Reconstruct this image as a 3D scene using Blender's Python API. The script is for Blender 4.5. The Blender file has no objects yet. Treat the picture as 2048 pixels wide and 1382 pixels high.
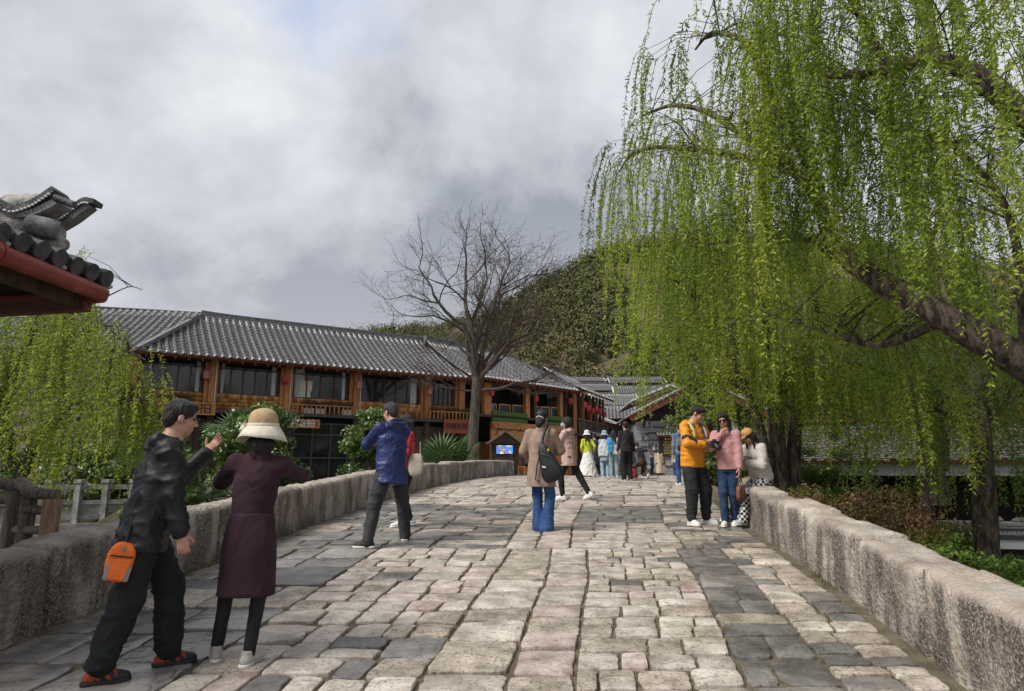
import bpy, math, random
import numpy as np
from mathutils import Vector, Matrix, noise as mnoise

random.seed(7)
rng = np.random.default_rng(7)
R = math.radians
scene = bpy.context.scene
COL = scene.collection

# ------------------------------------------------------------------ camera
CAM_Z = 1.55
FPX, PITCH = 1308.0, 10.6
cam_d = bpy.data.cameras.new('camera')
cam_d.sensor_width = 36.0
cam_d.lens = 36.0 * FPX / 2048.0
cam_d.clip_start = 0.05
cam_d.clip_end = 6000
cam = bpy.data.objects.new('camera', cam_d)
COL.objects.link(cam)
cam.location = (0, 0, CAM_Z)
cam.rotation_euler = (R(90 + PITCH), 0, 0)
scene.camera = cam

# ------------------------------------------------------------------ world
SUN_AZ, SUN_EL = -122.0, 48.0          # azimuth from +Y (clockwise positive), elevation
world = bpy.data.worlds.new('World')
scene.world = world
world.use_nodes = True
wn = world.node_tree
wn.nodes.clear()
def wnode(t, **kw):
    n = wn.nodes.new(t)
    for k, v in kw.items(): setattr(n, k, v)
    return n
W = wn.links.new
sky = wnode('ShaderNodeTexSky', sky_type='NISHITA')
sky.sun_disc = False
sky.sun_elevation = R(SUN_EL)
sky.sun_rotation = R(SUN_AZ)
sky.altitude = 2400
bg1 = wnode('ShaderNodeBackground'); bg1.inputs[1].default_value = 0.12
W(sky.outputs[0], bg1.inputs[0])
tc = wnode('ShaderNodeTexCoord')
sep = wnode('ShaderNodeSeparateXYZ'); W(tc.outputs['Generated'], sep.inputs[0])
mz = wnode('ShaderNodeMath', operation='MAXIMUM'); W(sep.outputs[2], mz.inputs[0]); mz.inputs[1].default_value = 0.0
az = wnode('ShaderNodeMath', operation='ADD'); W(mz.outputs[0], az.inputs[0]); az.inputs[1].default_value = 0.55
dx = wnode('ShaderNodeMath', operation='DIVIDE'); W(sep.outputs[0], dx.inputs[0]); W(az.outputs[0], dx.inputs[1])
dy = wnode('ShaderNodeMath', operation='DIVIDE'); W(sep.outputs[1], dy.inputs[0]); W(az.outputs[0], dy.inputs[1])
cmb = wnode('ShaderNodeCombineXYZ'); W(dx.outputs[0], cmb.inputs[0]); W(dy.outputs[0], cmb.inputs[1])
cmb.inputs[2].default_value = 1.9
n1 = wnode('ShaderNodeTexNoise'); n1.inputs['Scale'].default_value = 2.3; n1.inputs['Detail'].default_value = 7.0
n1.inputs['Roughness'].default_value = 0.56; n1.inputs['Distortion'].default_value = 0.1
W(cmb.outputs[0], n1.inputs['Vector'])
cr = wnode('ShaderNodeValToRGB')
cr.color_ramp.elements[0].position = 0.39; cr.color_ramp.elements[0].color = (0.225, 0.245, 0.29, 1)
cr.color_ramp.elements[1].position = 0.68; cr.color_ramp.elements[1].color = (0.60, 0.61, 0.64, 1)
e = cr.color_ramp.elements.new(0.50); e.color = (0.40, 0.415, 0.455, 1)
W(n1.outputs['Fac'], cr.inputs[0])
bg2 = wnode('ShaderNodeBackground'); bg2.inputs[1].default_value = 0.50
# the low sky is paler, as overcast air is towards the horizon
hz_ = wnode('ShaderNodeMapRange'); hz_.inputs['From Min'].default_value = 0.0; hz_.inputs['From Max'].default_value = 0.45
hz_.inputs['To Min'].default_value = 0.42; hz_.inputs['To Max'].default_value = 0.0
W(sep.outputs[2], hz_.inputs['Value'])
hm = wnode('ShaderNodeMix', data_type='RGBA'); W(hz_.outputs[0], hm.inputs['Factor']); W(cr.outputs[0], hm.inputs[6]); hm.inputs[7].default_value = (0.62, 0.63, 0.65, 1)
W(hm.outputs[2], bg2.inputs[0])
n2 = wnode('ShaderNodeTexNoise'); n2.inputs['Scale'].default_value = 1.7; n2.inputs['Detail'].default_value = 6.0
W(cmb.outputs[0], n2.inputs['Vector'])
cov = wnode('ShaderNodeMapRange'); cov.inputs['From Min'].default_value = 0.64; cov.inputs['From Max'].default_value = 0.74
cov.inputs['To Min'].default_value = 1.0; cov.inputs['To Max'].default_value = 0.45
W(n2.outputs['Fac'], cov.inputs['Value'])
mx = wnode('ShaderNodeMixShader'); W(cov.outputs[0], mx.inputs[0]); W(bg1.outputs[0], mx.inputs[1]); W(bg2.outputs[0], mx.inputs[2])
wo = wnode('ShaderNodeOutputWorld'); W(mx.outputs[0], wo.inputs[0])

# ------------------------------------------------------------------ sun
sl = bpy.data.lights.new('sun', 'SUN')
sl.energy = 1.5
sl.angle = R(24)
sl.color = (1.0, 0.955, 0.88)
sun = bpy.data.objects.new('sun', sl)
COL.objects.link(sun)
sd = Vector((math.sin(R(SUN_AZ)) * math.cos(R(SUN_EL)), math.cos(R(SUN_AZ)) * math.cos(R(SUN_EL)), math.sin(R(SUN_EL))))
sun.rotation_euler = sd.to_track_quat('Z', 'Y').to_euler()
sun.location = sd * 60

vs = scene.view_settings
vs.view_transform = 'Standard'; vs.look = 'None'; vs.exposure = 1.5; vs.gamma = 1.0; vs.use_curve_mapping = False
scene.cycles.max_bounces = 6
scene.cycles.transparent_max_bounces = 6
scene.cycles.use_denoising = True

# ------------------------------------------------------------------ helpers
_p = R(PITCH)
def at(px, py, Y):
    """point seen at photograph pixel (px, py) standing at distance Y"""
    u = (px - 1024) / FPX; v = (691 - py) / FPX
    d = Vector((u, math.cos(_p) - v * math.sin(_p), math.sin(_p) + v * math.cos(_p)))
    d *= Y / d.y
    return Vector((d.x, d.y, d.z + CAM_Z))

def tag(o, label=None, cat=None, group=None, kind=None):
    if label: o['label'] = label
    if cat: o['category'] = cat
    if group: o['group'] = group
    if kind: o['kind'] = kind
    return o

def empty(name, loc=(0, 0, 0), rz=0.0):
    o = bpy.data.objects.new(name, None)
    o.empty_display_size = 0.2
    COL.objects.link(o)
    o.location = loc; o.rotation_euler = (0, 0, rz)
    return o

def link(name, me, parent=None):
    o = bpy.data.objects.new(name, me)
    COL.objects.link(o)
    if parent is not None: o.parent = parent
    return o

def np_mesh(name, verts, faces, mats=(), smooth=False, matidx=None, tint=None, sharp=0):
    """mesh from numpy arrays; faces is (n,3) or (n,4)"""
    me = bpy.data.meshes.new(name)
    verts = np.asarray(verts, np.float32); faces = np.asarray(faces, np.int32)
    nf, k = faces.shape
    me.vertices.add(len(verts)); me.vertices.foreach_set('co', verts.ravel())
    me.loops.add(nf * k); me.loops.foreach_set('vertex_index', faces.ravel())
    me.polygons.add(nf)
    me.polygons.foreach_set('loop_start', np.arange(0, nf * k, k, dtype=np.int32))
    if matidx is not None: me.polygons.foreach_set('material_index', np.asarray(matidx, np.int32))
    if smooth: me.polygons.foreach_set('use_smooth', np.ones(nf, bool))
    if tint is not None:
        at_ = me.attributes.new('tint', 'FLOAT', 'FACE')
        at_.data.foreach_set('value', np.asarray(tint, np.float32))
    me.update(calc_edges=True)
    if sharp: me.set_sharp_from_angle(angle=R(sharp))
    for m in (mats if isinstance(mats, (list, tuple)) else [mats]): me.materials.append(m)
    return me

class Geo:
    """collects shapes into one mesh"""
    def __init__(s): s.v = []; s.f = []; s.m = []
    def add(s, vs_, fs, mi=0):
        b = len(s.v); s.v += [tuple(x) for x in vs_]
        s.f += [tuple(b + i for i in f) for f in fs]; s.m += [mi] * len(fs)
        return s
    def box(s, c, size, rz=0.0, mi=0, M=None, taper=1.0):
        hx, hy, hz = size[0] / 2, size[1] / 2, size[2] / 2
        pts = [Vector((x * (taper if z > 0 else 1), y * (taper if z > 0 else 1), z)) for z in (-hz, hz) for x, y in ((-hx, -hy), (hx, -hy), (hx, hy), (-hx, hy))]
        if M is None: M = Matrix.Rotation(rz, 3, 'Z')
        c = Vector(c)
        return s.add([c + M @ p for p in pts], [(3, 2, 1, 0), (4, 5, 6, 7), (0, 1, 5, 4), (1, 2, 6, 5), (2, 3, 7, 6), (3, 0, 4, 7)], mi)
    def bar(s, a, b, w, h, mi=0, up=(0, 0, 1)):
        a, b = Vector(a), Vector(b); d = (b - a)
        L = d.length
        if L < 1e-6: return s
        d.normalize(); u = Vector(up)
        x = d.cross(u)
        if x.length < 1e-4: x = d.cross(Vector((0, 1, 0)))
        x.normalize(); z = x.cross(d)
        pts = [p + x * sx * w / 2 + z * sz * h / 2 for p in (a, b) for sx, sz in ((-1, -1), (1, -1), (1, 1), (-1, 1))]
        return s.add(pts, [(0, 1, 2, 3), (7, 6, 5, 4), (0, 4, 5, 1), (1, 5, 6, 2), (2, 6, 7, 3), (3, 7, 4, 0)], mi)
    def tube(s, pts, rads, n=8, mi=0, cap=True):
        pts = [Vector(p) for p in pts]
        if not hasattr(rads, '__len__'): rads = [rads] * len(pts)
        b = len(s.v); prev = None
        for i, p in enumerate(pts):
            t = (pts[min(i + 1, len(pts) - 1)] - pts[max(i - 1, 0)])
            t = t.normalized() if t.length > 1e-9 else Vector((0, 0, 1))
            if prev is None:
                x = t.cross(Vector((0, 0, 1)))
                if x.length < 1e-3: x = t.cross(Vector((1, 0, 0)))
            else: x = prev - t * prev.dot(t)
            x.normalize(); y = t.cross(x); prev = x
            for k in range(n):
                a = 2 * math.pi * k / n
                s.v.append(tuple(p + (x * math.cos(a) + y * math.sin(a)) * rads[i]))
        for i in range(len(pts) - 1):
            for k in range(n):
                k2 = (k + 1) % n
                s.f.append((b + i * n + k, b + i * n + k2, b + (i + 1) * n + k2, b + (i + 1) * n + k)); s.m.append(mi)
        if cap:
            s.f.append(tuple(b + k for k in range(n))[::-1]); s.m.append(mi)
            s.f.append(tuple(b + (len(pts) - 1) * n + k for k in range(n))); s.m.append(mi)
        return s
    def lathe(s, prof, c=(0, 0, 0), n=16, mi=0):
        b = len(s.v); c = Vector(c)
        for r, z in prof:
            for k in range(n):
                a = 2 * math.pi * k / n
                s.v.append((c.x + r * math.cos(a), c.y + r * math.sin(a), c.z + z))
        for i in range(len(prof) - 1):
            for k in range(n):
                k2 = (k + 1) % n
                s.f.append((b + i * n + k, b + i * n + k2, b + (i + 1) * n + k2, b + (i + 1) * n + k)); s.m.append(mi)
        s.f.append(tuple(b + k for k in range(n))[::-1]); s.m.append(mi)
        s.f.append(tuple(b + (len(prof) - 1) * n + k for k in range(n))); s.m.append(mi)
        return s
    def poly(s, pts, mi=0): return s.add(pts, [tuple(range(len(pts)))], mi)
    def slab(s, pts, thick, mi=0):
        """planar polygon given thickness downwards along its normal"""
        pts = [Vector(p) for p in pts]
        n_ = (pts[1] - pts[0]).cross(pts[2] - pts[0]).normalized()
        k = len(pts); lo = [p - n_ * thick for p in pts]
        fs = [tuple(range(k)), tuple(range(2 * k - 1, k - 1, -1))]
        for i in range(k): j = (i + 1) % k; fs.append((i, k + i, k + j, j))
        return s.add(pts + lo, fs, mi)
    def mesh(s, name, mats, smooth=False):
        me = bpy.data.meshes.new(name)
        me.from_pydata(s.v, [], s.f)
        me.polygons.foreach_set('material_index', s.m)
        if smooth: me.polygons.foreach_set('use_smooth', [True] * len(s.f))
        if smooth: me.update(calc_edges=True); me.set_sharp_from_angle(angle=R(48))
        for m in (mats if isinstance(mats, (list, tuple)) else [mats]): me.materials.append(m)
        me.update()
        return me
    def build(s, name, mats, parent=None, smooth=False, bevel=0.0):
        o = link(name, s.mesh(name, mats, smooth), parent)
        if bevel:
            b = o.modifiers.new('bevel', 'BEVEL'); b.width = bevel; b.segments = 2; b.limit_method = 'ANGLE'
        return o

def vnoise(P, scale=1.0, seed=0):
    """value noise in -1..1 for an (n,3) array"""
    P = np.asarray(P, np.float64) * scale + seed * 17.31
    I = np.floor(P).astype(np.int64); F = P - I; F = F * F * (3 - 2 * F)
    out = np.zeros(len(P))
    for dx_ in (0, 1):
        wx = F[:, 0] if dx_ else 1 - F[:, 0]
        for dy_ in (0, 1):
            wy = F[:, 1] if dy_ else 1 - F[:, 1]
            for dz_ in (0, 1):
                wz = F[:, 2] if dz_ else 1 - F[:, 2]
                h = (I[:, 0] + dx_) * 374761393 + (I[:, 1] + dy_) * 668265263 + (I[:, 2] + dz_) * 2147483647 + seed * 144665
                h = (h ^ (h >> 13)) * 1274126177
                h = (h ^ (h >> 16)) & 0xFFFFFF
                out += wx * wy * wz * (h / float(0xFFFFFF) * 2 - 1)
    return out

# ------------------------------------------------------------------ materials
MATS = {}
def mat(name, c1, c2=None, scale=6.0, rough=0.7, bump=0.0, bscale=None, detail=5.0, stretch=(1, 1, 1), metallic=0.0,
        c3=None, pos=(0.35, 0.65), obj_rand=0.0, coords='Object', spec=0.4, sheen=0.0, transl=0.0, tint=None, extra=None, rough_var=0.0):
    if name in MATS: return MATS[name]
    m = bpy.data.materials.new(name); m.use_nodes = True
    nt = m.node_tree; N = nt.nodes; L = nt.links.new
    b = N['Principled BSDF']
    b.inputs['Roughness'].default_value = rough; b.inputs['Metallic'].default_value = metallic
    b.inputs['Specular IOR Level'].default_value = spec
    if sheen: b.inputs['Sheen Weight'].default_value = sheen
    c2 = c2 or c1
    t = N.new('ShaderNodeTexCoord'); mp = N.new('ShaderNodeMapping'); mp.inputs['Scale'].default_value = stretch
    L(t.outputs[coords], mp.inputs[0])
    vec = mp.outputs[0]
    if obj_rand:
        oi = N.new('ShaderNodeObjectInfo'); vm = N.new('ShaderNodeVectorMath'); vm.operation = 'ADD'
        sc_ = N.new('ShaderNodeMath'); sc_.operation = 'MULTIPLY'; sc_.inputs[1].default_value = 91.0
        L(oi.outputs['Random'], sc_.inputs[0]); L(vec, vm.inputs[0]); L(sc_.outputs[0], vm.inputs[1]); vec = vm.outputs[0]
    nz = N.new('ShaderNodeTexNoise'); nz.inputs['Scale'].default_value = scale; nz.inputs['Detail'].default_value = detail
    nz.inputs['Roughness'].default_value = 0.6
    L(vec, nz.inputs['Vector'])
    rp = N.new('ShaderNodeValToRGB')
    rp.color_ramp.elements[0].position = pos[0]; rp.color_ramp.elements[0].color = (*c1, 1)
    rp.color_ramp.elements[1].position = pos[1]; rp.color_ramp.elements[1].color = (*c2, 1)
    if c3: e_ = rp.color_ramp.elements.new(min(0.99, pos[1] + 0.12)); e_.color = (*c3, 1)
    L(nz.outputs['Fac'], rp.inputs[0])
    col = rp.outputs[0]
    if obj_rand:
        hs = N.new('ShaderNodeHueSaturation'); mr = N.new('ShaderNodeMapRange')
        mr.inputs['To Min'].default_value = 1 - obj_rand; mr.inputs['To Max'].default_value = 1 + obj_rand
        L(oi.outputs['Random'], mr.inputs['Value']); L(mr.outputs[0], hs.inputs['Value']); L(col, hs.inputs['Color']); col = hs.outputs[0]
    if tint:                       # per-leaf colour of its own
        an = N.new('ShaderNodeAttribute'); an.attribute_name = 'tint'
        r2 = N.new('ShaderNodeValToRGB')
        r2.color_ramp.elements[0].color = (*tint[0], 1); r2.color_ramp.elements[1].color = (*tint[-1], 1)
        for i, c in enumerate(tint[1:-1]):
            e_ = r2.color_ramp.elements.new((i + 1) / (len(tint) - 1)); e_.color = (*c, 1)
        L(an.outputs['Fac'], r2.inputs[0]); col = r2.outputs[0]
    if rough_var:
        rr = N.new('ShaderNodeMapRange'); rr.inputs['To Min'].default_value = max(0.05, rough - rough_var); rr.inputs['To Max'].default_value = min(1, rough + rough_var)
        rr.inputs['From Min'].default_value = 0.3; rr.inputs['From Max'].default_value = 0.7
        L(nz.outputs['Fac'], rr.inputs['Value']); L(rr.outputs[0], b.inputs['Roughness'])
    if bump:
        bz = N.new('ShaderNodeTexNoise'); bz.inputs['Scale'].default_value = bscale or scale * 4; bz.inputs['Detail'].default_value = 6
        L(vec, bz.inputs['Vector'])
        bp = N.new('ShaderNodeBump'); bp.inputs['Strength'].default_value = min(1, bump); bp.inputs['Distance'].default_value = 0.02 * max(1, bump)
        L(bz.outputs['Fac'], bp.inputs['Height']); L(bp.outputs[0], b.inputs['Normal'])
    if extra: col = extra(nt, vec, col, b) or col
    L(col, b.inputs['Base Color'])
    if transl:
        tr = N.new('ShaderNodeBsdfTranslucent'); ms = N.new('ShaderNodeMixShader'); ms.inputs[0].default_value = transl
        L(col, tr.inputs[0]); L(b.outputs[0], ms.inputs[1]); L(tr.outputs[0], ms.inputs[2])
        L(ms.outputs[0], N['Material Output'].inputs['Surface'])
    MATS[name] = m
    return m

def mixc(nt, fac, a, b_, mode='MIX'):
    n = nt.nodes.new('ShaderNodeMix'); n.data_type = 'RGBA'; n.blend_type = mode
    if hasattr(fac, 'is_linked') or hasattr(fac, 'links'): nt.links.new(fac, n.inputs['Factor'])
    else: n.inputs['Factor'].default_value = fac
    for s_, v in (('A', a), ('B', b_)):
        idx = 6 if s_ == 'A' else 7
        if isinstance(v, tuple): n.inputs[idx].default_value = (*v, 1) if len(v) == 3 else v
        else: nt.links.new(v, n.inputs[idx])
    return n.outputs[2]

def cracks(color=(0.06, 0.05, 0.04), scale=5.0, width=0.02, amount=0.8, spots=0.0):
    def f(nt, vec, col, b):
        N, L = nt.nodes, nt.links.new
        nz = N.new('ShaderNodeTexNoise'); nz.inputs['Scale'].default_value = scale * 1.3; nz.inputs['Detail'].default_value = 4
        L(vec, nz.inputs['Vector'])
        ad = N.new('ShaderNodeMix'); ad.data_type = 'VECTOR'; ad.inputs['Factor'].default_value = 0.22
        L(vec, ad.inputs[4]); L(nz.outputs['Color'], ad.inputs[5])
        vo = N.new('ShaderNodeTexVoronoi'); vo.feature = 'DISTANCE_TO_EDGE'; vo.inputs['Scale'].default_value = scale
        L(ad.outputs[1], vo.inputs['Vector'])
        mr = N.new('ShaderNodeMapRange'); mr.inputs['From Max'].default_value = width; mr.inputs['To Min'].default_value = amount; mr.inputs['To Max'].default_value = 0
        L(vo.outputs['Distance'], mr.inputs['Value'])
        # cracks fade in and out
        n3 = N.new('ShaderNodeTexNoise'); n3.inputs['Scale'].default_value = scale * 0.9; L(vec, n3.inputs['Vector'])
        m3 = N.new('ShaderNodeMapRange'); m3.inputs['From Min'].default_value = 0.42; m3.inputs['From Max'].default_value = 0.6; L(n3.outputs['Fac'], m3.inputs['Value'])
        mu = N.new('ShaderNodeMath'); mu.operation = 'MULTIPLY'; L(mr.outputs[0], mu.inputs[0]); L(m3.outputs[0], mu.inputs[1])
        out = mixc(nt, mu.outputs[0], col, color)
        if spots:
            n4 = N.new('ShaderNodeTexNoise'); n4.inputs['Scale'].default_value = 38; n4.inputs['Detail'].default_value = 4; L(vec, n4.inputs['Vector'])
            m4 = N.new('ShaderNodeMapRange'); m4.inputs['From Min'].default_value = 0.56; m4.inputs['From Max'].default_value = 0.66; m4.inputs['To Max'].default_value = spots; L(n4.outputs['Fac'], m4.inputs['Value'])
            out = mixc(nt, m4.outputs[0], out, color)
        return out
    return f
# ================================================================== terrain, stream, bridge
def zg(Y):
    """height of the bridge roadway and the square behind it"""
    if Y <= 24: return 0.082 * Y - 0.0013 * Y * Y
    t = min(Y - 24, 11.0)
    z = 1.2192 + 0.0196 * t - 0.004 * t * t
    return z

def lerp_tab(tab, y):
    if y <= tab[0][0]:
        (y0, x0), (y1, x1) = tab[0], tab[1]
    elif y >= tab[-1][0]:
        (y0, x0), (y1, x1) = tab[-2], tab[-1]
    else:
        for (y0, x0), (y1, x1) in zip(tab, tab[1:]):
            if y0 <= y <= y1: break
    return x0 + (x1 - x0) * (y - y0) / (y1 - y0)
XLT = [(-5, -4.1), (4.5, -3.49), (9.75, -3.12), (13.3, -2.74), (17, -2.32), (20, -1.85), (22.5, -1.3), (25, -0.6), (27, 0.1)]
XRT = [(-5, 1.2), (3.76, 2.56), (5.8, 2.93), (8, 3.25), (10.3, 3.56), (14, 4.25), (20, 5.5), (27, 7.0)]
def smooth_tab(T, y): return sum(lerp_tab(T, y + d) for d in (-1.0, -0.5, 0, 0.5, 1.0)) / 5
def XL(y): return smooth_tab(XLT, y)
def XR(y): return smooth_tab(XRT, y)

def sst(a, b, x):
    t = max(0.0, min(1.0, (x - a) / (b - a))); return t * t * (3 - 2 * t)
def hground(x, y):
    """open ground around the bridge"""
    far = 0.62 + 0.25 * sst(28, 38, y)                # the square and the streets
    low = -1.25
    z = low + (far - low) * (sst(24, 30, y) if x > 0 else sst(17.2, 18.2, y + 0.25 * x + 2.6))
    ch = sst(2.5, 4.5, y) * (1 - sst(12.5, 15.0, y + (0.25 * x if x < 0 else 0)))   # stream bed running under the bridge
    z -= 1.4 * ch
    near = 1 - sst(0.5, 3.0, y)
    z = z * (1 - near) + near * (-0.25)
    if y > 60: z += (y - 60) * 0.03
    return z

MOSS = mat('bank_soil', (0.030, 0.028, 0.016), (0.075, 0.07, 0.035), scale=2.2, rough=0.95, bump=0.8, bscale=12, c3=(0.05, 0.085, 0.02))
xs = np.unique(np.concatenate([np.linspace(-900, -40, 14), np.linspace(-40, 40, 81), np.linspace(40, 900, 14)]))
ys = np.unique(np.concatenate([np.linspace(-60, -4, 8), np.linspace(-4, 50, 109), np.linspace(50, 1200, 26)]))
gv = np.array([(x, y, hground(x, y) + (0.05 * math.sin(x * 1.7 + y) if abs(x) < 40 and y < 24 else 0)) for y in ys for x in xs])
nx = len(xs)
gi = np.arange(len(gv)).reshape(len(ys), nx)
gf = np.stack([gi[:-1, :-1], gi[:-1, 1:], gi[1:, 1:], gi[1:, :-1]], -1).reshape(-1, 4)
tag(link('ground', np_mesh('ground', gv, gf, MOSS, True)), 'dark mossy soil of the banks and ground around the bridge', kind='structure')

def water_extra(nt, vec, col, b):
    b.inputs['IOR'].default_value = 1.33
WATER = mat('stream_water', (0.012, 0.020, 0.014), (0.03, 0.04, 0.025), scale=1.5, rough=0.06, bump=0.12, bscale=5, extra=water_extra, spec=0.5)
sw = Geo(); sw.poly([(-60, 1, -1.75), (60, 1, -1.75), (60, 16.2, -1.75), (-60, 32, -1.75)])
tag(sw.build('stream', WATER), 'dark green stream flowing below the bridge', kind='structure')

# --- square behind the bridge, large flat slabs of stone
PLAZA = mat('square_paving', (0.30, 0.27, 0.24), (0.42, 0.38, 0.34), scale=1.2, rough=0.6, bump=0.3, bscale=8, extra=cracks(scale=1.4, width=0.015))
pg = Geo()
pts = []
for i in range(30):
    y = 26 + i * 3.0
    pts.append((y, zg(y) + 0.012 if y < 36 else max(zg(y), hground(0, y)) + 0.012))
for (y0, z0), (y1, z1) in zip(pts, pts[1:]):
    pg.poly([(-1.2 if y0 < 29 else -6, y0, z0), (12, y0, z0), (12, y1, z1), (-1.2 if y1 < 29 else -6, y1, z1)])
tag(pg.build('village_square', PLAZA), 'paved square and lane at the far foot of the bridge', kind='structure')

# --- bridge body and bed between the stones
DIRT = mat('joint_dirt', (0.085, 0.068, 0.042), (0.17, 0.14, 0.095), scale=7, rough=0.95, bump=1.0, bscale=60, c3=(0.085, 0.105, 0.035))
ns, Ys = 24, np.arange(-5, 27.01, 0.25)
bv = []
for y in Ys:
    a, c = XL(y) - 0.45, XR(y) + 0.45
    for i in range(ns + 1):
        bv.append((a + (c - a) * i / ns, y, zg(y) - 0.019))
bv = np.array(bv); bv[:, 2] += 0.010 * vnoise(bv, 3.0, 3) + 0.006 * vnoise(bv, 11.0, 4)
bi = np.arange(len(bv)).reshape(len(Ys), ns + 1)
bf = np.stack([bi[:-1, :-1], bi[:-1, 1:], bi[1:, 1:], bi[1:, :-1]], -1).reshape(-1, 4).tolist()
bvl = bv.tolist()
# side walls down to the stream with an arch-like underside
for col_, flip in ((0, False), (ns, True)):
    top = bi[:, col_]
    base = len(bvl)
    for k, y in enumerate(Ys):
        p = bvl[top[k]]
        u = (y - 9.0) / 5.2
        zb = -2.4 if abs(u) >= 1 else -2.4 + 2.3 * math.sqrt(1 - u * u)
        bvl.append((p[0], y, min(zb, p[2] - 0.3)))
    for k in range(len(Ys) - 1):
        q = [int(top[k]), int(top[k + 1]), base + k + 1, base + k]
        bf.append(q if flip else q[::-1])
BSIDE = mat('bridge_masonry', (0.10, 0.09, 0.075), (0.26, 0.23, 0.19), scale=3, rough=0.9, bump=0.6, bscale=14, extra=cracks(scale=2.5, width=0.03))
nb = len(bi[:-1, :-1].ravel())
pave = link('bridge_pavement', np_mesh('bridge_pavement', bvl, bf, [DIRT, BSIDE], True, [0] * nb + [1] * (len(bf) - nb)))
tag(pave, 'worn stone pavement rising over the humped bridge', kind='structure')

# --- paving stones
STONE = {
    'pale': mat('pale_limestone', (0.28, 0.24, 0.195), (0.58, 0.52, 0.455), scale=4.2, rough=0.50, bump=0.35, bscale=26, obj_rand=0.12, rough_var=0.18, extra=cracks((0.10, 0.085, 0.065), 6.5, 0.035, 0.75, spots=0.55)),
    'tan': mat('tan_limestone', (0.21, 0.175, 0.135), (0.46, 0.40, 0.33), scale=5, rough=0.58, bump=0.6, bscale=24, obj_rand=0.14, rough_var=0.15, extra=cracks((0.075, 0.06, 0.045), 9, 0.05, 0.8, spots=0.7)),
    'pink': mat('pink_limestone', (0.30, 0.225, 0.195), (0.54, 0.465, 0.42), scale=4.0, rough=0.50, bump=0.35, bscale=26, obj_rand=0.10, rough_var=0.18, c3=(0.34, 0.225, 0.195), extra=cracks((0.12, 0.09, 0.075), 6, 0.03, 0.7, spots=0.5)),
    'dark': mat('dark_slate', (0.085, 0.080, 0.075), (0.21, 0.195, 0.18), scale=3.5, rough=0.42, bump=0.6, bscale=18, obj_rand=0.22, rough_var=0.2, c3=(0.23, 0.21, 0.185), extra=cracks((0.025, 0.022, 0.02), 5, 0.03, 0.6, spots=0.4)),
    'wet': mat('wet_slate', (0.115, 0.108, 0.100), (0.27, 0.25, 0.225), scale=2.6, rough=0.30, bump=0.45, bscale=14, obj_rand=0.22, rough_var=0.2, c3=(0.30, 0.275, 0.245), extra=cracks((0.035, 0.03, 0.026), 4, 0.03, 0.6, spots=0.45)),
}
SK = list(STONE); SM = [STONE[k] for k in SK]

def stone_geo(quad, gap=0.018, nexp=6.0, dome=0.012, seed=0, n=20, rough=0.006):
    """one worn slab from four plan corners (x,y); returns verts, faces (local to the deck)"""
    q = [np.array(p, float) for p in quad]
    c = sum(q) / 4
    w = 0.5 * (np.linalg.norm(q[1] - q[0]) + np.linalg.norm(q[2] - q[3])); h = 0.5 * (np.linalg.norm(q[3] - q[0]) + np.linalg.norm(q[2] - q[1]))
    rs = np.random.RandomState(seed)
    rings = [(1.0, -0.055), (1.0, -0.010), (0.985, -0.003), (0.94, 0.0), (0.62, 0.001), (0.3, 0.001)]
    V = []
    th = np.linspace(0, 2 * math.pi, n, endpoint=False) + 0.13
    wob = 1 + np.convolve(np.tile(rs.uniform(-0.075, 0.03, n), 3), [.2, .6, .2], 'same')[n:2 * n]
    for fr, dz in rings:
        for k, a in enumerate(th):
            ca, sa = math.cos(a), math.sin(a)
            rr = (abs(ca) ** nexp + abs(sa) ** nexp) ** (-1 / nexp)
            u, v = ca * rr, sa * rr
            u *= (1 - 2 * gap / max(w, .1)) * fr * wob[k]; v *= (1 - 2 * gap / max(h, .1)) * fr * wob[k]
            s_, t_ = (u + 1) / 2, (v + 1) / 2
            p = (1 - s_) * (1 - t_) * q[0] + s_ * (1 - t_) * q[1] + s_ * t_ * q[2] + (1 - s_) * t_ * q[3]
            z = zg(p[1]) + dz + dome * (1 - min(1, (u * u + v * v) * 0.75))
            V.append((p[0], p[1], z))
    V = np.array(V)
    tilt = rs.uniform(-0.012, 0.012, 2)
    V[:, 2] += (V[:, 0] - c[0]) * tilt[0] + (V[:, 1] - c[1]) * tilt[1] + rs.uniform(-0.006, 0.008)
    V[n * 2:, 2] += rough * (vnoise(V[n * 2:], 7.0, seed % 97) + .5 * vnoise(V[n * 2:], 19.0, seed % 89))
    F = []
    m_ = len(rings)
    for r in range(m_ - 1):
        for k in range(n):
            k2 = (k + 1) % n
            F.append((r * n + k, r * n + k2, (r + 1) * n + k2, (r + 1) * n + k))
    b0 = (m_ - 1) * n
    for k in range(n // 2 - 1): F.append((b0 + k, b0 + k + 1, b0 + n - 2 - k, b0 + n - 1 - k))
    return V, F

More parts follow.
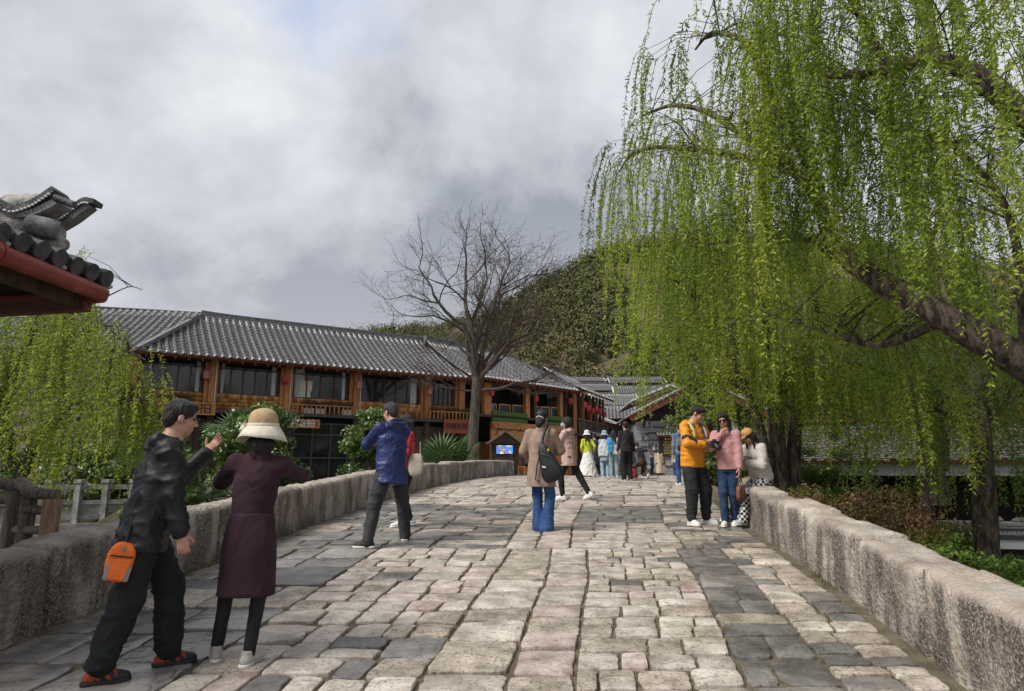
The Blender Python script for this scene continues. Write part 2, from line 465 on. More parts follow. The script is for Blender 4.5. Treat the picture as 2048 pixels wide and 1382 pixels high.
def pick(weights):
    ks = list(weights); return random.choices(ks, [weights[k] for k in ks])[0]
stones = []       # (distance, V, F, kind)
PALE = {'pale': 7, 'tan': 1.6, 'pink': 1.2, 'dark': .35}
zones = [
    # s0, s1, y0, y1, max width, max length, weights, corner exponent, jitter
    (.012, .25, -1.0, 8.3, .85, 1.0, {'wet': 6, 'dark': 2, 'tan': 2}, 9, .05),
    (.25, .488, -1.0, 8.3, .52, .44, {'pale': 6, 'tan': 2, 'pink': 2, 'dark': .5}, 4.5, .13),
    (.488, .571, -1.0, 8.3, 9, .66, {'pale': 4, 'tan': 2.4, 'pink': 2.6}, 10, .05),
    (.571, .636, -1.0, 8.3, 9, .62, {'pale': 4, 'pink': 4, 'tan': 1}, 10, .05),
    (.636, .80, -1.0, 8.3, .44, .40, {'pale': 6, 'tan': 2.6, 'pink': 1.6, 'dark': .7}, 7, .08),
    (.80, .885, -1.0, 8.3, .60, .66, {'dark': 6, 'wet': 2.5, 'tan': 1.5}, 6, .10),
    (.885, .982, -1.0, 8.3, .46, .38, {'tan': 4, 'pale': 2.5, 'pink': 1.2, 'dark': 2, 'wet': 1}, 5, .13),
    (.012, .475, 8.3, 13.2, .95, .46, {'wet': 6, 'dark': 2, 'tan': 1.5}, 9, .05),
    (.475, .535, 8.3, 13.2, 9, .52, {'pink': 5, 'tan': 2, 'pale': 2}, 10, .05),
    (.535, .605, 8.3, 13.2, 9, .52, {'pink': 3, 'tan': 2, 'pale': 3}, 10, .05),
    (.605, .82, 8.3, 13.2, .75, .40, {'pale': 4, 'dark': 3, 'tan': 2}, 8, .06),
    (.82, .982, 8.3, 13.2, .60, .40, {'tan': 4, 'dark': 3, 'pale': 1.5, 'wet': 2}, 7, .08),
    (.012, .982, 13.2, 26.8, .95, .55, {'pale': 6, 'tan': 2.6, 'pink': 1.2, 'wet': 1.0}, 9, .05),
]
seed_ = 100
def warp(s, y):
    q = np.array([[s * 9.0, y * 0.8, 0.0]])
    return s + 0.008 * float(vnoise(q, 1.0, 5)[0])
def bsp(s0, s1, y0, y1, wm, hm, out):
    W_ = (s1 - s0) * (XR(y0) - XL(y0)); H_ = y1 - y0
    if W_ > wm * random.uniform(.75, 1.15) or H_ > hm * random.uniform(.75, 1.15):
        if H_ / hm >= W_ / wm:
            m = y0 + H_ * (random.uniform(.38, .62) if H_ < 3 * hm else random.uniform(.3, .7)); bsp(s0, s1, y0, m, wm, hm, out); bsp(s0, s1, m, y1, wm, hm, out)
        else:
            m = s0 + (s1 - s0) * random.uniform(.36, .64); bsp(s0, m, y0, y1, wm, hm, out); bsp(m, s1, y0, y1, wm, hm, out)
    else: out.append((s0, s1, y0, y1))
for (sa, sb_, ya, yb, wm, hm, wts, ne, jit) in zones:
    cells = []; bsp(sa, sb_, ya, yb, wm, hm, cells)
    for s0, s1, y, y2 in cells:
        ww = (XR(y) - XL(y)) * (s1 - s0); jl = jit * min(ww, y2 - y) * .6
        sk = random.uniform(-.05, .05) * ww
        def cor(s, yy, sh=0.0):
            x = XL(yy) + (XR(yy) - XL(yy)) * warp(s, yy)
            return (x + random.uniform(-jl, jl) * .6, yy + random.uniform(-jl, jl) + sh)
        quad = [cor(s0, y), cor(s1, y), cor(s1, y2), cor(s0, y2)]
        seed_ += 1
        kind = pick(wts)
        if 10.3 < y < 12.6 and .6 < s0 < .82: kind = 'dark' if random.random() < .55 else 'wet'
        if 8.3 <= y < 10.2 and .6 < s0 < .82: kind = 'pale' if random.random() < .8 else 'tan'
        V, F = stone_geo(quad, gap=0.009, nexp=ne * 2.0, dome=0.008 if ne < 6 else 0.003, seed=seed_, n=36 if y < 8.3 else 20)
        stones.append(((quad[0][0] ** 2 + quad[0][1] ** 2), V, F, kind, y2))
vis = [s for s in stones if s[4] > 3.2]; hid = [s for s in stones if s[4] <= 3.2]
vis.sort(key=lambda s: s[0])
for d_, V, F, kind, _ in vis[:298]:
    link('paving_stone', np_mesh('paving_stone', V, F, STONE[kind], True, sharp=24), pave)
rest = vis[298:] + hid
vv, ff, mm = [], [], []; b_ = 0
for d_, V, F, kind, _ in rest:
    vv.append(V); ff.append(np.array(F) + b_); mm += [SK.index(kind)] * len(F); b_ += len(V)
tag(link('far_paving_stones', np_mesh('far_paving_stones', np.concatenate(vv), np.concatenate(ff), SM, True, mm, sharp=24), pave), kind='stuff')

# --- moss and grass tufts in the joints
GRASS = mat('joint_grass', (0.05, 0.08, 0.02), rough=0.8, tint=[(0.035, 0.05, 0.015), (0.07, 0.11, 0.02), (0.16, 0.15, 0.05)], transl=0.25)
gvv, gff, gt = [], [], []
def blade(p, h, w, t):
    a = random.uniform(0, 6.28); ln = random.uniform(-.5, .5) * h; b0 = len(gvv)
    dx_, dy_ = math.cos(a) * w, math.sin(a) * w
    gvv.extend([(p[0] - dx_, p[1] - dy_, p[2]), (p[0] + dx_, p[1] + dy_, p[2]), (p[0] + ln * dy_ / w, p[1] - ln * dx_ / w, p[2] + h)])
    gff.append((b0, b0 + 1, b0 + 2)); gt.append(t)
for d_, V, F, kind, y2 in vis[:330]:
    n_ = 20
    for k in range(n_):
        if random.random() < 0.5:
            p0 = V[k]; 
            q = float(vnoise(np.array([p0]), 1.6, 9)[0])
            if q > -0.05:
                for _ in range(int(3 + 14 * q)):
                    blade((p0[0] + random.gauss(0, .018), p0[1] + random.gauss(0, .018), zg(p0[1]) - .03), random.uniform(.012, .038), random.uniform(.0015, .004), random.random())
for side in (0, 1):                         # weeds along the foot of both parapets
    for _ in range(1500):
        y = random.uniform(2.5, 14); x = XL(y) + abs(random.gauss(0, .05)) if side == 0 else XR(y) - abs(random.gauss(0, .05))
        if float(vnoise(np.array([[x, y, 0]]), 1.1, 12)[0]) > .15: blade((x, y, zg(y) - .03), random.uniform(.02, .07), .003, random.random())
tag(link('joint_weeds', np_mesh('joint_weeds', gvv, gff, GRASS, tint=gt)), 'tiny grass and moss in the joints of the bridge stones', 'moss', kind='stuff')

# small fallen leaves and chips on the stones
# ------------------------------------------------------------------ parapets
def streaks(nt, vec, col, b):
    N, L = nt.nodes, nt.links.new
    g = N.new('ShaderNodeNewGeometry')
    mp = N.new('ShaderNodeMapping'); mp.inputs['Scale'].default_value = (2.4, 2.4, 0.75); L(vec, mp.inputs[0])
    nz = N.new('ShaderNodeTexNoise'); nz.inputs['Scale'].default_value = 1.3; nz.inputs['Detail'].default_value = 8; nz.inputs['Roughness'].default_value = .68; L(mp.outputs[0], nz.inputs['Vector'])
    mr = N.new('ShaderNodeMapRange'); mr.inputs['From Min'].default_value = .42; mr.inputs['From Max'].default_value = .56; L(nz.outputs['Fac'], mr.inputs['Value'])
    sp = N.new('ShaderNodeSeparateXYZ'); L(g.outputs['Normal'], sp.inputs[0])
    up = N.new('ShaderNodeMapRange'); up.inputs['From Min'].default_value = .25; up.inputs['From Max'].default_value = .75; up.inputs['To Min'].default_value = 1; up.inputs['To Max'].default_value = 0.12; L(sp.outputs[2], up.inputs['Value'])
    gr = N.new('ShaderNodeTexNoise'); gr.inputs['Scale'].default_value = 70; gr.inputs['Detail'].default_value = 3; L(vec, gr.inputs['Vector'])
    g2 = N.new('ShaderNodeMapRange'); g2.inputs['From Min'].default_value = .30; g2.inputs['From Max'].default_value = .54; L(gr.outputs['Fac'], g2.inputs['Value'])
    mu = N.new('ShaderNodeMath'); mu.operation = 'MULTIPLY'; L(mr.outputs[0], mu.inputs[0]); L(up.outputs[0], mu.inputs[1])
    m2 = N.new('ShaderNodeMath'); m2.operation = 'MULTIPLY'; L(mu.outputs[0], m2.inputs[0]); L(g2.outputs[0], m2.inputs[1])
    m3 = N.new('ShaderNodeMath'); m3.operation = 'MULTIPLY'; L(m2.outputs[0], m3.inputs[0]); m3.inputs[1].default_value = .92
    return mixc(nt, m3.outputs[0], col, (0.055, 0.048, 0.042))
PARA = mat('parapet_stone', (0.25, 0.205, 0.165), (0.45, 0.40, 0.345), scale=2.6, rough=0.85, bump=1.6, bscale=30, detail=7, obj_rand=0.2, extra=streaks)
PARA_L = mat('mossy_parapet_stone', (0.22, 0.18, 0.145), (0.44, 0.385, 0.32), scale=2.2, rough=0.88, bump=2.2, bscale=26, detail=7, obj_rand=0.10, extra=streaks)

def parapet_block(ya, yb, edge, sgn, h, thick, m, parent, seed):
    nl, nsx, nh = max(10, int((yb - ya) / .045)), 9, 15
    V = []; per = []
    # perimeter of the cross-section: outer bottom -> outer top -> inner top -> inner bottom
    prof = []; rr = .075
    for i in range(nh): prof.append((thick, -.12 + (h - rr + .12) * i / nh))
    prof += [(thick, h - rr), (thick - rr * .3, h - rr * .3), (thick - rr, h)]
    for i in range(1, nsx): prof.append((thick - rr - (thick - 2 * rr) * i / nsx, h + .006 * math.sin(i)))
    prof += [(rr, h), (rr * .3, h - rr * .3), (0, h - rr)]
    for i in range(nh): prof.append((0, h - rr - (h - rr + .12) * (i + 1) / nh))
    npf = len(prof)
    for j in range(nl + 1):
        t = j / nl; y = ya + .008 + (yb - ya - .016) * t
        endr = min(t, 1 - t) * (yb - ya)
        shr = .018 * max(0, 1 - endr / .05) ** 2
        dydx = (edge(y + .1) - edge(y - .1)) / .2; nrm = np.array([1, -dydx]); nrm /= np.linalg.norm(nrm)
        for (o_, z) in prof:
            oo = min(max(o_, shr), thick - shr); zz = min(z, h - shr)
            V.append((edge(y) + sgn * nrm[0] * oo, y + sgn * nrm[1] * oo, zg(y) - .04 + zz))
    V = np.array(V)
    F = []
    for j in range(nl):
        for k in range(npf - 1):
            f = (j * npf + k, j * npf + k + 1, (j + 1) * npf + k + 1, (j + 1) * npf + k)
            F.append(f if sgn > 0 else f[::-1])
    # displacement
    D = np.stack([vnoise(V, 2.2, seed), vnoise(V, 2.2, seed + 31), vnoise(V, 2.2, seed + 62)], 1) * .016
    D += np.stack([vnoise(V, 9, seed + 3), vnoise(V, 9, seed + 34), vnoise(V, 9, seed + 65)], 1) * .008
    D += np.stack([vnoise(V, 24, seed + 3), vnoise(V, 24, seed + 34), vnoise(V, 24, seed + 65)], 1) * .0085
    V = V + D
    V = V.tolist()
    for j, fl in ((0, True), (nl, False)):
        ring = [j * npf + k for k in range(npf)]
        c = np.mean([V[i] for i in ring], 0); V.append(tuple(c)); ci = len(V) - 1
        for k in range(npf - 1):
            f = (ring[k], ring[k + 1], ci, ci)
            F.append(f if (fl == (sgn < 0)) else (ring[k + 1], ring[k], ci, ci))
    return link('stone_block', np_mesh('stone_block', V, F, m, True), parent)

pl = empty('stone_parapet'); tag(pl, 'low parapet of dark weathered stone blocks beside the timber restaurant and the stream', 'parapet', 'bridge parapets')
cuts = [0.2, 2.6, 5.15, 7.6, 9.9, 12.0, 13.9, 15.7, 17.3, 18.7, 20.0, 21.2, 22.4, 23.6, 24.8, 25.9, 27.0]
for i, (a, c) in enumerate(zip(cuts, cuts[1:])):
    parapet_block(a, c, XL, -1, .63 + random.uniform(-.02, .03), .40, PARA_L if a < 9 else PARA, pl, 200 + i * 5)
pr = empty('stone_parapet'); tag(pr, 'low parapet of pale pinkish stone blocks curving down beside the willow and shrubs', 'parapet', 'bridge parapets')
def XRp(y):            # the right parapet swings outward at its far end
    return XR(y) + (0.10 * max(0, y - 10.6) ** 2)
cuts = [1.0, 2.7, 4.55, 5.75, 6.65, 7.35, 8.35, 9.4, 10.5, 11.6, 12.6]
for i, (a, c) in enumerate(zip(cuts, cuts[1:])):
    parapet_block(a, c, XRp, 1, .59 + (.02 if i % 2 else -.015) + random.uniform(-.015, .015), .44, PARA, pr, 300 + i * 5)
# ================================================================== buildings
TILE = mat('grey_roof_tile', (0.10, 0.10, 0.105), (0.25, 0.25, 0.252), scale=9, rough=0.85, bump=0.5, bscale=60, obj_rand=0.16, c3=(0.29, 0.285, 0.27))
PAN = mat('pan_tile', (0.055, 0.055, 0.058), (0.17, 0.168, 0.165), scale=14, rough=0.9, bump=0.6, bscale=70, c3=(0.25, 0.245, 0.235))
MORTAR = mat('lime_mortar', (0.36, 0.36, 0.355), (0.66, 0.655, 0.64), scale=11, rough=0.9, bump=0.4, obj_rand=0.15)
WOOD_O = mat('orange_timber', (0.28, 0.105, 0.03), (0.52, 0.225, 0.072), scale=5, rough=0.5, stretch=(6, 6, 0.7), bump=0.25, obj_rand=0.15)
WOOD_H = mat('orange_beam', (0.30, 0.12, 0.035), (0.56, 0.25, 0.085), scale=5, rough=0.5, stretch=(0.7, 6, 6), bump=0.25, obj_rand=0.12)
WOOD_D = mat('dark_timber', (0.028, 0.018, 0.012), (0.075, 0.045, 0.028), scale=6, rough=0.6, stretch=(5, 5, 0.8), bump=0.3, obj_rand=0.15)
WOOD_R = mat('red_brown_timber', (0.09, 0.025, 0.014), (0.17, 0.05, 0.028), scale=5, rough=0.55, stretch=(1, 5, 5), bump=0.3, obj_rand=0.1)
WOOD_G = mat('grey_weathered_wood', (0.06, 0.05, 0.04), (0.19, 0.16, 0.13), scale=7, rough=0.8, stretch=(5, 5, 0.6), bump=0.5, obj_rand=0.2)
SHING = mat('wood_shingle', (0.22, 0.085, 0.022), (0.47, 0.23, 0.075), scale=7, rough=0.6, bump=0.25, tint=[(0.22, 0.085, 0.025), (0.44, 0.20, 0.06), (0.62, 0.36, 0.14)])
FRAME_B = mat('brown_window_frame', (0.05, 0.022, 0.013), (0.10, 0.05, 0.03), scale=8, rough=0.5)
BLACK_M = mat('black_metal', (0.035, 0.035, 0.036), (0.065, 0.065, 0.066), scale=8, rough=0.45)
GLASS = mat('dark_window_glass', (0.010, 0.012, 0.012), (0.03, 0.034, 0.03), scale=0.9, rough=0.06, spec=0.5, obj_rand=0.25)
CURT = mat('pale_curtain', (0.45, 0.48, 0.50), (0.62, 0.65, 0.66), scale=4, rough=0.9, stretch=(8, 8, 0.5), obj_rand=0.1)
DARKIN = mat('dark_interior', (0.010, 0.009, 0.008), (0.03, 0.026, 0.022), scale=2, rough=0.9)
WHITE_W = mat('whitewash', (0.52, 0.52, 0.50), (0.72, 0.72, 0.70), scale=1.8, rough=0.85, bump=0.2, c3=(0.40, 0.40, 0.37))
STONE_G = mat('grey_stone_base', (0.16, 0.155, 0.15), (0.33, 0.32, 0.30), scale=4, rough=0.85, bump=0.5, bscale=18, obj_rand=0.12)

class Fr:
    """a facade frame: x along the eave, y into the building, z up; origin on the ground under the eave line"""
    def __init__(s, x, y, z, ang): s.o = Vector((x, y, z)); s.a = ang; s.M = Matrix.Rotation(ang, 3, 'Z')
    def hit(s, px, py, yoff):
        o = Vector((0, 0, CAM_Z)); d = at(px, py, 1.0) - o
        n_ = s.M @ Vector((0, 1, 0)); p0 = s.o + s.M @ Vector((0, yoff, 0))
        t = (p0 - o).dot(n_) / d.dot(n_); p = o + d * t
        q = s.M.transposed() @ (p - s.o)
        return q.x, q.z
    def root(s, name): return empty(name, s.o, s.a)

_rowcache = {}
def tile_row_mesh(L_, r, sag, Hfull, b0, key, mortar=True, tl=.30):
    k = (round(L_, 2), r, round(sag, 3), round(Hfull, 2), round(b0, 2), key)
    if k in _rowcache: return _rowcache[k]
    n = max(2, int(round(L_ / tl))); m_ = 7
    V, F, M_ = [], [], []
    for i in range(n):
        for e_ in (0, 1):
            b = L_ * (i + e_) / n + (-0.02 if e_ == 0 and i else 0)
            rr = r * (1.06 if e_ == 0 else .90)
            zz = -sag * math.sin(math.pi * min(1, max(0, (b0 + b) / Hfull))) + (.012 if e_ == 0 else 0)
            for j in range(m_):
                a = math.pi * j / (m_ - 1)
                V.append((rr * math.cos(a) * 1.0, b, zz + rr * math.sin(a) * .95))
        base = i * 2 * m_
        for j in range(m_ - 1):
            F.append((base + j, base + j + 1, base + m_ + j + 1, base + m_ + j))
            mid = L_ * (i + .5) / n
            mort = mortar and ((b0 + mid < .40) or (b0 + mid > Hfull - .50)) and j in (0, 1, m_ - 3, m_ - 2)
            M_.append(1 if mort else 0)
        F.append(tuple(base + j for j in range(m_))[::-1]); M_.append(0)       # front of each tile
    me = bpy.data.meshes.new('tile_row'); me.from_pydata(V, [], F)
    me.polygons.foreach_set('material_index', M_)
    me.polygons.foreach_set('use_smooth', [len(f) == 4 for f in F])
    me.materials.append(TILE); me.materials.append(MORTAR); me.update()
    _rowcache[k] = me
    return me

def tiled_slope(parent, E0, E1, R0, R1, spacing=.30, r=.078, sag=.10, rows='parts', mortar=True, step=.17, name='roof_slope', thick=.10, under=None):
    """a tiled slope between an eave (E0-E1) and a ridge (R0-R1), in the parent's coordinates"""
    E0, E1, R0, R1 = map(Vector, (E0, E1, R0, R1))
    d = (E1 - E0); L_ = d.length; d.normalize()
    g = (R0 - E0); g = g - d * g.dot(d); H = g.length; g.normalize()
    nrm = d.cross(g)
    a0 = (R0 - E0).dot(d); a1 = (R1 - E0).dot(d)
    def lim(b):   # left and right end of the slope at height b
        t = b / H; return a0 * t, L_ + (a1 - L_) * t
    G = Geo()
    ns_ = max(2, int(H / step))
    for i in range(ns_):
        b, b2 = H * i / ns_, H * (i + 1) / ns_
        z0 = -sag * math.sin(math.pi * b / H) + .030; z1 = -sag * math.sin(math.pi * b2 / H)
        l0, r0 = lim(b); l1, r1 = lim(b2)
        P = lambda a, bb, z: E0 + d * a + g * bb + nrm * z
        zn = -sag * math.sin(math.pi * b2 / H) + .030
        G.add([P(l0, b, z0), P(r0, b, z0), P(r1, b2, z1), P(l1, b2, z1)], [(0, 1, 2, 3)])
        G.add([P(l1, b2, z1), P(r1, b2, z1), P(r1, b2, zn), P(l1, b2, zn)], [(0, 1, 2, 3)])
    # underside and eave board
    P = lambda a, bb, z: E0 + d * a + g * bb + nrm * z
    G.add([P(0, 0, -thick), P(L_, 0, -thick), P(a1, H, -thick), P(a0, H, -thick)], [(3, 2, 1, 0)], 1)
    G.add([P(0, 0, .03), P(L_, 0, .03), P(L_, 0, -thick), P(0, 0, -thick)], [(3, 2, 1, 0)], 1)
    roof = G.build(name, [PAN, under or WOOD_R], parent)
    M3 = Matrix((d, g, nrm)).transposed()
    n_ = int(L_ / spacing)
    lo, hi = min(0, a0), max(L_, a1)
    a = lo + spacing * .5
    J = Geo()
    while a < hi:
        # extent of this row
        b0, b1 = 0.0, H
        if a < a0: b1 = H * a / a0 if a0 > 0 else H
        if a < 0: b0 = H * a / a0
        if a > a1: b1 = min(b1, H * (L_ - a) / (L_ - a1)) if a1 < L_ else b1
        if a > L_: b0 = max(b0, H * (a - L_) / (a1 - L_))
        if b1 - b0 > .25:
            me = tile_row_mesh(b1 - b0, r, sag, H, b0, parent.name[:12], mortar)
            o = E0 + d * a + g * b0 + nrm * .005
            if rows == 'parts':
                ob = link('tile_row', me, roof)
                ob.matrix_local = Matrix.Translation(o) @ M3.to_4x4()
            else:
                for p in me.polygons:
                    J.add([o + M3 @ me.vertices[v].co for v in p.vertices], [tuple(range(len(p.vertices)))], p.material_index)
        a += spacing
    if rows != 'parts' and J.v:
        tag(J.build('tile_rows', [TILE, MORTAR], roof), kind='stuff')
    return roof

def ridge_bar(parent, a, b, w=.20, h=.26, name='ridge', lift=.06, upturn=0.0):
    G = Geo(); a, b = Vector(a), Vector(b)
    pts = []
    for i in range(13):
        t = i / 12; p = a.lerp(b, t); e_ = abs(t - .5) * 2
        p.z += lift + upturn * max(0, e_ - .7) ** 2 * 11
        pts.append(p)
    for p, q in zip(pts, pts[1:]):
        G.bar(p, q + (q - p) * .02, w, h); G.bar(p + Vector((0, 0, h * .55)), q + (q - p) * .02 + Vector((0, 0, h * .55)), w * 1.35, h * .22)
    return G.build(name, TILE, parent)

def text_mesh(body, size, mat_, extrude=.01, name='lettering', shear=0.0):
    cu = bpy.data.curves.new('tmp', 'FONT'); cu.body = body; cu.size = size; cu.extrude = extrude; cu.align_x = 'CENTER'; cu.align_y = 'CENTER'
    cu.shear = shear; cu.resolution_u = 3
    o = bpy.data.objects.new('tmp', cu); COL.objects.link(o)
    dg = bpy.context.evaluated_depsgraph_get()
    me = bpy.data.meshes.new_from_object(o.evaluated_get(dg)); me.name = name
    me.materials.clear(); me.materials.append(mat_)
    bpy.data.objects.remove(o); bpy.data.curves.remove(cu)
    return me

def sign_text(parent, body, size, mat_, x=0, y=-.03, z=0, spacing=None):
    o = link('lettering', text_mesh(body, size, mat_), parent)
    o.location = (x, y, z); o.rotation_euler = (R(90), 0, 0)
    return o

def window(parent, x0, x1, z0, z1, y, lights=4, transom=.28, frame=FRAME_B, fw=.07, curtains=(), glass=GLASS):
    G = Geo()
    w = x1 - x0; h = z1 - z0
    G.box(((x0 + x1) / 2, y, z0 + fw / 2), (w, .10, fw)); G.box(((x0 + x1) / 2, y, z1 - fw / 2), (w, .10, fw))
    G.box((x0 + fw / 2, y, (z0 + z1) / 2), (fw, .102, h - 2 * fw)); G.box((x1 - fw / 2, y, (z0 + z1) / 2), (fw, .102, h - 2 * fw))
    zt = z1 - transom if transom else z1 - fw
    if transom: G.box(((x0 + x1) / 2, y, zt), (w - 2 * fw, .09, fw * .7))
    for i in range(1, lights):
        G.box((x0 + w * i / lights, y, (z0 + zt) / 2), (fw * .9, .085, zt - z0 - fw))
    o = G.build('window', frame, parent)
    for i in range(lights):
        a, b = x0 + w * i / lights + fw * .4, x0 + w * (i + 1) / lights - fw * .4
        g = Geo(); g.box(((a + b) / 2, y + .012, (z0 + zt) / 2), (b - a + .02, .012, zt - z0 - fw)); g.build('pane', glass, o)
    if transom: g = Geo(); g.box(((x0 + x1) / 2, y + .012, (zt + z1) / 2), (w - fw, .012, transom - fw)); g.build('pane', glass, o)
    for cx, cw in curtains:
        n = 14; V = []; F = []
        for i in range(n + 1):
            for z in (z0 + fw, z1 - fw):
                V.append((cx + cw * (i / n - .5), y - .004 + .015 * math.sin(i * 1.9), z))
        for i in range(n): F.append((2 * i, 2 * i + 2, 2 * i + 3, 2 * i + 1))
        c = Geo(); c.add(V, F); cc = c.build('curtain', CURT, o, True)
    return o

def shingles(parent, x0, x1, z0, z1, y, w=.15, h=.16):
    V, F, T = [], [], []
    nz_ = max(1, int(round((z1 - z0) / h))); hh = (z1 - z0) / nz_
    for j in range(nz_):
        x = x0 - (w * .5 if j % 2 else 0)
        while x < x1:
            a, b = max(x, x0), min(x + w * random.uniform(.75, 1.2), x1)
            if b - a > .02:
                zb, zt = z0 + hh * j - random.uniform(0, .03), z0 + hh * (j + 1) + .02
                k = len(V); yo = y - random.uniform(.0, .012)
                V += [(a + .004, yo - .03, zb), (b - .004, yo - .03, zb), (b - .004, yo - .004, zt), (a + .004, yo - .004, zt), (a + .004, yo, zb), (b - .004, yo, zb)]
                F += [(k, k + 1, k + 2, k + 3), (k + 4, k + 5, k + 1, k)]
                T += [random.random()] * 2
            x = b if b > x else x + w
    o = link('shingle_cladding', np_mesh('shingle_cladding', V, F, SHING, tint=T), parent)
    return tag(o, kind='stuff')

LANT = mat('lantern_red_paper', (0.42, 0.05, 0.05), (0.62, 0.10, 0.10), scale=3, rough=0.6, transl=0.25, obj_rand=.15)
LANTP = mat('lantern_pink_paper', (0.52, 0.16, 0.17), (0.68, 0.26, 0.27), scale=3, rough=0.6, transl=0.25, obj_rand=.1)
def lantern(p, label, s=1.0, pink=False, square=False, top=None):
    o = empty('paper_lantern', p)
    G = Geo(); n = 4 if square else 12
    prof = [(.07, 0), (.16, .03), (.185, .10), (.185, .36), (.16, .44), (.07, .47)] if not square else [(.15, 0), (.17, .02), (.17, .42), (.15, .44)]
    G.lathe([(r_ * s, z * s) for r_, z in prof], n=n); G.build('lantern_body', LANTP if pink else LANT, o, smooth=not square)
    for z in (-.02, .45):
        c = Geo(); c.lathe([(.085 * s, z * s), (.085 * s, (z + .035) * s)], n=12); c.build('cap', BLACK_M, o)
    t = Geo(); t.tube([(0, 0, -.02 * s), (0.01, 0, -.14 * s), (0, 0, -.26 * s)], [.03 * s, .018 * s, .03 * s], 6); t.build('tassel', LANT, o)
    zt = (top - p[2]) if top else .47 * s + .25
    w = Geo(); w.tube([(0, 0, .46 * s), (0, 0, max(zt, .5 * s))], .008, 5); w.build('cord', BLACK_M, o)
    if square:
        k = Geo()
        for i in range(3): k.box((0, -.1235 * s - .006, (.12 + .1 * i) * s), (.09 * s, .006, .03 * s), 0)
        k.build('emblem', WHITE_W, o)
        o.rotation_euler = (0, 0, R(45))
    tag(o, label, 'lantern', 'lanterns hanging under the eaves')
    return o

# ------------------------------------------------------------------ timber restaurant on the left
F1 = Fr(-14.8, 25.5, 0.45, math.atan2(.54, .842))
rest = F1.root('timber_restaurant')
tag(rest, 'long two-storey timber restaurant with grey tiled roof and orange shingle wall behind the bare tree', 'restaurant')
E_Z, L1 = 6.1 - .45, 15.3
D1, RZ1 = 4.0, 8.62 - .45
tiled_slope(rest, (0, 0, E_Z), (L1, 0, E_Z), (2.6, D1, RZ1), (L1 + .2, D1, RZ1), name='roof')
# wing to the left sharing the hip
tiled_slope(rest, (-7.5, 3.2, E_Z), (0, 0, E_Z), (-4.2, 6.6, RZ1 + .1), (2.6, D1, RZ1), name='wing_roof', rows='joined')
# rear slope, so that the roof is closed
g = Geo(); g.slab([(L1 + .2, D1 + 4, E_Z), (-2, D1 + 4, E_Z), (2.6, D1, RZ1 - .05), (L1 + .2, D1, RZ1 - .05)], .1); g.build('rear_roof', PAN, rest)
ridge_bar(rest, (2.6, D1, RZ1), (L1 + .2, D1, RZ1), upturn=.05)
ridge_bar(rest, (2.6, D1, RZ1), (-.05, 0, E_Z + .02), .15, .16, name='hip_ridge')
ridge_bar(rest, (2.6, D1, RZ1), (-4.2, 6.6, RZ1 + .1), .15, .2, name='ridge')
WY = .95
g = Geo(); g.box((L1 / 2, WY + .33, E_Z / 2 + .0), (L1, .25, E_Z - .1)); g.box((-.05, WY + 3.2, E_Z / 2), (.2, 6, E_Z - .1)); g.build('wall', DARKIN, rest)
# floor levels from the photograph's proportions
zs = F1.hit(650, 800, WY)[1]; zl = F1.hit(650, 829, WY)[1]; zg0 = F1.hit(650, 846, WY)[1]
zh = E_Z + .12
posts = [F1.hit(p, 780, WY)[0] for p in (262, 424, 575, 712, 853)] + [L1 - .35]
for i, x in enumerate(posts):
    G = Geo(); G.box((x, WY - .06, zl / 2 + zh / 2), (.34, .3, zh - zl)); G.box((x - .26, WY + .0, zl / 2 + zh / 2), (.16, .2, zh - zl)); G.build('post', WOOD_O, rest)
    G = Geo(); G.box((x, WY - .05, zl / 2), (.26, .28, zl)); G.build('ground_post', WOOD_D, rest)
G = Geo(); G.bar((0.2, WY - .10, E_Z + .05), (L1, WY - .10, E_Z + .05), .16, .26); G.build('eave_beam', WOOD_R, rest)
for k in range(30):
    x = .3 + k * .515
    g = Geo(); g.bar((x, -.02, E_Z - .16), (x, WY + .3, E_Z + .42), .08, .10); g.build('rafter', WOOD_R, rest)
G = Geo(); G.box((L1 / 2, WY - .22, zl - .09), (L1 - .3, .46, .14)); G.build('ledge', BLACK_M, rest)
wins = list(zip(posts, posts[1:]))
curt = [[(1, .16)], [(0, .12), (1, .2)], [(0, .42), (1, .16)], [(1, .34)], []]
for i, (a, b) in enumerate(wins):
    x0, x1 = a + .22, b - .38
    cl = []
    for side, cw in curt[i]: cl.append((x0 + .12 + cw / 2 if side == 0 else x1 - .12 - cw / 2, cw))
    wobj = window(rest, x0, x1, zs, zh, WY + .12, lights=5 if i != 2 else 4, transom=.40, curtains=cl)
    if i == 2:
        for zz, hh, ww, m in ((zs + .62, .46, .58, mat('paper_notice', (0.55, 0.48, 0.36), (0.62, 0.55, 0.43))), (zs + .24, .30, .46, mat('green_notice', (0.45, 0.58, 0.38), (0.52, 0.64, 0.45)))):
            p = Geo(); p.box((x0 + .62, WY + .10, zz), (ww, .01, hh)); p.build('paper_notice', m, wobj)
    shingles(rest, a + .18, b - .34, zl + .02, zs, WY - .02)
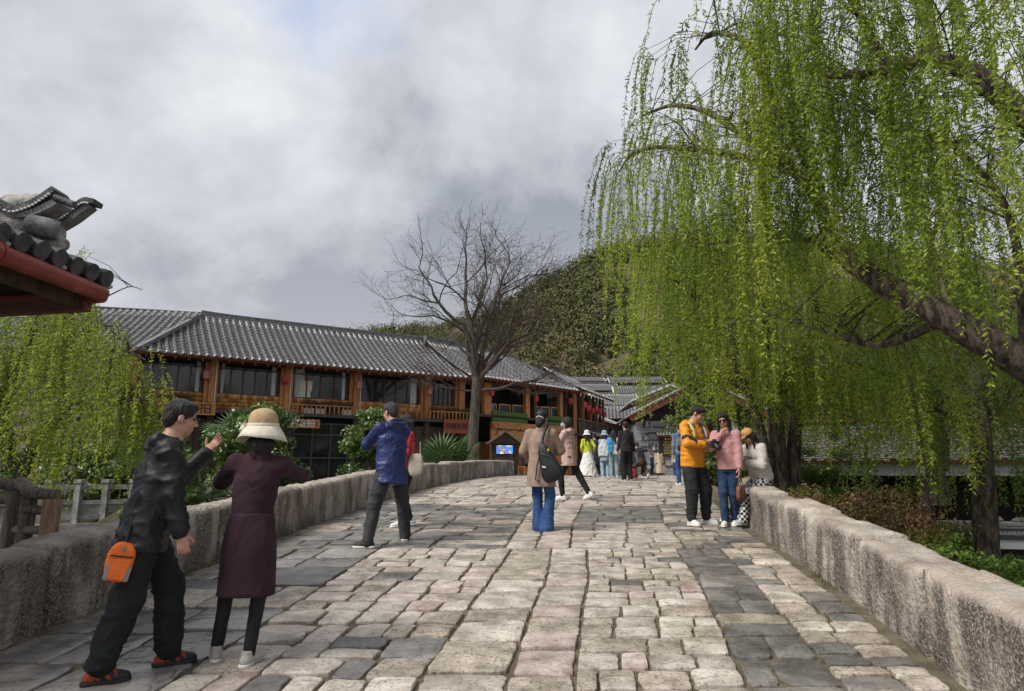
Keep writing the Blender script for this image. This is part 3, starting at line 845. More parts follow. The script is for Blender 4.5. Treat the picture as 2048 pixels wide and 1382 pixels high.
# ground floor: glazed black grid, dark planks elsewhere
gx0, gx1 = F1.hit(585, 900, WY)[0], F1.hit(728, 900, WY)[0]
G = Geo()
ncol = 4
for i in range(ncol + 1): G.box((gx0 + (gx1 - gx0) * i / ncol, WY - .02, zg0 / 2), (.075, .1, zg0))
for z in (.42, 1.55, zg0 - .55, zg0 - .05): G.box(((gx0 + gx1) / 2, WY - .03, z), (gx1 - gx0, .085, .07))
wgr = G.build('glazed_front', BLACK_M, rest)
for i in range(ncol):
    for z0_, z1_ in ((.45, 1.52), (1.58, zg0 - .58), (zg0 - .52, zg0 - .08)):
        p = Geo(); p.box((gx0 + (gx1 - gx0) * (i + .5) / ncol, WY + .01, (z0_ + z1_) / 2), ((gx1 - gx0) / ncol - .06, .012, z1_ - z0_)); p.build('pane', GLASS, wgr)
G = Geo(); G.box(((gx0 + gx1) / 2, WY - .04, .2), (gx1 - gx0, .12, .4)); G.build('plinth', STONE_G, rest)
x = .2
while x < L1 - .3:
    if not (gx0 - .2 < x < gx1):
        p = Geo(); p.box((x + .12, WY - .02 + random.uniform(-.01, .01), zg0 / 2), (.225, .06, zg0)); p.build('wall_plank', WOOD_D, rest)
    x += .24
# balustrade stubs on the ledge
for (pa, pb) in ((575, 712), (853, 965)):
    xa, xb = F1.hit(pa, 835, WY - .4)[0], F1.hit(pb, 835, WY - .4)[0]
    x = xa + .2
    while x < xb - .2:
        p = Geo(); p.box((x, WY - .40, zl + .17), (.055, .05, .36)); p.build('baluster', WOOD_O, rest); x += .21
    p = Geo(); p.box(((xa + xb) / 2, WY - .40, zl + .37), (xb - xa - .3, .06, .05)); p.build('handrail', WOOD_H, rest)
# white service pipes
PIPE = mat('pale_pipe', (0.5, 0.46, 0.42), (0.6, 0.56, 0.5), rough=.5)
for pxp in (432, 582, 722):
    x = F1.hit(pxp, 760, WY - .25)[0]
    p = Geo(); p.tube([(x, WY - .25, zl + .1), (x, WY - .25, E_Z - .1)], .025, 8); p.build('pipe', PIPE, rest)

# planters with dry plants on the ledge
DRY = mat('dry_stems', (0.08, 0.045, 0.025), rough=.9, tint=[(0.04, 0.022, 0.014), (0.11, 0.06, 0.032), (0.17, 0.10, 0.05)])
POTW = mat('white_plastic_pot', (0.55, 0.53, 0.5), (0.66, 0.64, 0.6), rough=.6)
def dry_mass(n, c, r_, h_, parent, name='dry_plant'):
    V, F, T = [], [], []
    for _ in range(n):
        a = random.uniform(0, 6.28); rr = r_ * math.sqrt(random.random()); x, y = c[0] + rr * math.cos(a) * 1.6, c[1] + rr * math.sin(a)
        z = c[2] + random.uniform(0, h_ * .5); L_ = random.uniform(.08, .26); th = random.uniform(-.9, .9); w = .006; a2 = random.uniform(0, 6.28)
        e = (x + L_ * math.sin(th) * math.cos(a2), y + L_ * math.sin(th) * math.sin(a2), z + L_ * math.cos(th) + .04)
        k = len(V); V += [(x - w, y, z), (x + w, y, z), (e[0] + w * .4, e[1], e[2]), (e[0] - w, e[1] + .004, e[2])]; F.append((k, k + 1, k + 2, k + 3)); T.append(random.random())
        if random.random() < .6:
            k = len(V); q = .022; V += [(e[0] - q, e[1], e[2]), (e[0], e[1] - q, e[2] - q), (e[0] + q, e[1], e[2]), (e[0], e[1] + q, e[2] + q)]; F.append((k, k + 1, k + 2, k + 3)); T.append(random.random())
    return link(name, np_mesh(name, V, F, DRY, tint=T), parent)
pl_spots = [(330, 'beside the left sign board'), (362, 'next to the flower garland on the sign'), (617, 'above the white-lettered sign'), (640, 'second from the white-lettered sign'), (668, 'third from the white-lettered sign'), (692, 'beside the third lantern post'), (870, 'beside the fifth window'), (905, 'above the red shop sign'), (930, 'behind the bare trunk')]
for pxp, wh in pl_spots:
    x, z = F1.hit(pxp, 830, WY - .25)
    po = F1.o + F1.M @ Vector((x, WY - .20, zl - .02))
    t = empty('planter', po, F1.a)
    G = Geo(); G.box((0, 0, .13), (.42, .2, .26), taper=1.1); G.build('pot', POTW if pxp in (617, 640, 692) else WOOD_D, t)
    tag(dry_mass(230, (0, 0, .22), .20, .4, t), kind='stuff')
    tag(t, 'planter of dry brown plants on the ledge ' + wh, 'planter', 'planters along the restaurant ledge')

# signs
SIGN_O = mat('orange_sign_board', (0.36, 0.15, 0.035), (0.50, 0.23, 0.06), scale=4, rough=.5, stretch=(.6, 4, 4), bump=.15)
SIGN_B = mat('brown_sign_board', (0.22, 0.075, 0.02), (0.33, 0.125, 0.035), scale=4, rough=.5, stretch=(.6, 4, 4), bump=.15)
SIGN_R = mat('red_sign_board', (0.19, 0.042, 0.020), (0.27, 0.065, 0.03), scale=4, rough=.5, stretch=(.6, 4, 4), bump=.15)
INK = mat('black_ink', (0.012, 0.010, 0.010)); CHALK = mat('white_paint', (0.72, 0.72, 0.70), (0.8, 0.8, 0.78))
GOLD = mat('gold_paint', (0.55, 0.33, 0.08), (0.68, 0.43, 0.14), rough=.4, metallic=.3)
def board(fr, pxa, pya, pxb, pyb, yoff, mats_, body, size, ink, label, border=True, name='shop_sign'):
    xa, za = fr.hit(pxa, pya, yoff); xb, zb = fr.hit(pxb, pyb, yoff)
    xa2, za2 = fr.hit(pxa, pyb, yoff)
    zc = (za + zb) / 2; w, h = xb - xa, abs(za - zb)
    o = empty(name, fr.o + fr.M @ Vector(((xa + xb) / 2, yoff, zc)), fr.a)
    G = Geo(); G.box((0, 0, 0), (w, .06, h)); G.build('panel', mats_, o, bevel=.008)
    if border:
        B = Geo()
        for z in (-h / 2 + .03, h / 2 - .03): B.box((0, -.036, z), (w - .02, .03, .05))
        for x in (-w / 2 + .03, w / 2 - .03): B.box((x, -.037, 0), (.05, .028, h - .11))
        B.build('border', WOOD_H, o)
    if body: sign_text(o, body, size, ink, y=-.034)
    tag(o, label, 'sign')
    return o
board(F1, 318, 801, 430, 831, .35, SIGN_O, '江 崇 拍', .52, INK, 'orange wooden sign with black characters beside the left willow')
# garland on the first sign
PETAL = mat('pink_petals', (0.5, 0.12, 0.13), rough=.7, tint=[(0.30, 0.05, 0.05), (0.55, 0.20, 0.18), (0.62, 0.42, 0.36)])
xg, zg_ = F1.hit(335, 806, .28)
V, F, T = [], [], []
for _ in range(260):
    c = Vector((xg + random.gauss(0, .28), .26 + random.uniform(-.05, .03), zg_ + random.gauss(0, .09))); q = [c + Vector((random.uniform(-.04, .04), random.uniform(-.03, .03), random.uniform(-.04, .04))) for _ in range(3)]
    k = len(V); V += [tuple(F1.o + F1.M @ p) for p in q]; F.append((k, k + 1, k + 2)); T.append(random.random())
tag(link('flower_garland', np_mesh('flower_garland', V, F, PETAL, tint=T)), 'faded pink flower garland hung on the orange sign', 'garland')
board(F1, 566, 837, 639, 857, .38, SIGN_B, '溪旅拍', .40, CHALK, 'brown wooden sign with white characters above the black glazed shop front')
board(F1, 888, 838, 948, 868, .34, SIGN_R, '同惠好超市', .33, INK, 'red-brown shop sign with carved black characters beside the bare tree trunk', border=False)

lan = [(413, 748, True, 'pink square paper lantern on the first post by the left willow'), (570, 758, False, 'red paper lantern on the post with the white pipe'), (719, 768, True, 'pink square paper lantern between the curtained windows'), (860, 779, True, 'pink lantern half behind the bare twigs')]
for pxp, pyp, pink, lb in lan:
    x, z = F1.hit(pxp, pyp + 10, WY - .38)
    p = F1.o + F1.M @ Vector((x, WY - .38, z))
    lantern(p, lb, .80, pink, square=pink, top=E_Z + .45 + .1)

# ------------------------------------------------------------------ corner restaurant with balcony
F2 = Fr(-2.0, 33.75, 0.62, math.atan2(.743, .669))
cor = F2.root('corner_restaurant')
tag(cor, 'orange timber corner building with open balcony, chalkboards and green turf strip', 'restaurant')
EZ2, L2, D2 = 6.25 - .62, 9.5, 3.6
tiled_slope(cor, (-.3, 0, EZ2), (L2, 0, EZ2), (-.3, D2, EZ2 + 2.3), (L2 - 3.4, D2, EZ2 + 2.3), name='roof')
tiled_slope(cor, (L2, 0, EZ2), (L2, 2 * D2, EZ2), (L2 - 3.4, D2, EZ2 + 2.3), (L2 - 3.4, D2 + .01, EZ2 + 2.3), name='hip_roof', rows='joined')
g = Geo(); g.slab([(L2, 2 * D2, EZ2), (-.3, 2 * D2, EZ2), (-.3, D2, EZ2 + 2.25), (L2 - 3.4, D2, EZ2 + 2.25)], .1); g.build('rear_roof', PAN, cor)
ridge_bar(cor, (-.3, D2, EZ2 + 2.3), (L2 - 3.4, D2, EZ2 + 2.3), upturn=.05); ridge_bar(cor, (L2 - 3.4, D2, EZ2 + 2.3), (L2 + .05, -.02, EZ2 + .02), .15, .16, name='hip_ridge')
W2 = .8
zr = F2.hit(1010, 829, W2)[1]; zt = F2.hit(1010, 833, W2)[1]; zb2 = F2.hit(1010, 845, W2)[1]; zc2 = F2.hit(1010, 858, W2)[1]; zd2 = F2.hit(1000, 872, W2)[1]
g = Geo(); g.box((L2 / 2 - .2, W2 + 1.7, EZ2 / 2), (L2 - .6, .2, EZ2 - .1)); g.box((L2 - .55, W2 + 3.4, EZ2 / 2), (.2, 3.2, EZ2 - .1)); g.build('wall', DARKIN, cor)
for pxp, w in ((973, .55), (1053, .36), (1068, .22), (1120, .30), (1128, .16), (1150, .22)):
    x = F2.hit(pxp, 800, W2)[0]; G = Geo(); G.box((x, W2, (zt + EZ2 + .2) / 2), (w, .24, EZ2 + .2 - zt)); G.build('post', WOOD_O if w > .25 else WOOD_D, cor)
G = Geo(); G.box((L2 / 2, W2 - .04, EZ2 + .02), (L2 - .6, .16, .30)); G.build('eave_beam', WOOD_R, cor)
for k in range(18):
    x = .2 + k * .52; g = Geo(); g.bar((x, -.02, EZ2 - .16), (x, W2 + .3, EZ2 + .42), .08, .10); g.build('rafter', WOOD_R, cor)
# slatted screen under the eave
for k in range(24):
    x = F2.hit(1095, 785, W2)[0] + k * .13
    if x < L2 - .4: g = Geo(); g.box((x, W2 - .05, EZ2 - .22), (.06, .04, .42)); g.build('slat', WOOD_G, cor)
G = Geo(); G.box((L2 / 2, W2 + .35, zt - .05), (L2 - .4, 1.1, .12)); G.build('balcony_floor', WOOD_D, cor)
x0, x1 = F2.hit(980, 850, W2)[0], L2 - .3
G = Geo(); G.box(((x0 + x1) / 2, W2 - .12, (zb2 + zc2) / 2), (x1 - x0, .2, zb2 - zc2)); G.build('fascia_beam', WOOD_H, cor)
TURF = mat('green_turf', (0.05, 0.10, 0.025), (0.10, 0.19, 0.05), scale=5, rough=.95, bump=1, bscale=60, stretch=(1, 1, 6))
for a, b in ((980, 1050), (1072, 1140)):
    xa, xb = F2.hit(a, 840, W2)[0], F2.hit(b, 840, W2)[0]
    G = Geo(); G.box(((xa + xb) / 2, W2 - .14, (zt + zb2) / 2 + .1), (xb - xa, .12, zt - zb2 + .3)); G.build('turf_strip', TURF, cor)
# ground floor: door opening with orange planks
x = x0
zdoor = zc2 - .62
ent = (F2.hit(990, 900, W2)[0], F2.hit(1042, 900, W2)[0])
G = Geo(); G.box(((x0 + x1) / 2, W2 - .04, zc2 - .32), (x1 - x0, .1, .62)); G.build('sign_panel', WOOD_H, cor)
G = Geo(); G.box(((x0 + x1) / 2, W2 - .11, zc2 - .66), (x1 - x0, .12, .12)); G.build('lintel', WOOD_H, cor)
while x < x1:
    if not (ent[0] < x < ent[1]):
        p = Geo(); p.box((x + .08, W2 + random.uniform(-.02, .02), (zc2 - .7) / 2), (.15, .09, zc2 - .7)); p.build('wall_plank', WOOD_O, cor)
    x += .165
LAMPW = mat('warm_plaster', (0.55, 0.42, 0.22), (0.62, 0.48, 0.26), rough=.8)
G = Geo(); G.box(((ent[0] + ent[1]) / 2, W2 + 1.2, (zc2 - .7) / 2), (ent[1] - ent[0] + .6, .06, zc2 - .7)); G.build('inner_wall', LAMPW, cor)
for a in ent:
    p = Geo(); p.box((a, W2 + .6, (zc2 - .7) / 2), (.08, 1.2, zc2 - .7)); p.build('door_cheek', WOOD_O, cor)
# chalk boards leaning along the balcony
BOARD = mat('chalkboard', (0.015, 0.02, 0.024), (0.04, 0.05, 0.055), scale=3, rough=.6, c3=(0.10, 0.11, 0.11))
WOOD_F = mat('pale_wood_frame', (0.36, 0.20, 0.08), (0.50, 0.30, 0.13), scale=5, rough=.6)
for i, (a, b) in enumerate(((976, 993), (998, 1021), (1025, 1047), (1068, 1077), (1081, 1099), (1102, 1119))):
    xa, zt_ = F2.hit(a, 806 + (a - 976) * .06, W2 + .12); xb, _ = F2.hit(b, 806, W2 + .12)
    zbm = zt + .06
    o = empty('chalkboard', F2.o + F2.M @ Vector(((xa + xb) / 2, W2 + .14, zbm)), F2.a)
    w, h = xb - xa, zt_ - zbm
    G = Geo(); G.box((0, 0, h / 2), (w - .06, .03, h - .06)); G.build('writing_panel', BOARD, o)
    G = Geo()
    for z in (.03, h - .03): G.box((0, -.01, z), (w, .05, .06))
    for xx in (-w / 2 + .03, w / 2 - .03): G.box((xx, -.011, h / 2), (.06, .048, h - .12))
    G.build('frame', WOOD_F, o)
    if i == 0:
        c = Geo()
        for q in range(9): c.box((random.uniform(-w * .25, w * .3), -.018, random.uniform(h * .25, h * .85)), (.12, .004, .025), M=Matrix.Rotation(random.uniform(-.6, .6), 3, 'Y'))
        c.build('chalk_marks', CHALK, o)
    tag(o, ['wood-framed chalkboard with white chalk marks beside the wide orange post', 'wood-framed chalkboard second from the wide orange post', 'wood-framed chalkboard third from the wide orange post', 'narrow chalkboard just past the double balcony posts', 'chalkboard in the middle of the second balcony bay', 'chalkboard at the far end of the balcony'][i], 'chalkboard', 'chalkboards on the balcony')
# carved name plate and little gooseneck lamps
zp = F2.hit(1010, 866, W2 - .15)[1]; xp = F2.hit(1012, 866, W2 - .15)[0]
o = empty('name_plate', F2.o + F2.M @ Vector((xp, W2 - .14, zp)), F2.a)
G = Geo(); pts = [(-.7, -.2), (-.4, -.24), (.5, -.2), (.72, -.1), (.7, .12), (.3, .22), (-.3, .2), (-.65, .08)]
G.slab([(x, -.03, z) for x, z in pts], .05); G.build('panel', WOOD_F, o)
c = Geo()
for q in range(8): c.bar((-.5 + q * .13, -.045, .08 + .03 * math.sin(q)), (-.42 + q * .13, -.045, .22 + .03 * math.cos(q * 2)), .012, .03)
c.build('carving', INK, o)
tag(o, 'carved wooden name plate above the corner restaurant entrance', 'sign')
for pxp, w_ in ((986, 'beside the wide orange post'), (1030, 'above the dark gabled menu stand')):
    x = F2.hit(pxp, 850, W2 - .2)[0]; z = zc2 + .05
    o = empty('gooseneck_lamp', F2.o + F2.M @ Vector((x, W2 - .22, z)), F2.a)
    G = Geo(); G.tube([(0, 0, 0), (0, -.05, .14), (0, -.22, .2), (0, -.36, .1), (0, -.38, -.1)], .012, 6); G.build('arm', BLACK_M, o)
    G = Geo(); G.lathe([(.03, .06), (.05, .02), (.17, -.06)], (0, -.38, -.12), 12); G.build('shade', BLACK_M, o)
    tag(o, 'black gooseneck lamp on the restaurant beam ' + w_, 'lamp', 'lamps over the entrance')
# dark gabled menu stand with a screen
kx = F2.hit(1008, 920, -1.0)[0]
ko = empty('menu_stand', F2.o + F2.M @ Vector((kx, -1.0, .1)), F2.a - R(38))
G = Geo(); G.box((0, 0, 1.05), (1.25, .35, 2.1)); G.build('cabinet', DARKIN, ko)
G = Geo(); G.slab([(-.95, -.4, 2.05), (0, -.4, 2.72), (0, .35, 2.72), (-.95, .35, 2.05)], .06); G.slab([(0, -.4, 2.72), (.95, -.4, 2.05), (.95, .35, 2.05), (0, .35, 2.72)], .06); G.build('roof', WOOD_G, ko)
G = Geo(); G.add([(-.8, -.2, 2.05), (.8, -.2, 2.05), (0, -.2, 2.6)], [(0, 1, 2)]); G.build('gable', WOOD_D, ko)
def scr(nt, vec, col, b):
    b.inputs['Emission Strength'].default_value = 0.9
    nt.links.new(col, b.inputs['Emission Color'])
SCR = mat('lit_screen', (0.02, 0.12, 0.42), (0.10, 0.05, 0.03), scale=6, rough=.3, c3=(0.4, 0.35, 0.3), extra=scr, pos=(.45, .55))
G = Geo(); G.box((0, -.19, 1.75), (.85, .02, .42)); G.build('screen', SCR, ko)
MENU = mat('dark_menu_panel', (0.03, 0.018, 0.016), (0.045, 0.03, 0.026)); G = Geo(); G.box((0, -.19, 1.0), (.95, .02, .78)); G.build('menu_panel', MENU, ko)
G = Geo()
for i in range(3):
    for j in range(2): G.box((-.12 + i * .13, -.204, 1.16 - j * .12), (.08, .006, .055))
for j in range(3): G.box((0, -.204, .86 - j * .08), (.6 - j * .08, .006, .018))
G.build('menu_marks', GOLD, ko)
tag(ko, 'dark menu stand with small gabled roof and lit screen before the corner restaurant', 'menu stand')

lan2 = [(983, 792, F2, W2 - .4, .85, 'red lantern hanging beside the bare tree trunk'), (1072, 803, F2, W2 - .4, .85, 'red lantern at the double balcony posts'), (1141, 808, F2, W2 - .4, .8, 'red lantern near the far end of the balcony')]
for pxp, pyp, fr, yo, s_, lb in lan2:
    x, z = fr.hit(pxp, pyp, yo); p = fr.o + fr.M @ Vector((x, yo, z)); lantern(p, lb, s_, False, top=6.35)

# ------------------------------------------------------------------ building running into the lane
F3 = Fr(4.55, 40.4, 0.85, math.atan2(6.6, 2.75))
lane = F3.root('lane_house')
tag(lane, 'dark timber house with row of red lanterns running into the lane', 'house')
EZ3, L3 = 6.3 - .85, 7.5
tiled_slope(lane, (0, 0, EZ3), (L3, 0, EZ3), (.5, 3, EZ3 + 1.7), (L3, 3, EZ3 + 1.7), name='roof', rows='joined')
g = Geo(); g.slab([(L3, 6, EZ3), (0, 6, EZ3), (.5, 3, EZ3 + 1.65), (L3, 3, EZ3 + 1.65)], .1); g.build('rear_roof', PAN, lane)
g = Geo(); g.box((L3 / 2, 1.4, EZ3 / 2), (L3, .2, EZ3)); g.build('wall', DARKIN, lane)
for k in range(9):
    G = Geo(); G.box((.2 + k * .85, .75, EZ3 / 2 + .05), (.15, .16, EZ3)); G.build('post', WOOD_D if k % 2 else WOOD_O, lane)
G = Geo(); G.box((L3 / 2, .9, 2.75), (L3, 1.0, .16)); G.build('balcony_floor', BLACK_M, lane)
for k in range(30): g = Geo(); g.box((.25 + k * .24, .5, 3.25), (.04, .04, .85)); g.build('baluster', WOOD_G, lane)
g = Geo(); g.box((L3 / 2, .5, 3.7), (L3, .07, .07)); g.build('handrail', WOOD_G, lane)
for i, k in enumerate((.6, 1.5, 2.4, 3.3, 4.2, 5.4)):
    p = F3.o + F3.M @ Vector((k, .25, EZ3 - 1.05 - .12 * (i % 3))); lantern(p, 'red lantern under the lane house eave, ' + ['first', 'second', 'third', 'fourth', 'fifth', 'last'][i] + ' from the corner restaurant', .8, top=6.3)
tiled_slope(lane, (2.5, -.9, 2.35), (L3 + 1.5, -.9, 2.35), (2.5, .5, 3.0), (L3 + 1.5, .5, 3.0), name='lower_roof', rows='joined', sag=.05)

# ------------------------------------------------------------------ generic far houses
BRICKG = mat('grey_plaster', (0.20, 0.19, 0.18), (0.34, 0.33, 0.31), scale=2, rough=.9, bump=.3)
PLAST = mat('cream_plaster', (0.42, 0.38, 0.31), (0.56, 0.52, 0.45), scale=2, rough=.9, bump=.2)
BLUEG = mat('pale_blue_glass', (0.30, 0.40, 0.44), (0.46, 0.56, 0.60), scale=1.2, rough=.15)
def far_house(x, y, zb, w, d, h, rot, label, wallm=BRICKG, rise=1.5, over=.6, storeys=1, winm=GLASS, turn=.25, door=True, gable_front=False, name='village_house'):
    o = empty(name, (x, y, zb), rot)
    W_ = Geo(); W_.box((0, d / 2, h / 2), (w, d, h))
    W_.add([(-w / 2, 0, h), (-w / 2, d, h), (-w / 2, d / 2, h + rise * .92)], [(0, 1, 2)]); W_.add([(w / 2, 0, h), (w / 2, d, h), (w / 2, d / 2, h + rise * .92)], [(2, 1, 0)])
    W_.build('wall', wallm, o)
    e = w / 2 + over; drop = over * rise / (d / 2)
    tiled_slope(o, (-e, -over, h - drop + .1), (e, -over, h - drop + .1), (-e, d / 2, h + rise), (e, d / 2, h + rise), name='roof', rows='joined', sag=.08, spacing=.32)
    g = Geo(); g.slab([(e, d + over, h - drop + .1), (-e, d + over, h - drop + .1), (-e, d / 2, h + rise - .03), (e, d / 2, h + rise - .03)], .1); g.build('rear_roof', PAN, o)
    ridge_bar(o, (-e - .1, d / 2, h + rise), (e + .1, d / 2, h + rise), .2, .24, upturn=turn)
    for s in (-1, 1):
        g = Geo(); g.bar((s * e, -over, h - drop + .14), (s * e, d / 2, h + rise + .06), .14, .12); g.bar((s * e, d + over, h - drop + .14), (s * e, d / 2, h + rise + .06), .14, .12); g.build('verge', MORTAR, o)
    n = max(2, int(w / 1.5))
    for st in range(storeys):
        z0 = h * (st + .30) / storeys; z1 = h * (st + .82) / storeys
        for i in range(n):
            xx = -w / 2 + w * (i + .5) / n
            window(o, xx - w / n * .36, xx + w / n * .36, z0, z1, -.03, lights=2, transom=0, fw=.06, glass=winm)
    tag(o, label, 'house')
    return o
def fh(px, py, Y, wpx, **kw):
    """px,py: middle of the eave line in the picture, wpx the wall width"""
    p = at(px, py, Y); w = wpx / FPX * Y
    zb = kw.pop('zb'); h = p.z - zb
    return far_house(p.x, Y, zb, w, kw.pop('d', 5), h, R(kw.pop('rot', 0)), kw.pop('label'), **kw)
fh(1183, 806, 50, 44, zb=.9, rot=70, d=4, storeys=2, wallm=WOOD_D, rise=1.0, over=.8, label='dark timber house with upturned eaves behind the lane house')
fh(1208, 842, 53, 46, zb=.9, rot=62, d=4, storeys=1, wallm=WOOD_O, rise=.9, over=.8, label='low timber shop with dark tiled eaves in the lane')
fh(1240, 833, 60, 62, zb=.9, rot=-8, d=5, storeys=1, wallm=WOOD_D, rise=1.1, over=.8, label='shop front with wide grey roof closing the lane')
fh(1238, 806, 74, 70, zb=1.5, rot=6, d=6, storeys=2, wallm=BRICKG, rise=1.3, over=.8, label='house with ribbed silver-grey roof above the lane shops')
fh(1190, 800, 84, 70, zb=2, rot=10, d=5, storeys=2, wallm=PLAST, rise=1.0, over=.7, label='cream house with pale balustrade left of the silver-grey roof')
fh(1195, 779, 98, 74, zb=4, rot=4, d=5, storeys=2, wallm=WOOD_O, rise=1.1, over=.7, label='timber house with brown front under the pale blue glass house')
fh(1285, 790, 88, 90, zb=2, rot=-5, d=6, storeys=2, wallm=BRICKG, rise=1.5, over=.8, label='long grey roofed house below the roof terrace')
fh(1275, 764, 112, 90, zb=6, rot=-3, d=6, storeys=1, wallm=DARKIN, rise=1.1, over=1.0, label='dark open terrace house with rails under a grey roof')
fh(1176, 762, 125, 62, zb=6, rot=3, d=6, storeys=1, wallm=WHITE_W, winm=BLUEG, rise=1.0, over=.6, label='white house with pale blue glass front below the hill')

# ------------------------------------------------------------------ grey carved-stone house on the right of the lane
GZ = zg(45) + .0
gp = at(1275, 962, 44.5); gq = at(1480, 962, 44.5)
Fg = Fr(gp.x, 44.5, .85, R(-3))
gh = Fg.root('stone_gable_house')
tag(gh, 'grey carved brick gable house with a dark notice board by the square', 'house')
Wg = gq.x - gp.x
hg = Fg.hit(1300, 842, 0)[1]
GREYB = mat('carved_grey_brick', (0.21, 0.21, 0.215), (0.36, 0.36, 0.36), scale=5, rough=.85, bump=.5, bscale=20, obj_rand=.2)
G = Geo(); G.box((Wg / 2, 3.5, hg / 2), (Wg, 7, hg)); G.build('wall', GREYB, gh)
# courses of long grey bricks with carved panels
zc, row = 0.0, 0
panels = [(.45, 3.35, .5, .55), (.35, 2.45, .55, .55), (2.0, 3.45, .7, .6), (2.9, 3.2, .5, .6), (.8, 1.75, .6, .6), (1.4, .95, .45, .55), (.35, .5, .7, .4), (2.4, .2, .45, .5)]
while zc < hg - .05:
    hh = random.choice((.11, .14, .17)); hh = min(hh, hg - zc)
    xx = random.uniform(-.3, 0)
    while xx < Wg - .02:
        wl = random.uniform(.45, 1.1); a, b = max(xx, 0), min(xx + wl, Wg)
        if b - a > .08 and a < 4.4:
            p = Geo(); p.box(((a + b) / 2, -.012 - random.uniform(0, .02), zc + hh / 2), (b - a - .02, .05, hh - .02)); p.build('brick', GREYB, gh)
        xx += wl
    zc += hh
CARVE = mat('carved_dark_panel', (0.03, 0.03, 0.032), (0.13, 0.13, 0.13), scale=7, rough=.8, bump=1, bscale=14, pos=(.45, .55), c3=(0.30, 0.30, 0.29))
for x, z, w, h in panels:
    p = Geo(); p.box((x + w / 2, -.03, z + h / 2), (w, .08, h)); pp = p.build('carved_panel', CARVE, gh)
    p = Geo(); p.lathe([(.10, 0), (.13, .1), (.06, .28), (.10, .36)], (x + w * .6, -.08, z + .08), 8); p.build('relief', GREYB, pp)
for x, z, w in ((1.25, 3.35, .9), (.9, 2.95, .8), (.95, 2.5, .9), (.4, 2.05, .9), (2.1, 2.75, 1.6), (1.75, 1.95, .5), (2.0, .75, 1.3), (.9, .3, 1.2), (1.9, .05, 1.6)):
    for q in range(int(w / .2)):
        p = Geo(); p.lathe([(.07, 0), (.09, .03), (.05, .06)], (0, 0, 0), 8); ob = p.build('scroll_ornament', CARVE, gh); ob.location = (x + q * .2, -.06, z + .05); ob.rotation_euler = (R(90), 0, 0)
apx, apz = Fg.hit(1395, 764, 0)
half = apx + .35
rz0 = Fg.hit(1264, 832, -.5)[1]
tiled_slope(gh, (-.45, 8, rz0), (-.45, -.9, rz0), (apx, 8, apz), (apx, -.9, apz), name='roof', rows='joined', sag=.05)
tiled_slope(gh, (2 * apx + .45, -.9, rz0), (2 * apx + .45, 8, rz0), (apx, -.9, apz), (apx, 8, apz), name='roof_slope', rows='joined', sag=.05)
for s in (-1, 1):
    xa = -.45 if s < 0 else 2 * apx + .45
    g = Geo(); g.bar((xa, -.95, rz0 - .22), (apx, -.95, apz - .22), .08, .42); g.build('bargeboard', WOOD_R, gh)
    g = Geo(); g.bar((xa, -.95, rz0 + .10), (apx, -.95, apz + .10), .22, .13); g.build('verge', MORTAR, gh)
    for k in range(26):
        t = k / 26; q = Vector((xa, -1.08, rz0 + .07)).lerp(Vector((apx, -1.08, apz + .07)), t)
        g = Geo(); g.tube([q, q + Vector((0, .1, 0))], .075, 8); g.build('verge_tile', TILE, gh)
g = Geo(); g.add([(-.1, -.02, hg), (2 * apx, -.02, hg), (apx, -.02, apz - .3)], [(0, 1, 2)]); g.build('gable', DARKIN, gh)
# upper gable roof behind
ux0, uz0 = Fg.hit(1262, 804, 3.2); ux1, uz1 = Fg.hit(1340, 772, 3.2)
tiled_slope(gh, (ux0, 12, uz0), (ux0, 3.2, uz0), (ux1, 12, uz1), (ux1, 3.2, uz1), name='upper_roof', rows='joined', sag=.05)
tiled_slope(gh, (2 * ux1 - ux0, 3.2, uz0), (2 * ux1 - ux0, 12, uz0), (ux1, 3.2, uz1), (ux1, 12, uz1), name='upper_roof', rows='joined', sag=.05)
g = Geo(); g.add([(ux0 + .4, 3.45, hg - .2), (2 * ux1 - ux0 - .4, 3.45, hg - .2), (2 * ux1 - ux0 - .4, 3.45, uz0 + .1), (ux1, 3.45, uz1 - .1), (ux0 + .4, 3.45, uz0 + .1)], [(0, 1, 2, 3, 4)]); g.build('upper_gable', mat('ochre_plaster', (0.34, 0.22, 0.11), (0.50, 0.35, 0.20), scale=3, rough=.9), gh)
for xa in (ux0, 2 * ux1 - ux0):
    g = Geo(); g.bar((xa, 3.15, uz0 + .08), (ux1, 3.15, uz1 + .08), .2, .13); g.build('verge', MORTAR, gh)
    g = Geo(); g.bar((xa, 3.18, uz0 - .14), (ux1, 3.18, uz1 - .14), .08, .26); g.build('bargeboard', WOOD_G, gh)
# notice board with gold lines, under its own little roof
bx0, bz1 = Fg.hit(1317, 872, -.2); bx1, bz0 = Fg.hit(1385, 913, -.2)
o = empty('notice_board', Fg.o + Fg.M @ Vector(((bx0 + bx1) / 2, -.16, bz0)), Fg.a)
w, h = bx1 - bx0, bz1 - bz0
G = Geo(); G.box((0, 0, h / 2), (w, .08, h)); G.build('panel', mat('black_lacquer', (0.014, 0.012, 0.011), (0.025, 0.02, 0.018), rough=.35), o)
G = Geo()
for q in range(4): G.box((-w * .3 + q * .16, -.045, h * .86), (.11, .008, .10))
for q in range(9):
    G.box((-w * .18 + random.uniform(-.05, .05), -.045, h * (.74 - q * .075)), (w * random.uniform(.36, .46), .008, .028))
G.build('gold_lettering', GOLD, o)
tiled_slope(o, (-w / 2 - .15, -.42, h + .02), (w / 2 + .15, -.42, h + .02), (-w / 2 - .15, .1, h + .28), (w / 2 + .15, .1, h + .28), name='roof', rows='joined', sag=.02, spacing=.2, r=.05)
tag(o, 'black notice board with gold lettering under a small tiled hood', 'notice board')

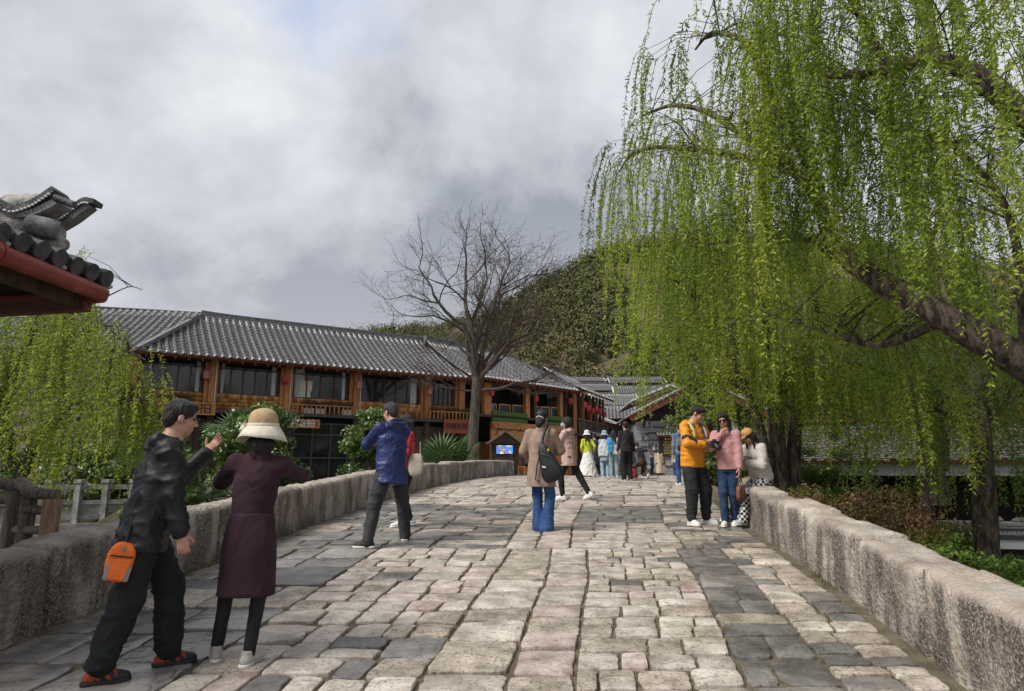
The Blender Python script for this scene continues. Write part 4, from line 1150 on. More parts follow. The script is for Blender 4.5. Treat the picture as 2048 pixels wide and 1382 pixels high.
# ------------------------------------------------------------------ white eaves building behind the willows on the right
Fw = Fr(8.6, 19.8, -1.25, R(-16))
wh = Fw.root('riverside_house')
tag(wh, 'low riverside house with white fascia and dark tiled roof behind the willow trunks', 'house')
Lw = 19
zf0, zf1 = Fw.hit(1700, 951, 0)[1], Fw.hit(1700, 926, 0)[1]
G = Geo(); G.box((Lw / 2, .1, (zf0 + zf1) / 2), (Lw, .3, zf1 - zf0)); G.build('fascia', WHITE_W, wh)
tiled_slope(wh, (-.2, -.45, zf1 + .05), (Lw, -.45, zf1 + .05), (-.2, 1.6, zf1 + 1.15), (Lw, 1.6, zf1 + 1.15), name='roof', rows='parts', mortar=False, spacing=.34, r=.085)
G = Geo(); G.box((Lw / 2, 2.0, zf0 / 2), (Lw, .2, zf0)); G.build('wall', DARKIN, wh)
G = Geo(); G.box((.35, .12, zf0 / 2), (.75, .45, zf0)); G.build('pier', WHITE_W, wh)
for k in range(6): G = Geo(); G.box((3.2 + k * 2.9, .12, zf0 / 2), (.2, .2, zf0)); G.build('post', WOOD_D, wh)
G = Geo(); G.box((Lw / 2, 2.4, zf1 + 2.0), (Lw, .2, 2.2)); G.build('upper_wall', WOOD_D, wh)
for k in range(9):
    window(wh, .5 + k * 2.05, 2.2 + k * 2.05, zf1 + 1.35, zf1 + 2.6, 2.26, lights=4, transom=0, frame=WOOD_O)
tiled_slope(wh, (-.5, 1.5, zf1 + 2.9), (Lw, 1.5, zf1 + 2.9), (-.5, 4.6, zf1 + 4.7), (Lw, 4.6, zf1 + 4.7), name='upper_roof', rows='joined', mortar=False)
MOSST = mat('mossy_dark_tile', (0.045, 0.040, 0.032), (0.12, 0.105, 0.085), scale=7, rough=.9, bump=.5, bscale=40, c3=(0.10, 0.115, 0.05))
for c_ in wh.children_recursive:
    if c_.name.startswith('tile_row') and c_.type == 'MESH': c_.data.materials[0] = MOSST
# low white garden wall with a dark sign
wp = at(1950, 1100, 14.0)
gw = empty('garden_wall', (wp.x - .5, 14.0, -1.3), R(-12)); tag(gw, 'low white garden wall with stone coping beside the right willow trunk', 'wall')
hgw = at(2000, 1049, 14.0).z + 1.3; lgw = at(2000, 1094, 14.0).z + 1.3
G = Geo(); G.box((2.2, 0, (hgw + lgw) / 2), (4.6, .3, hgw - lgw)); G.build('wall_face', WHITE_W, gw)
G = Geo(); G.box((2.2, .05, lgw / 2), (4.4, .2, lgw)); G.build('dark_base', DARKIN, gw)
G = Geo(); G.box((2.2, 0, hgw + .035), (4.7, .42, .07)); G.build('coping', STONE_G, gw, bevel=.015)
for q in range(5):
    g = Geo(); r_ = random.uniform(.09, .16); g.lathe([(r_ * .7, 0), (r_, r_ * .3), (r_ * .8, r_ * .7), (r_ * .3, r_ * .95)], (0, 0, 0), 9)
    ob = g.build('coping_stone', STONE_G, gw, True); ob.location = (.8 + q * .55, .02, hgw + .06); ob.scale = (1.6, 1, 1)
so = empty('name_sign', gw.matrix_basis @ Vector((.98, -.175, (hgw + lgw) / 2 + .07)), R(-12))
G = Geo(); G.box((0, 0, 0), (.78, .03, .22)); G.build('panel', BLACK_M, so)
sign_text(so, '丁洛高原甄选馆', .082, WHITE_W, x=.05, y=-.018, z=.01)
G = Geo(); G.box((-.33, -.018, .01), (.075, .01, .1)); G.build('emblem', WHITE_W, so)
tag(so, 'small dark name sign with pale characters on the white garden wall', 'sign')
# ================================================================== hill
SKYL = [(-400, 690), (200, 672), (700, 663), (760, 657), (870, 652), (960, 628), (1030, 595), (1100, 553), (1170, 522), (1240, 494), (1320, 484), (1420, 478), (1560, 470), (1760, 480), (2048, 520), (2600, 640)]
def skyline(px): return lerp_tab(SKYL, px)
def ridgeY(px): return 330 if px < 860 else (330 - 90 * sst(860, 1100, px))
hx = np.arange(-300, 2500, 28); nd = 26
HV = []
FOOT = 140.0
def hill_pt(px, t):
    Yr = ridgeY(px); zr = at(px, skyline(px) + 8, Yr).z
    Y = FOOT + (Yr - FOOT) * t
    X = at(px, 900, Yr).x / Yr * Y
    z0 = hground(0, FOOT) + 1.5
    if t <= 1: z = z0 + (zr - z0) * (t ** 1.12)
    else: z = zr - (t - 1) * 60
    return X, Y, z
for t in np.linspace(0, 1.25, nd):
    for px in hx:
        X, Y, z = hill_pt(px, t)
        HV.append((X, Y, z))
HV = np.array(HV); HV[:, 2] += (2.2 * vnoise(HV, .035, 3) + 1.0 * vnoise(HV, .1, 4)) * np.clip((HV[:, 1] - FOOT) / 40, 0, 1)
hi_ = np.arange(len(HV)).reshape(nd, len(hx))
HF = np.stack([hi_[:-1, :-1], hi_[:-1, 1:], hi_[1:, 1:], hi_[1:, :-1]], -1).reshape(-1, 4)
HILL = mat('hill_earth', (0.045, 0.048, 0.022), (0.10, 0.085, 0.045), scale=.05, rough=.95, bump=.5, bscale=.8, c3=(0.26, 0.17, 0.10), pos=(.38, .56))
tag(link('hill', np_mesh('hill', HV, HF, HILL, True)), 'scrub covered hill behind the village', kind='structure')

# --- foliage helpers
def clumps(centres, radii, n, size, seed=0, flat=.8, tint0=None, loose=.55, mixt=.45):
    """many small leaf quads spread through ellipsoids; returns verts, faces, tints"""
    r = np.random.default_rng(seed)
    C = np.repeat(np.asarray(centres, float), n, 0); Rr = np.repeat(np.asarray(radii, float), n, 0)
    m = len(C)
    d = r.normal(size=(m, 3)); d /= np.linalg.norm(d, axis=1, keepdims=True)
    rad = r.random((m, 1)) ** (1 / 2.2)
    P = C + d * rad * Rr
    nn = d + r.normal(size=(m, 3)) * loose; nn /= np.linalg.norm(nn, axis=1, keepdims=True)
    a = np.cross(nn, r.normal(size=(m, 3))); a /= np.linalg.norm(a, axis=1, keepdims=True)
    b = np.cross(nn, a)
    s = size * r.uniform(.6, 1.4, (m, 1))
    V = np.empty((m, 4, 3)); V[:, 0] = P - a * s; V[:, 1] = P - b * s * .5; V[:, 2] = P + a * s; V[:, 3] = P + b * s * .5
    F = np.arange(m * 4).reshape(m, 4)
    t = r.random(m) * mixt + (np.repeat(tint0, n) if tint0 is not None else r.random(m)) * (1 - mixt)
    return V.reshape(-1, 3), F, t

PINE = mat('hillside_foliage', (0.05, 0.06, 0.02), rough=.9, spec=.15, tint=[(0.048, 0.064, 0.030), (0.088, 0.100, 0.042), (0.135, 0.125, 0.056), (0.20, 0.145, 0.078)])
rr_ = np.random.default_rng(11)
cs, rd, tn = [], [], []
for _ in range(4600):
    px = rr_.uniform(-250, 2300) if rr_.random() < .35 else rr_.uniform(640, 1500); t = rr_.random() ** .8 * 1.03
    X, Y, z = hill_pt(px, t)
    q = float(vnoise(np.array([[X, Y, 0]]), .03, 8)[0])
    bare = float(vnoise(np.array([[X, Y, 0]]), .06, 21)[0])
    if bare > .42 and px > 900: continue
    if px < 880 and t > .55 and rr_.random() < .3: pass
    s = rr_.uniform(1.3, 2.6) if rr_.random() < .5 else rr_.uniform(2.6, 4.6)
    z += 2.2 * q * 0
    cs.append((X, Y, z + s * .7)); rd.append((s, s, s * rr_.uniform(.8, 1.25)))
    tn.append(np.clip(.40 + .30 * q + rr_.normal() * .22 + (.2 if px < 1180 and t < .5 else 0), 0, 1))
V, F, T = clumps(cs, rd, 85, .46, 5, tint0=np.array(tn), loose=.3, mixt=.15)
tag(link('hillside_forest', np_mesh('hillside_forest', V, F, PINE, tint=T)), 'dense scrub and pine forest covering the hill', 'forest', kind='stuff')

# mast on the far ridge
mp_ = at(845, 650, 330)
mo = empty('radio_mast', (mp_.x, 325, mp_.z - 3)); tag(mo, 'thin radio mast on the low ridge left of the hill', 'mast')
G = Geo(); G.tube([(0, 0, -2), (0, 0, 12)], [.3, .1], 5); G.build('pole', BLACK_M, mo)
G = Geo()
for z in (7, 9.5): G.bar((-1.4, 0, z), (1.4, 0, z), .2, .2)
G.build('crossarm', BLACK_M, mo)
mast_px = at(786, 655, 330); mo.location = (mast_px.x, 330, mast_px.z - 3)

# ================================================================== trees
BARK = mat('grey_bark', (0.035, 0.029, 0.023), (0.125, 0.105, 0.086), scale=5, rough=.95, bump=1.0, bscale=18, stretch=(3, 3, .6), c3=(0.12, 0.14, 0.07))
BARKW = mat('willow_bark', (0.035, 0.026, 0.020), (0.165, 0.125, 0.098), scale=6, rough=.95, bump=1.6, bscale=14, stretch=(2.2, 2.2, .7), pos=(.4, .62))
TWIG = mat('twig_bark', (0.045, 0.032, 0.025), (0.09, 0.07, 0.055), scale=4, rough=.9)

def branch_path(p, d, L_, n, curl, r, droop=0.0, wob=.12):
    pts = [Vector(p)]; d = Vector(d).normalized()
    for i in range(n):
        d = (d + Vector((r.gauss(0, wob), r.gauss(0, wob), r.gauss(0, wob) + curl - droop * (i / n)))).normalized()
        pts.append(pts[-1] + d * L_ / n)
    return pts, d

def grow(G, p, d, L_, rad, lvl, r, spec, tips=None):
    """recursive bare branching"""
    n = 5 if lvl < 2 else (4 if lvl < 4 else 3)
    pts, dend = branch_path(p, d, L_, n, spec['curl'][min(lvl, 9)], r, wob=.10 + .02 * lvl)
    r1 = rad * spec['taper']
    G.tube(pts, [rad + (r1 - rad) * i / n for i in range(n + 1)], 8 if lvl < 1 else (6 if lvl < 2 else (4 if lvl < 4 else 3)), cap=False)
    if tips is not None: tips.append((pts, rad, lvl))
    if lvl >= spec['levels']: return
    kids = spec['kids'][min(lvl, len(spec['kids']) - 1)]
    for k in range(kids):
        t = 1.0 if k == 0 else r.uniform(.35, .95)
        idx = min(int(t * n), n); q = pts[idx]
        ax = Vector((r.gauss(0, 1), r.gauss(0, 1), r.gauss(0, 1))).cross(dend).normalized()
        ang = r.uniform(*spec['ang']) * (.45 if k == 0 else 1)
        nd_ = Matrix.Rotation(ang, 3, ax) @ dend
        if nd_.z < -.15 and lvl < 5: nd_.z = abs(nd_.z) * .5
        grow(G, q, nd_, L_ * spec['len'] * r.uniform(.75, 1.15), max(.0065, r1 * (.85 if k == 0 else r.uniform(.5, .72)) * (1 - .15 * t + .15)), lvl + 1, r, spec, tips)

# ------------------------------------------------------------------ bare tree in front of the restaurant
tb = at(943, 914, 28.0)
bt = empty('bare_tree', (tb.x, 28.0, .45)); tag(bt, 'leafless tree with a wide fan of thin twigs in front of the restaurant', 'tree')
r_ = random.Random(21)
fork = at(955, 752, 28.0) - Vector((tb.x, 28.0, .45))
G = Geo(); tr_pts = [Vector((0, 0, -.4)), Vector((-.02, 0, .6)), Vector((.05, 0, 2.2)), Vector((.12, .05, 3.6)), fork]
G.tube(tr_pts, [.36, .25, .22, .21, .22], 12); G.build('trunk', BARK, bt, True)
spec = dict(curl=[.05, .07, .06, .05, .04, .03, .02, .0, 0, 0], taper=.68, levels=7, kids=[3, 3, 3, 3, 3, 3, 2], ang=(.35, .85), len=.745)
main = [((-.40, .1, .95), 1.9, .13), ((-.16, -.3, 1.0), 2.6, .15), ((.06, .2, 1.0), 3.3, .17), ((.36, -.1, 1.0), 2.8, .14), ((.72, .15, .75), 2.1, .12), ((-.1, .6, .9), 2.4, .12), ((1.1, -.3, .18), 1.7, .09), ((-1.1, -.2, .12), 1.2, .06), ((.3, -.7, .7), 2.1, .11)]
for i, (d, L_, rad) in enumerate(main):
    G = Geo()
    sp = dict(spec)
    if abs(d[0]) > 1: sp = dict(spec, levels=6, curl=[.02, .02, .0, -.02, -.03, -.04, 0, 0, 0, 0])
    grow(G, fork + Vector((0, 0, -.25 - (.4 if abs(d[0]) > 1 else 0))), d, L_ * 1.0, rad, 1, r_, sp)
    G.build('limb', [BARK if rad > .14 else TWIG], bt, True)

# ------------------------------------------------------------------ willow strands
def leaf_mesh_arrays(P, D, L_, W_, r):
    """narrow pointed leaf at each P, along direction D"""
    m = len(P)
    side = np.cross(D, r.normal(size=(m, 3))); side /= np.linalg.norm(side, axis=1, keepdims=True) + 1e-9
    nrm = np.cross(D, side)
    V = np.empty((m, 4, 3))
    V[:, 0] = P; V[:, 1] = P + D * (L_ * .42)[:, None] + side * W_[:, None] + nrm * (W_ * .3)[:, None]
    V[:, 2] = P + D * L_[:, None]; V[:, 3] = P + D * (L_ * .42)[:, None] - side * W_[:, None] + nrm * (W_ * .3)[:, None]
    return V.reshape(-1, 3)

def strands(starts, outd, lens, seed, leaf=.055, width=.0075, gap=.03, base_tint=None, sway=.25, per=1):
    """hanging twigs with leaves; returns (leaf verts, tint), (twig verts, twig faces)"""
    r = np.random.default_rng(seed)
    LV, LT, TV, TF = [], [], [], []; tb_ = 0
    for i, (p, o, L_) in enumerate(zip(starts, outd, lens)):
        n = max(6, int(L_ / .09))
        t = np.linspace(0, 1, n)
        arc = min(.55, L_ * .22)
        x = arc * (1 - np.exp(-4 * t))
        z = -L_ * t + .22 * arc * np.sin(np.pi * np.clip(t * 5, 0, 1))
        ph = r.uniform(0, 6.28, 2); fr = r.uniform(.6, 1.5, 2); am = sway * .12 * r.uniform(.3, 1.2)
        pts = np.stack([p[0] + o[0] * x + am * np.sin(fr[0] * L_ * t + ph[0]) * t, p[1] + o[1] * x + am * np.sin(fr[1] * L_ * t + ph[1]) * t, p[2] + z], 1)
        # twig as thin ribbon prism
        w = .0035 * (1.3 - t)[:, None] * np.array([[1, .4, 0]])
        TV.append(np.concatenate([pts - w, pts + w], 0))
        k = np.arange(n - 1); TF.append(np.stack([k, k + 1, n + k + 1, n + k], 1) + tb_); tb_ += 2 * n
        m = int(L_ / gap) * per
        u = np.sort(r.random(m)) ** .9
        idx = np.clip((u * (n - 1)).astype(int), 0, n - 2); f = (u * (n - 1) - idx)[:, None]
        P = pts[idx] * (1 - f) + pts[idx + 1] * f + r.normal(0, .006, (m, 3))
        T_ = pts[idx + 1] - pts[idx]; T_ /= np.linalg.norm(T_, axis=1, keepdims=True) + 1e-9
        A = r.normal(size=(m, 3)); A -= T_ * (A * T_).sum(1, keepdims=True); A /= np.linalg.norm(A, axis=1, keepdims=True)
        D = T_ * r.uniform(.25, .9, (m, 1)) + A * r.uniform(.5, 1.0, (m, 1)); D /= np.linalg.norm(D, axis=1, keepdims=True)
        LV.append(leaf_mesh_arrays(P, D, leaf * r.uniform(.55, 1.3, m), width * r.uniform(.7, 1.3, m), r))
        bt_ = base_tint[i] if base_tint is not None else r.random()
        LT.append(np.clip(bt_ + r.normal(0, .13, m) + .12 * (u - .5), 0, 1))
    LV = np.concatenate(LV); LF = np.arange(len(LV)).reshape(-1, 4)
    return LV, LF, np.concatenate(LT), np.concatenate(TV), np.concatenate(TF)

WLEAF = mat('willow_leaf', (0.1, 0.16, 0.03), rough=.5, spec=.35, transl=.5, tint=[(0.075, 0.14, 0.022), (0.175, 0.275, 0.034), (0.32, 0.42, 0.050), (0.52, 0.54, 0.085)])
WTWIG = mat('willow_twig', (0.07, 0.075, 0.025), (0.12, 0.11, 0.04), rough=.7)

def limb_tree(root, limbs, seed, matl=BARKW, sides=9):
    """limbs: list of (points, r0, r1) in root coordinates"""
    out = []
    for i, (pts, r0, r1) in enumerate(limbs):
        P = [Vector(p) for p in pts]
        # smooth resample
        Q = []
        for a, b in zip(P, P[1:]):
            for k in range(4): Q.append(a.lerp(b, k / 4))
        Q.append(P[-1])
        for _ in range(2):
            Q = [Q[0]] + [(Q[k - 1] + Q[k] * 2 + Q[k + 1]) / 4 for k in range(1, len(Q) - 1)] + [Q[-1]]
        rr = [r0 + (r1 - r0) * k / (len(Q) - 1) for k in range(len(Q))]
        rr = [v * (1 + .10 * mnoise.noise(Q[k] * 2.3)) for k, v in enumerate(rr)]
        G = Geo(); G.tube(Q, rr, sides if r0 > .08 else 6)
        G.build('trunk' if i == 0 else 'limb', matl, root, True); out.append(Q)
    return out

def hash01(p): return (mnoise.noise(p * 1.3) * 1.6 + .5)
def willow(root, limbs, seed, n, lmin, lmax, zmin, tint_lo, tint_hi, skip=1, spread=.9, leaf=.055, gap=.03, width=.0075, extra_pts=None, start_from=.25, limits=None, keep=None):
    r = random.Random(seed)
    Q = limb_tree(root, limbs, seed)
    starts, outs, lens, tints = [], [], [], []
    src = []
    for li, q in enumerate(Q):
        if li < skip: continue
        src += [(q, li)]
    G = Geo()
    for k in range(n):
        if k % 7 == 0:
            q, li = r.choice(src)
            t = r.uniform(start_from, 1.0); p = q[int(t * (len(q) - 1))]
            a0 = r.uniform(0, 6.28); rad0 = spread * math.sqrt(r.random()); zz = r.uniform(-.15, .55); lc = r.uniform(lmin, lmax); ct = r.gauss(0, .17)
        a = a0 + r.gauss(0, .25); rad = rad0 + r.gauss(0, .10)
        o = (math.cos(a), math.sin(a))
        s = p + Vector((o[0] * rad, o[1] * rad, zz * (0.4 + abs(rad)) + r.gauss(0, .06)))
        # twig from the limb to the strand's start
        L_ = lc * r.uniform(.55, 1.1)
        if limits: L_ = min(L_, limits(s))
        wz = root.location.z + s.z
        L_ = min(L_, wz - zmin - r.uniform(0, .5))
        if L_ < .3: continue
        if keep and not keep(root.location + s, L_): continue
        if k % 3 == 0: G.tube([p, (p + s) / 2 + Vector((0, 0, .12 * abs(rad) + .03)), s], [.010, .007, .004], 3, cap=False)
        starts.append(s); outs.append(o); lens.append(L_)
        c = float(mnoise.noise(s * .7)) * .5 + .5
        tints.append(tint_lo + (tint_hi - tint_lo) * min(1, max(0, c + ct + r.gauss(0, .08))))
    LV, LF, LT, TV, TF = strands(starts, outs, lens, seed, leaf, width, gap, tints)
    if G.v: tag(G.build('twigs', TWIG, root), kind='stuff')
    o = tag(link('crown', np_mesh('crown', LV, LF, WLEAF, tint=LT), root), kind='stuff')
    tag(link('hanging_twigs', np_mesh('hanging_twigs', TV, TF, WTWIG), root), kind='stuff')
    return len(LF)

def rel(root, pts): return [Vector(p) - root.location for p in pts]
A_ = at
nl = 0
def clear_trunk(s):
    """strands that start in front of the leaning trunk end above it"""
    p = s + Vector((8.6, 6.4, -1.2)); dep = p.y * math.cos(_p) + (p.z - CAM_Z) * math.sin(_p)
    if p.y > 8.7: return 9.0
    zt_ = 4.35 - (p.x / max(p.y, 1) - .44) * 5.9 * p.y / 8.0
    if p.x / p.y < .45 or mnoise.noise(p * 5) > .38: return 9.0
    return 9.0 if p.z < zt_ else p.z - zt_ - .12
# the large leaning willow on the right bank
wa = empty('willow_tree', (8.6, 6.4, -1.2)); tag(wa, 'large leaning willow with thick dark trunk reaching over the right parapet', 'willow tree', 'willows by the stream')
limbsA = [
    rel(wa, [(8.6, 6.4, -1.4), (7.6, 6.6, .9), A_(2048, 725, 7.0), A_(1900, 640, 7.3), A_(1740, 552, 7.9), A_(1640, 478, 8.4)]),
    rel(wa, [A_(1660, 495, 8.3), A_(1640, 400, 8.5), A_(1590, 340, 8.8), A_(1500, 280, 9.2), A_(1410, 218, 9.8), A_(1340, 208, 10.2), A_(1285, 232, 10.5)]),
    rel(wa, [A_(1640, 400, 8.5), A_(1610, 300, 8.0), A_(1540, 200, 8.0), A_(1500, 80, 8.4), A_(1420, 60, 8.8), A_(1390, 100, 9.0)]),
    rel(wa, [A_(1560, 330, 8.9), A_(1420, 300, 9.6), A_(1320, 292, 10.4), A_(1260, 305, 10.8), A_(1238, 345, 10.9)]),
    rel(wa, [A_(1660, 480, 8.3), A_(1560, 470, 9.4), A_(1460, 480, 10.2), A_(1360, 500, 11.0)]),
    rel(wa, [A_(1900, 635, 7.4), A_(1760, 700, 8.6), A_(1640, 660, 9.6), A_(1520, 620, 10.5)]),
    rel(wa, [A_(2048, 700, 7.0), A_(2040, 500, 6.6), A_(2000, 380, 6.6), A_(1900, 280, 7.0), A_(1800, 250, 7.6), A_(1740, 330, 8.2)]),
    rel(wa, [(8.0, 5.6, 2.6), A_(2200, 380, 6.0), A_(2048, 232, 6.0), A_(1960, 150, 6.2), A_(1860, 110, 6.6), A_(1770, 150, 7.0), A_(1640, 150, 7.6)]),
    rel(wa, [A_(1870, 112, 6.6), A_(1850, 0, 6.6), A_(1880, -110, 6.6)]),
    rel(wa, [A_(1780, 140, 7.0), A_(1720, 40, 7.2), A_(1690, -60, 7.2), A_(1620, -120, 7.4)]),
]
radA = [(.25, .11), (.10, .02), (.10, .015), (.07, .012), (.08, .012), (.06, .012), (.05, .012), (.17, .04), (.07, .03), (.07, .015)]
limbsA = [(p, *q) for p, q in zip(limbsA, radA)]
nl += willow(wa, limbsA, 31, 2700, .8, 3.3, 1.2, .15, .9, spread=1.4, leaf=.068, gap=.0185, width=.0100, limits=clear_trunk, keep=lambda p, l: p.x > .160 * p.y and (p.z - l > 2.35 or p.x > 4.9) and hash01(p) < (.42 if p.x < .36 * p.y and p.z > 4.2 else (.75 if p.z > 5 else .9)))
# willow behind: gnarled clump of stems at the bridge end
def back_willow(pxb, Y, zb, label, stems, seed, n, leaf, lo, hi, lmin=.8, lmax=3.0, zmin=1.2, spread=1.3, gap=.03, width=.011):
    b = at(pxb, 940, Y)
    w = empty('willow_tree', (b.x, Y, zb)); tag(w, label, 'willow tree', 'willows by the stream')
    lb = []
    for pts, r0, r1 in stems: lb.append((rel(w, [at(px, py, yy) if len(q) == 3 else q for q in pts for px, py, yy in [q]]), r0, r1))
    return willow(w, lb, seed, n, lmin, lmax, zmin, lo, hi, spread=spread, leaf=leaf, gap=gap, width=width, skip=1, start_from=.2, keep=lambda p, l: p.x > .19 * p.y and (p.z - l > 2.35 or p.x > 5.6))
nl += back_willow(1562, 14.0, .2, 'twisted willow clump with several dark stems at the parapet end', [
    ([(1558, 985, 14), (1556, 900, 14), (1548, 800, 14), (1540, 700, 13.9), (1520, 600, 13.8)], .20, .10),
    ([(1585, 985, 14.1), (1588, 880, 14.1), (1600, 780, 14.2), (1622, 680, 14.2), (1640, 560, 14.2), (1660, 450, 14.2)], .17, .05),
    ([(1540, 960, 13.8), (1525, 860, 13.8), (1490, 770, 13.8), (1440, 680, 13.6), (1390, 600, 13.4), (1350, 560, 13.2)], .10, .02),
    ([(1548, 760, 14), (1500, 660, 13.6), (1450, 560, 13.4), (1410, 480, 13.2), (1350, 470, 13)], .09, .02),
    ([(1520, 620, 13.8), (1500, 520, 14), (1480, 420, 14.2), (1450, 400, 14.2)], .08, .02),
    ([(1600, 780, 14.2), (1660, 700, 14.8), (1720, 640, 15.2), (1760, 600, 15.4)], .08, .02),
], 41, 1600, .082, .40, 1.0, gap=.024, width=.012, zmin=2.0, lmax=2.6)
nl += back_willow(1862, 13.0, -1.2, 'upright willow with forked dark trunk behind the red-brown shrubs', [
    ([(1880, 1010, 13), (1868, 930, 13), (1850, 850, 13), (1835, 780, 13), (1810, 700, 13.1)], .19, .12),
    ([(1885, 940, 13), (1890, 850, 13.1), (1905, 760, 13.2), (1930, 660, 13.2)], .12, .05),
    ([(1810, 700, 13.1), (1760, 600, 13.4), (1720, 520, 13.6), (1690, 500, 13.8)], .10, .02),
    ([(1815, 710, 13.1), (1830, 600, 13.4), (1860, 500, 13.6), (1880, 430, 13.6)], .10, .02),
    ([(1905, 760, 13.2), (1960, 680, 13.6), (2020, 620, 13.8), (2060, 600, 14)], .08, .02),
    ([(1835, 780, 13), (1760, 740, 12.6), (1690, 720, 12.4), (1630, 730, 12.2)], .07, .015),
], 51, 680, .078, .05, .65, gap=.026, width=.012, zmin=1.9, lmax=2.4)
nl += back_willow(1972, 11.0, -1.2, 'straight dark willow trunk beside the white garden wall', [
    ([(1975, 1180, 11), (1972, 1060, 11), (1965, 940, 11), (1960, 850, 11), (1955, 770, 11), (1950, 690, 11.1)], .20, .13),
    ([(1955, 770, 11), (2000, 680, 11.2), (2040, 560, 11.4), (2080, 470, 11.5)], .10, .02),
    ([(1952, 720, 11), (1900, 620, 11.2), (1870, 520, 11.4), (1850, 420, 11.6)], .10, .02),
    ([(1962, 880, 11), (1900, 830, 10.7), (1840, 800, 10.5), (1790, 800, 10.4)], .05, .012),
    ([(1962, 850, 11), (2020, 800, 10.8), (2080, 770, 10.6)], .06, .012),
], 61, 500, .068, .05, .6, gap=.024, width=.010, zmin=.7, lmax=2.6)

# willow on the left bank
wl = empty('willow_tree', (-9.8, 13.5, -1.4)); tag(wl, 'drooping willow on the left bank in front of the restaurant corner', 'willow tree', 'willows by the stream')
LT_ = [
    rel(wl, [(-9.9, 13.4, -1.6), at(45, 960, 13.5), at(60, 900, 13.5), at(110, 850, 13.3), at(170, 790, 13.2)]),
    rel(wl, [at(20, 940, 13.4), at(5, 820, 13.4), at(30, 740, 13.3), at(65, 660, 13.2), at(90, 600, 13.2)]),
    rel(wl, [at(100, 860, 13.3), at(150, 800, 13), at(210, 740, 12.8), at(260, 700, 12.6), at(290, 720, 12.4)]),
    rel(wl, [at(60, 660, 13.2), at(130, 640, 13), at(200, 600, 13), at(260, 570, 13.2), at(285, 580, 13.4)]),
    rel(wl, [at(110, 850, 13.3), at(180, 830, 12.8), at(250, 800, 12.4), at(300, 800, 12.2)]),
    rel(wl, [at(5, 800, 13.4), at(-60, 700, 13.2), at(-120, 640, 13), at(-160, 640, 12.8)]),
    rel(wl, [at(30, 740, 13.3), at(100, 700, 14), at(170, 660, 14.4), at(230, 650, 14.6)]),
]
nl += willow(wl, [(p, *q) for p, q in zip(LT_, [(.20, .08), (.17, .03), (.08, .015), (.025, .006), (.07, .012), (.08, .012), (.06, .012)])], 71, 1450, .5, 2.4, .0, .35, .95, spread=1.0, leaf=.075, gap=.027, width=.0125, keep=lambda p, l: p.x < -.535 * p.y and (p.z < 3.75 or p.x < -.60 * p.y) and (p.z < 4.6 or p.x < -.66 * p.y or l < .5))
print('willow leaves', nl)

# ------------------------------------------------------------------ shrubs
def shrub(name, label, p, blobs, n, size, m, seed, cat='shrub', group='shrubs by the stream', stems=True):
    o = empty(name, p); tag(o, label, cat, group)
    r = np.random.default_rng(seed)
    C = [b[0] for b in blobs]; Rr = [b[1] for b in blobs]
    V, F, T = clumps(C, Rr, n, size, seed, tint0=r.random(len(C)))
    link('foliage', np_mesh('foliage', V, F, m, tint=T), o)
    if stems:
        G = Geo()
        rq = random.Random(seed)
        for c in C[::2]:
            c = Vector(c); G.tube([(c.x * .25, c.y * .25, -.2), c * .55 + Vector((rq.uniform(-.1, .1), 0, 0)), c], [.035, .02, .008], 5, cap=False)
        G.build('stems', TWIG, o)
    return o
def blobset(w, d, h, n, seed, rs=(.25, .45)):
    r = random.Random(seed); out = []
    for _ in range(n):
        a = r.uniform(0, 6.28); q = math.sqrt(r.random()); z = r.uniform(.08, 1) ; s = math.sqrt(max(.05, 1 - (z - .35) ** 2 / .55))
        rr = r.uniform(*rs); out.append(((w * q * s * math.cos(a), d * q * s * math.sin(a), h * z), (rr, rr, rr * .75)))
    return out
GLOSSY = mat('glossy_green_leaf', (0.05, 0.10, 0.02), rough=.38, spec=.5, transl=.25, tint=[(0.025, 0.058, 0.013), (0.06, 0.12, 0.023), (0.115, 0.185, 0.038), (0.24, 0.28, 0.06)])
p = at(505, 990, 18.5); shrub('evergreen_shrub', 'rounded glossy green shrub behind the woman in the straw hat', (p.x, 18.5, .3), blobset(1.25, 1.1, 2.9, 60, 3), 240, .058, GLOSSY, 81)
p = at(735, 960, 21.5); shrub('evergreen_shrub', 'tall loose green shrub behind the man in the navy jacket', (p.x, 21.5, .5), blobset(1.0, .9, 2.75, 46, 4), 230, .06, GLOSSY, 82)
p = at(330, 990, 16.0); shrub('evergreen_shrub', 'small pale green shrub between the left willow and the black jacket', (p.x, 16.0, .2), blobset(.9, .6, 1.7, 26, 5, (.2, .35)), 170, .055, GLOSSY, 83)
p = at(110, 960, 20.5); shrub('bank_shrub', 'low dark shrub behind the stone railing by the left willow', (p.x, 21.0, .3), blobset(2.4, 1.0, 2.0, 60, 15, (.3, .5)), 170, .06, GLOSSY, 94)
p = at(250, 960, 20.5); shrub('bank_shrub', 'leafy shrub behind the stone railing under the restaurant wing', (p.x, 21.5, .3), blobset(1.9, 1.0, 2.3, 60, 16, (.3, .5)), 170, .06, GLOSSY, 95)
MAPLE = mat('spring_maple_leaf', (0.10, 0.14, 0.03), rough=.55, transl=.35, tint=[(0.035, 0.06, 0.012), (0.08, 0.12, 0.02), (0.15, 0.17, 0.03), (0.20, 0.15, 0.04)])
RUST = mat('rust_twiggy_leaf', (0.12, 0.07, 0.03), rough=.7, transl=.2, tint=[(0.04, 0.022, 0.012), (0.085, 0.045, 0.022), (0.13, 0.075, 0.03), (0.16, 0.14, 0.035)])
SPRING = mat('fresh_maple_leaf', (0.1, 0.16, 0.03), rough=.55, transl=.35, tint=[(0.04, 0.085, 0.014), (0.09, 0.165, 0.022), (0.15, 0.23, 0.03), (0.22, 0.27, 0.04)])
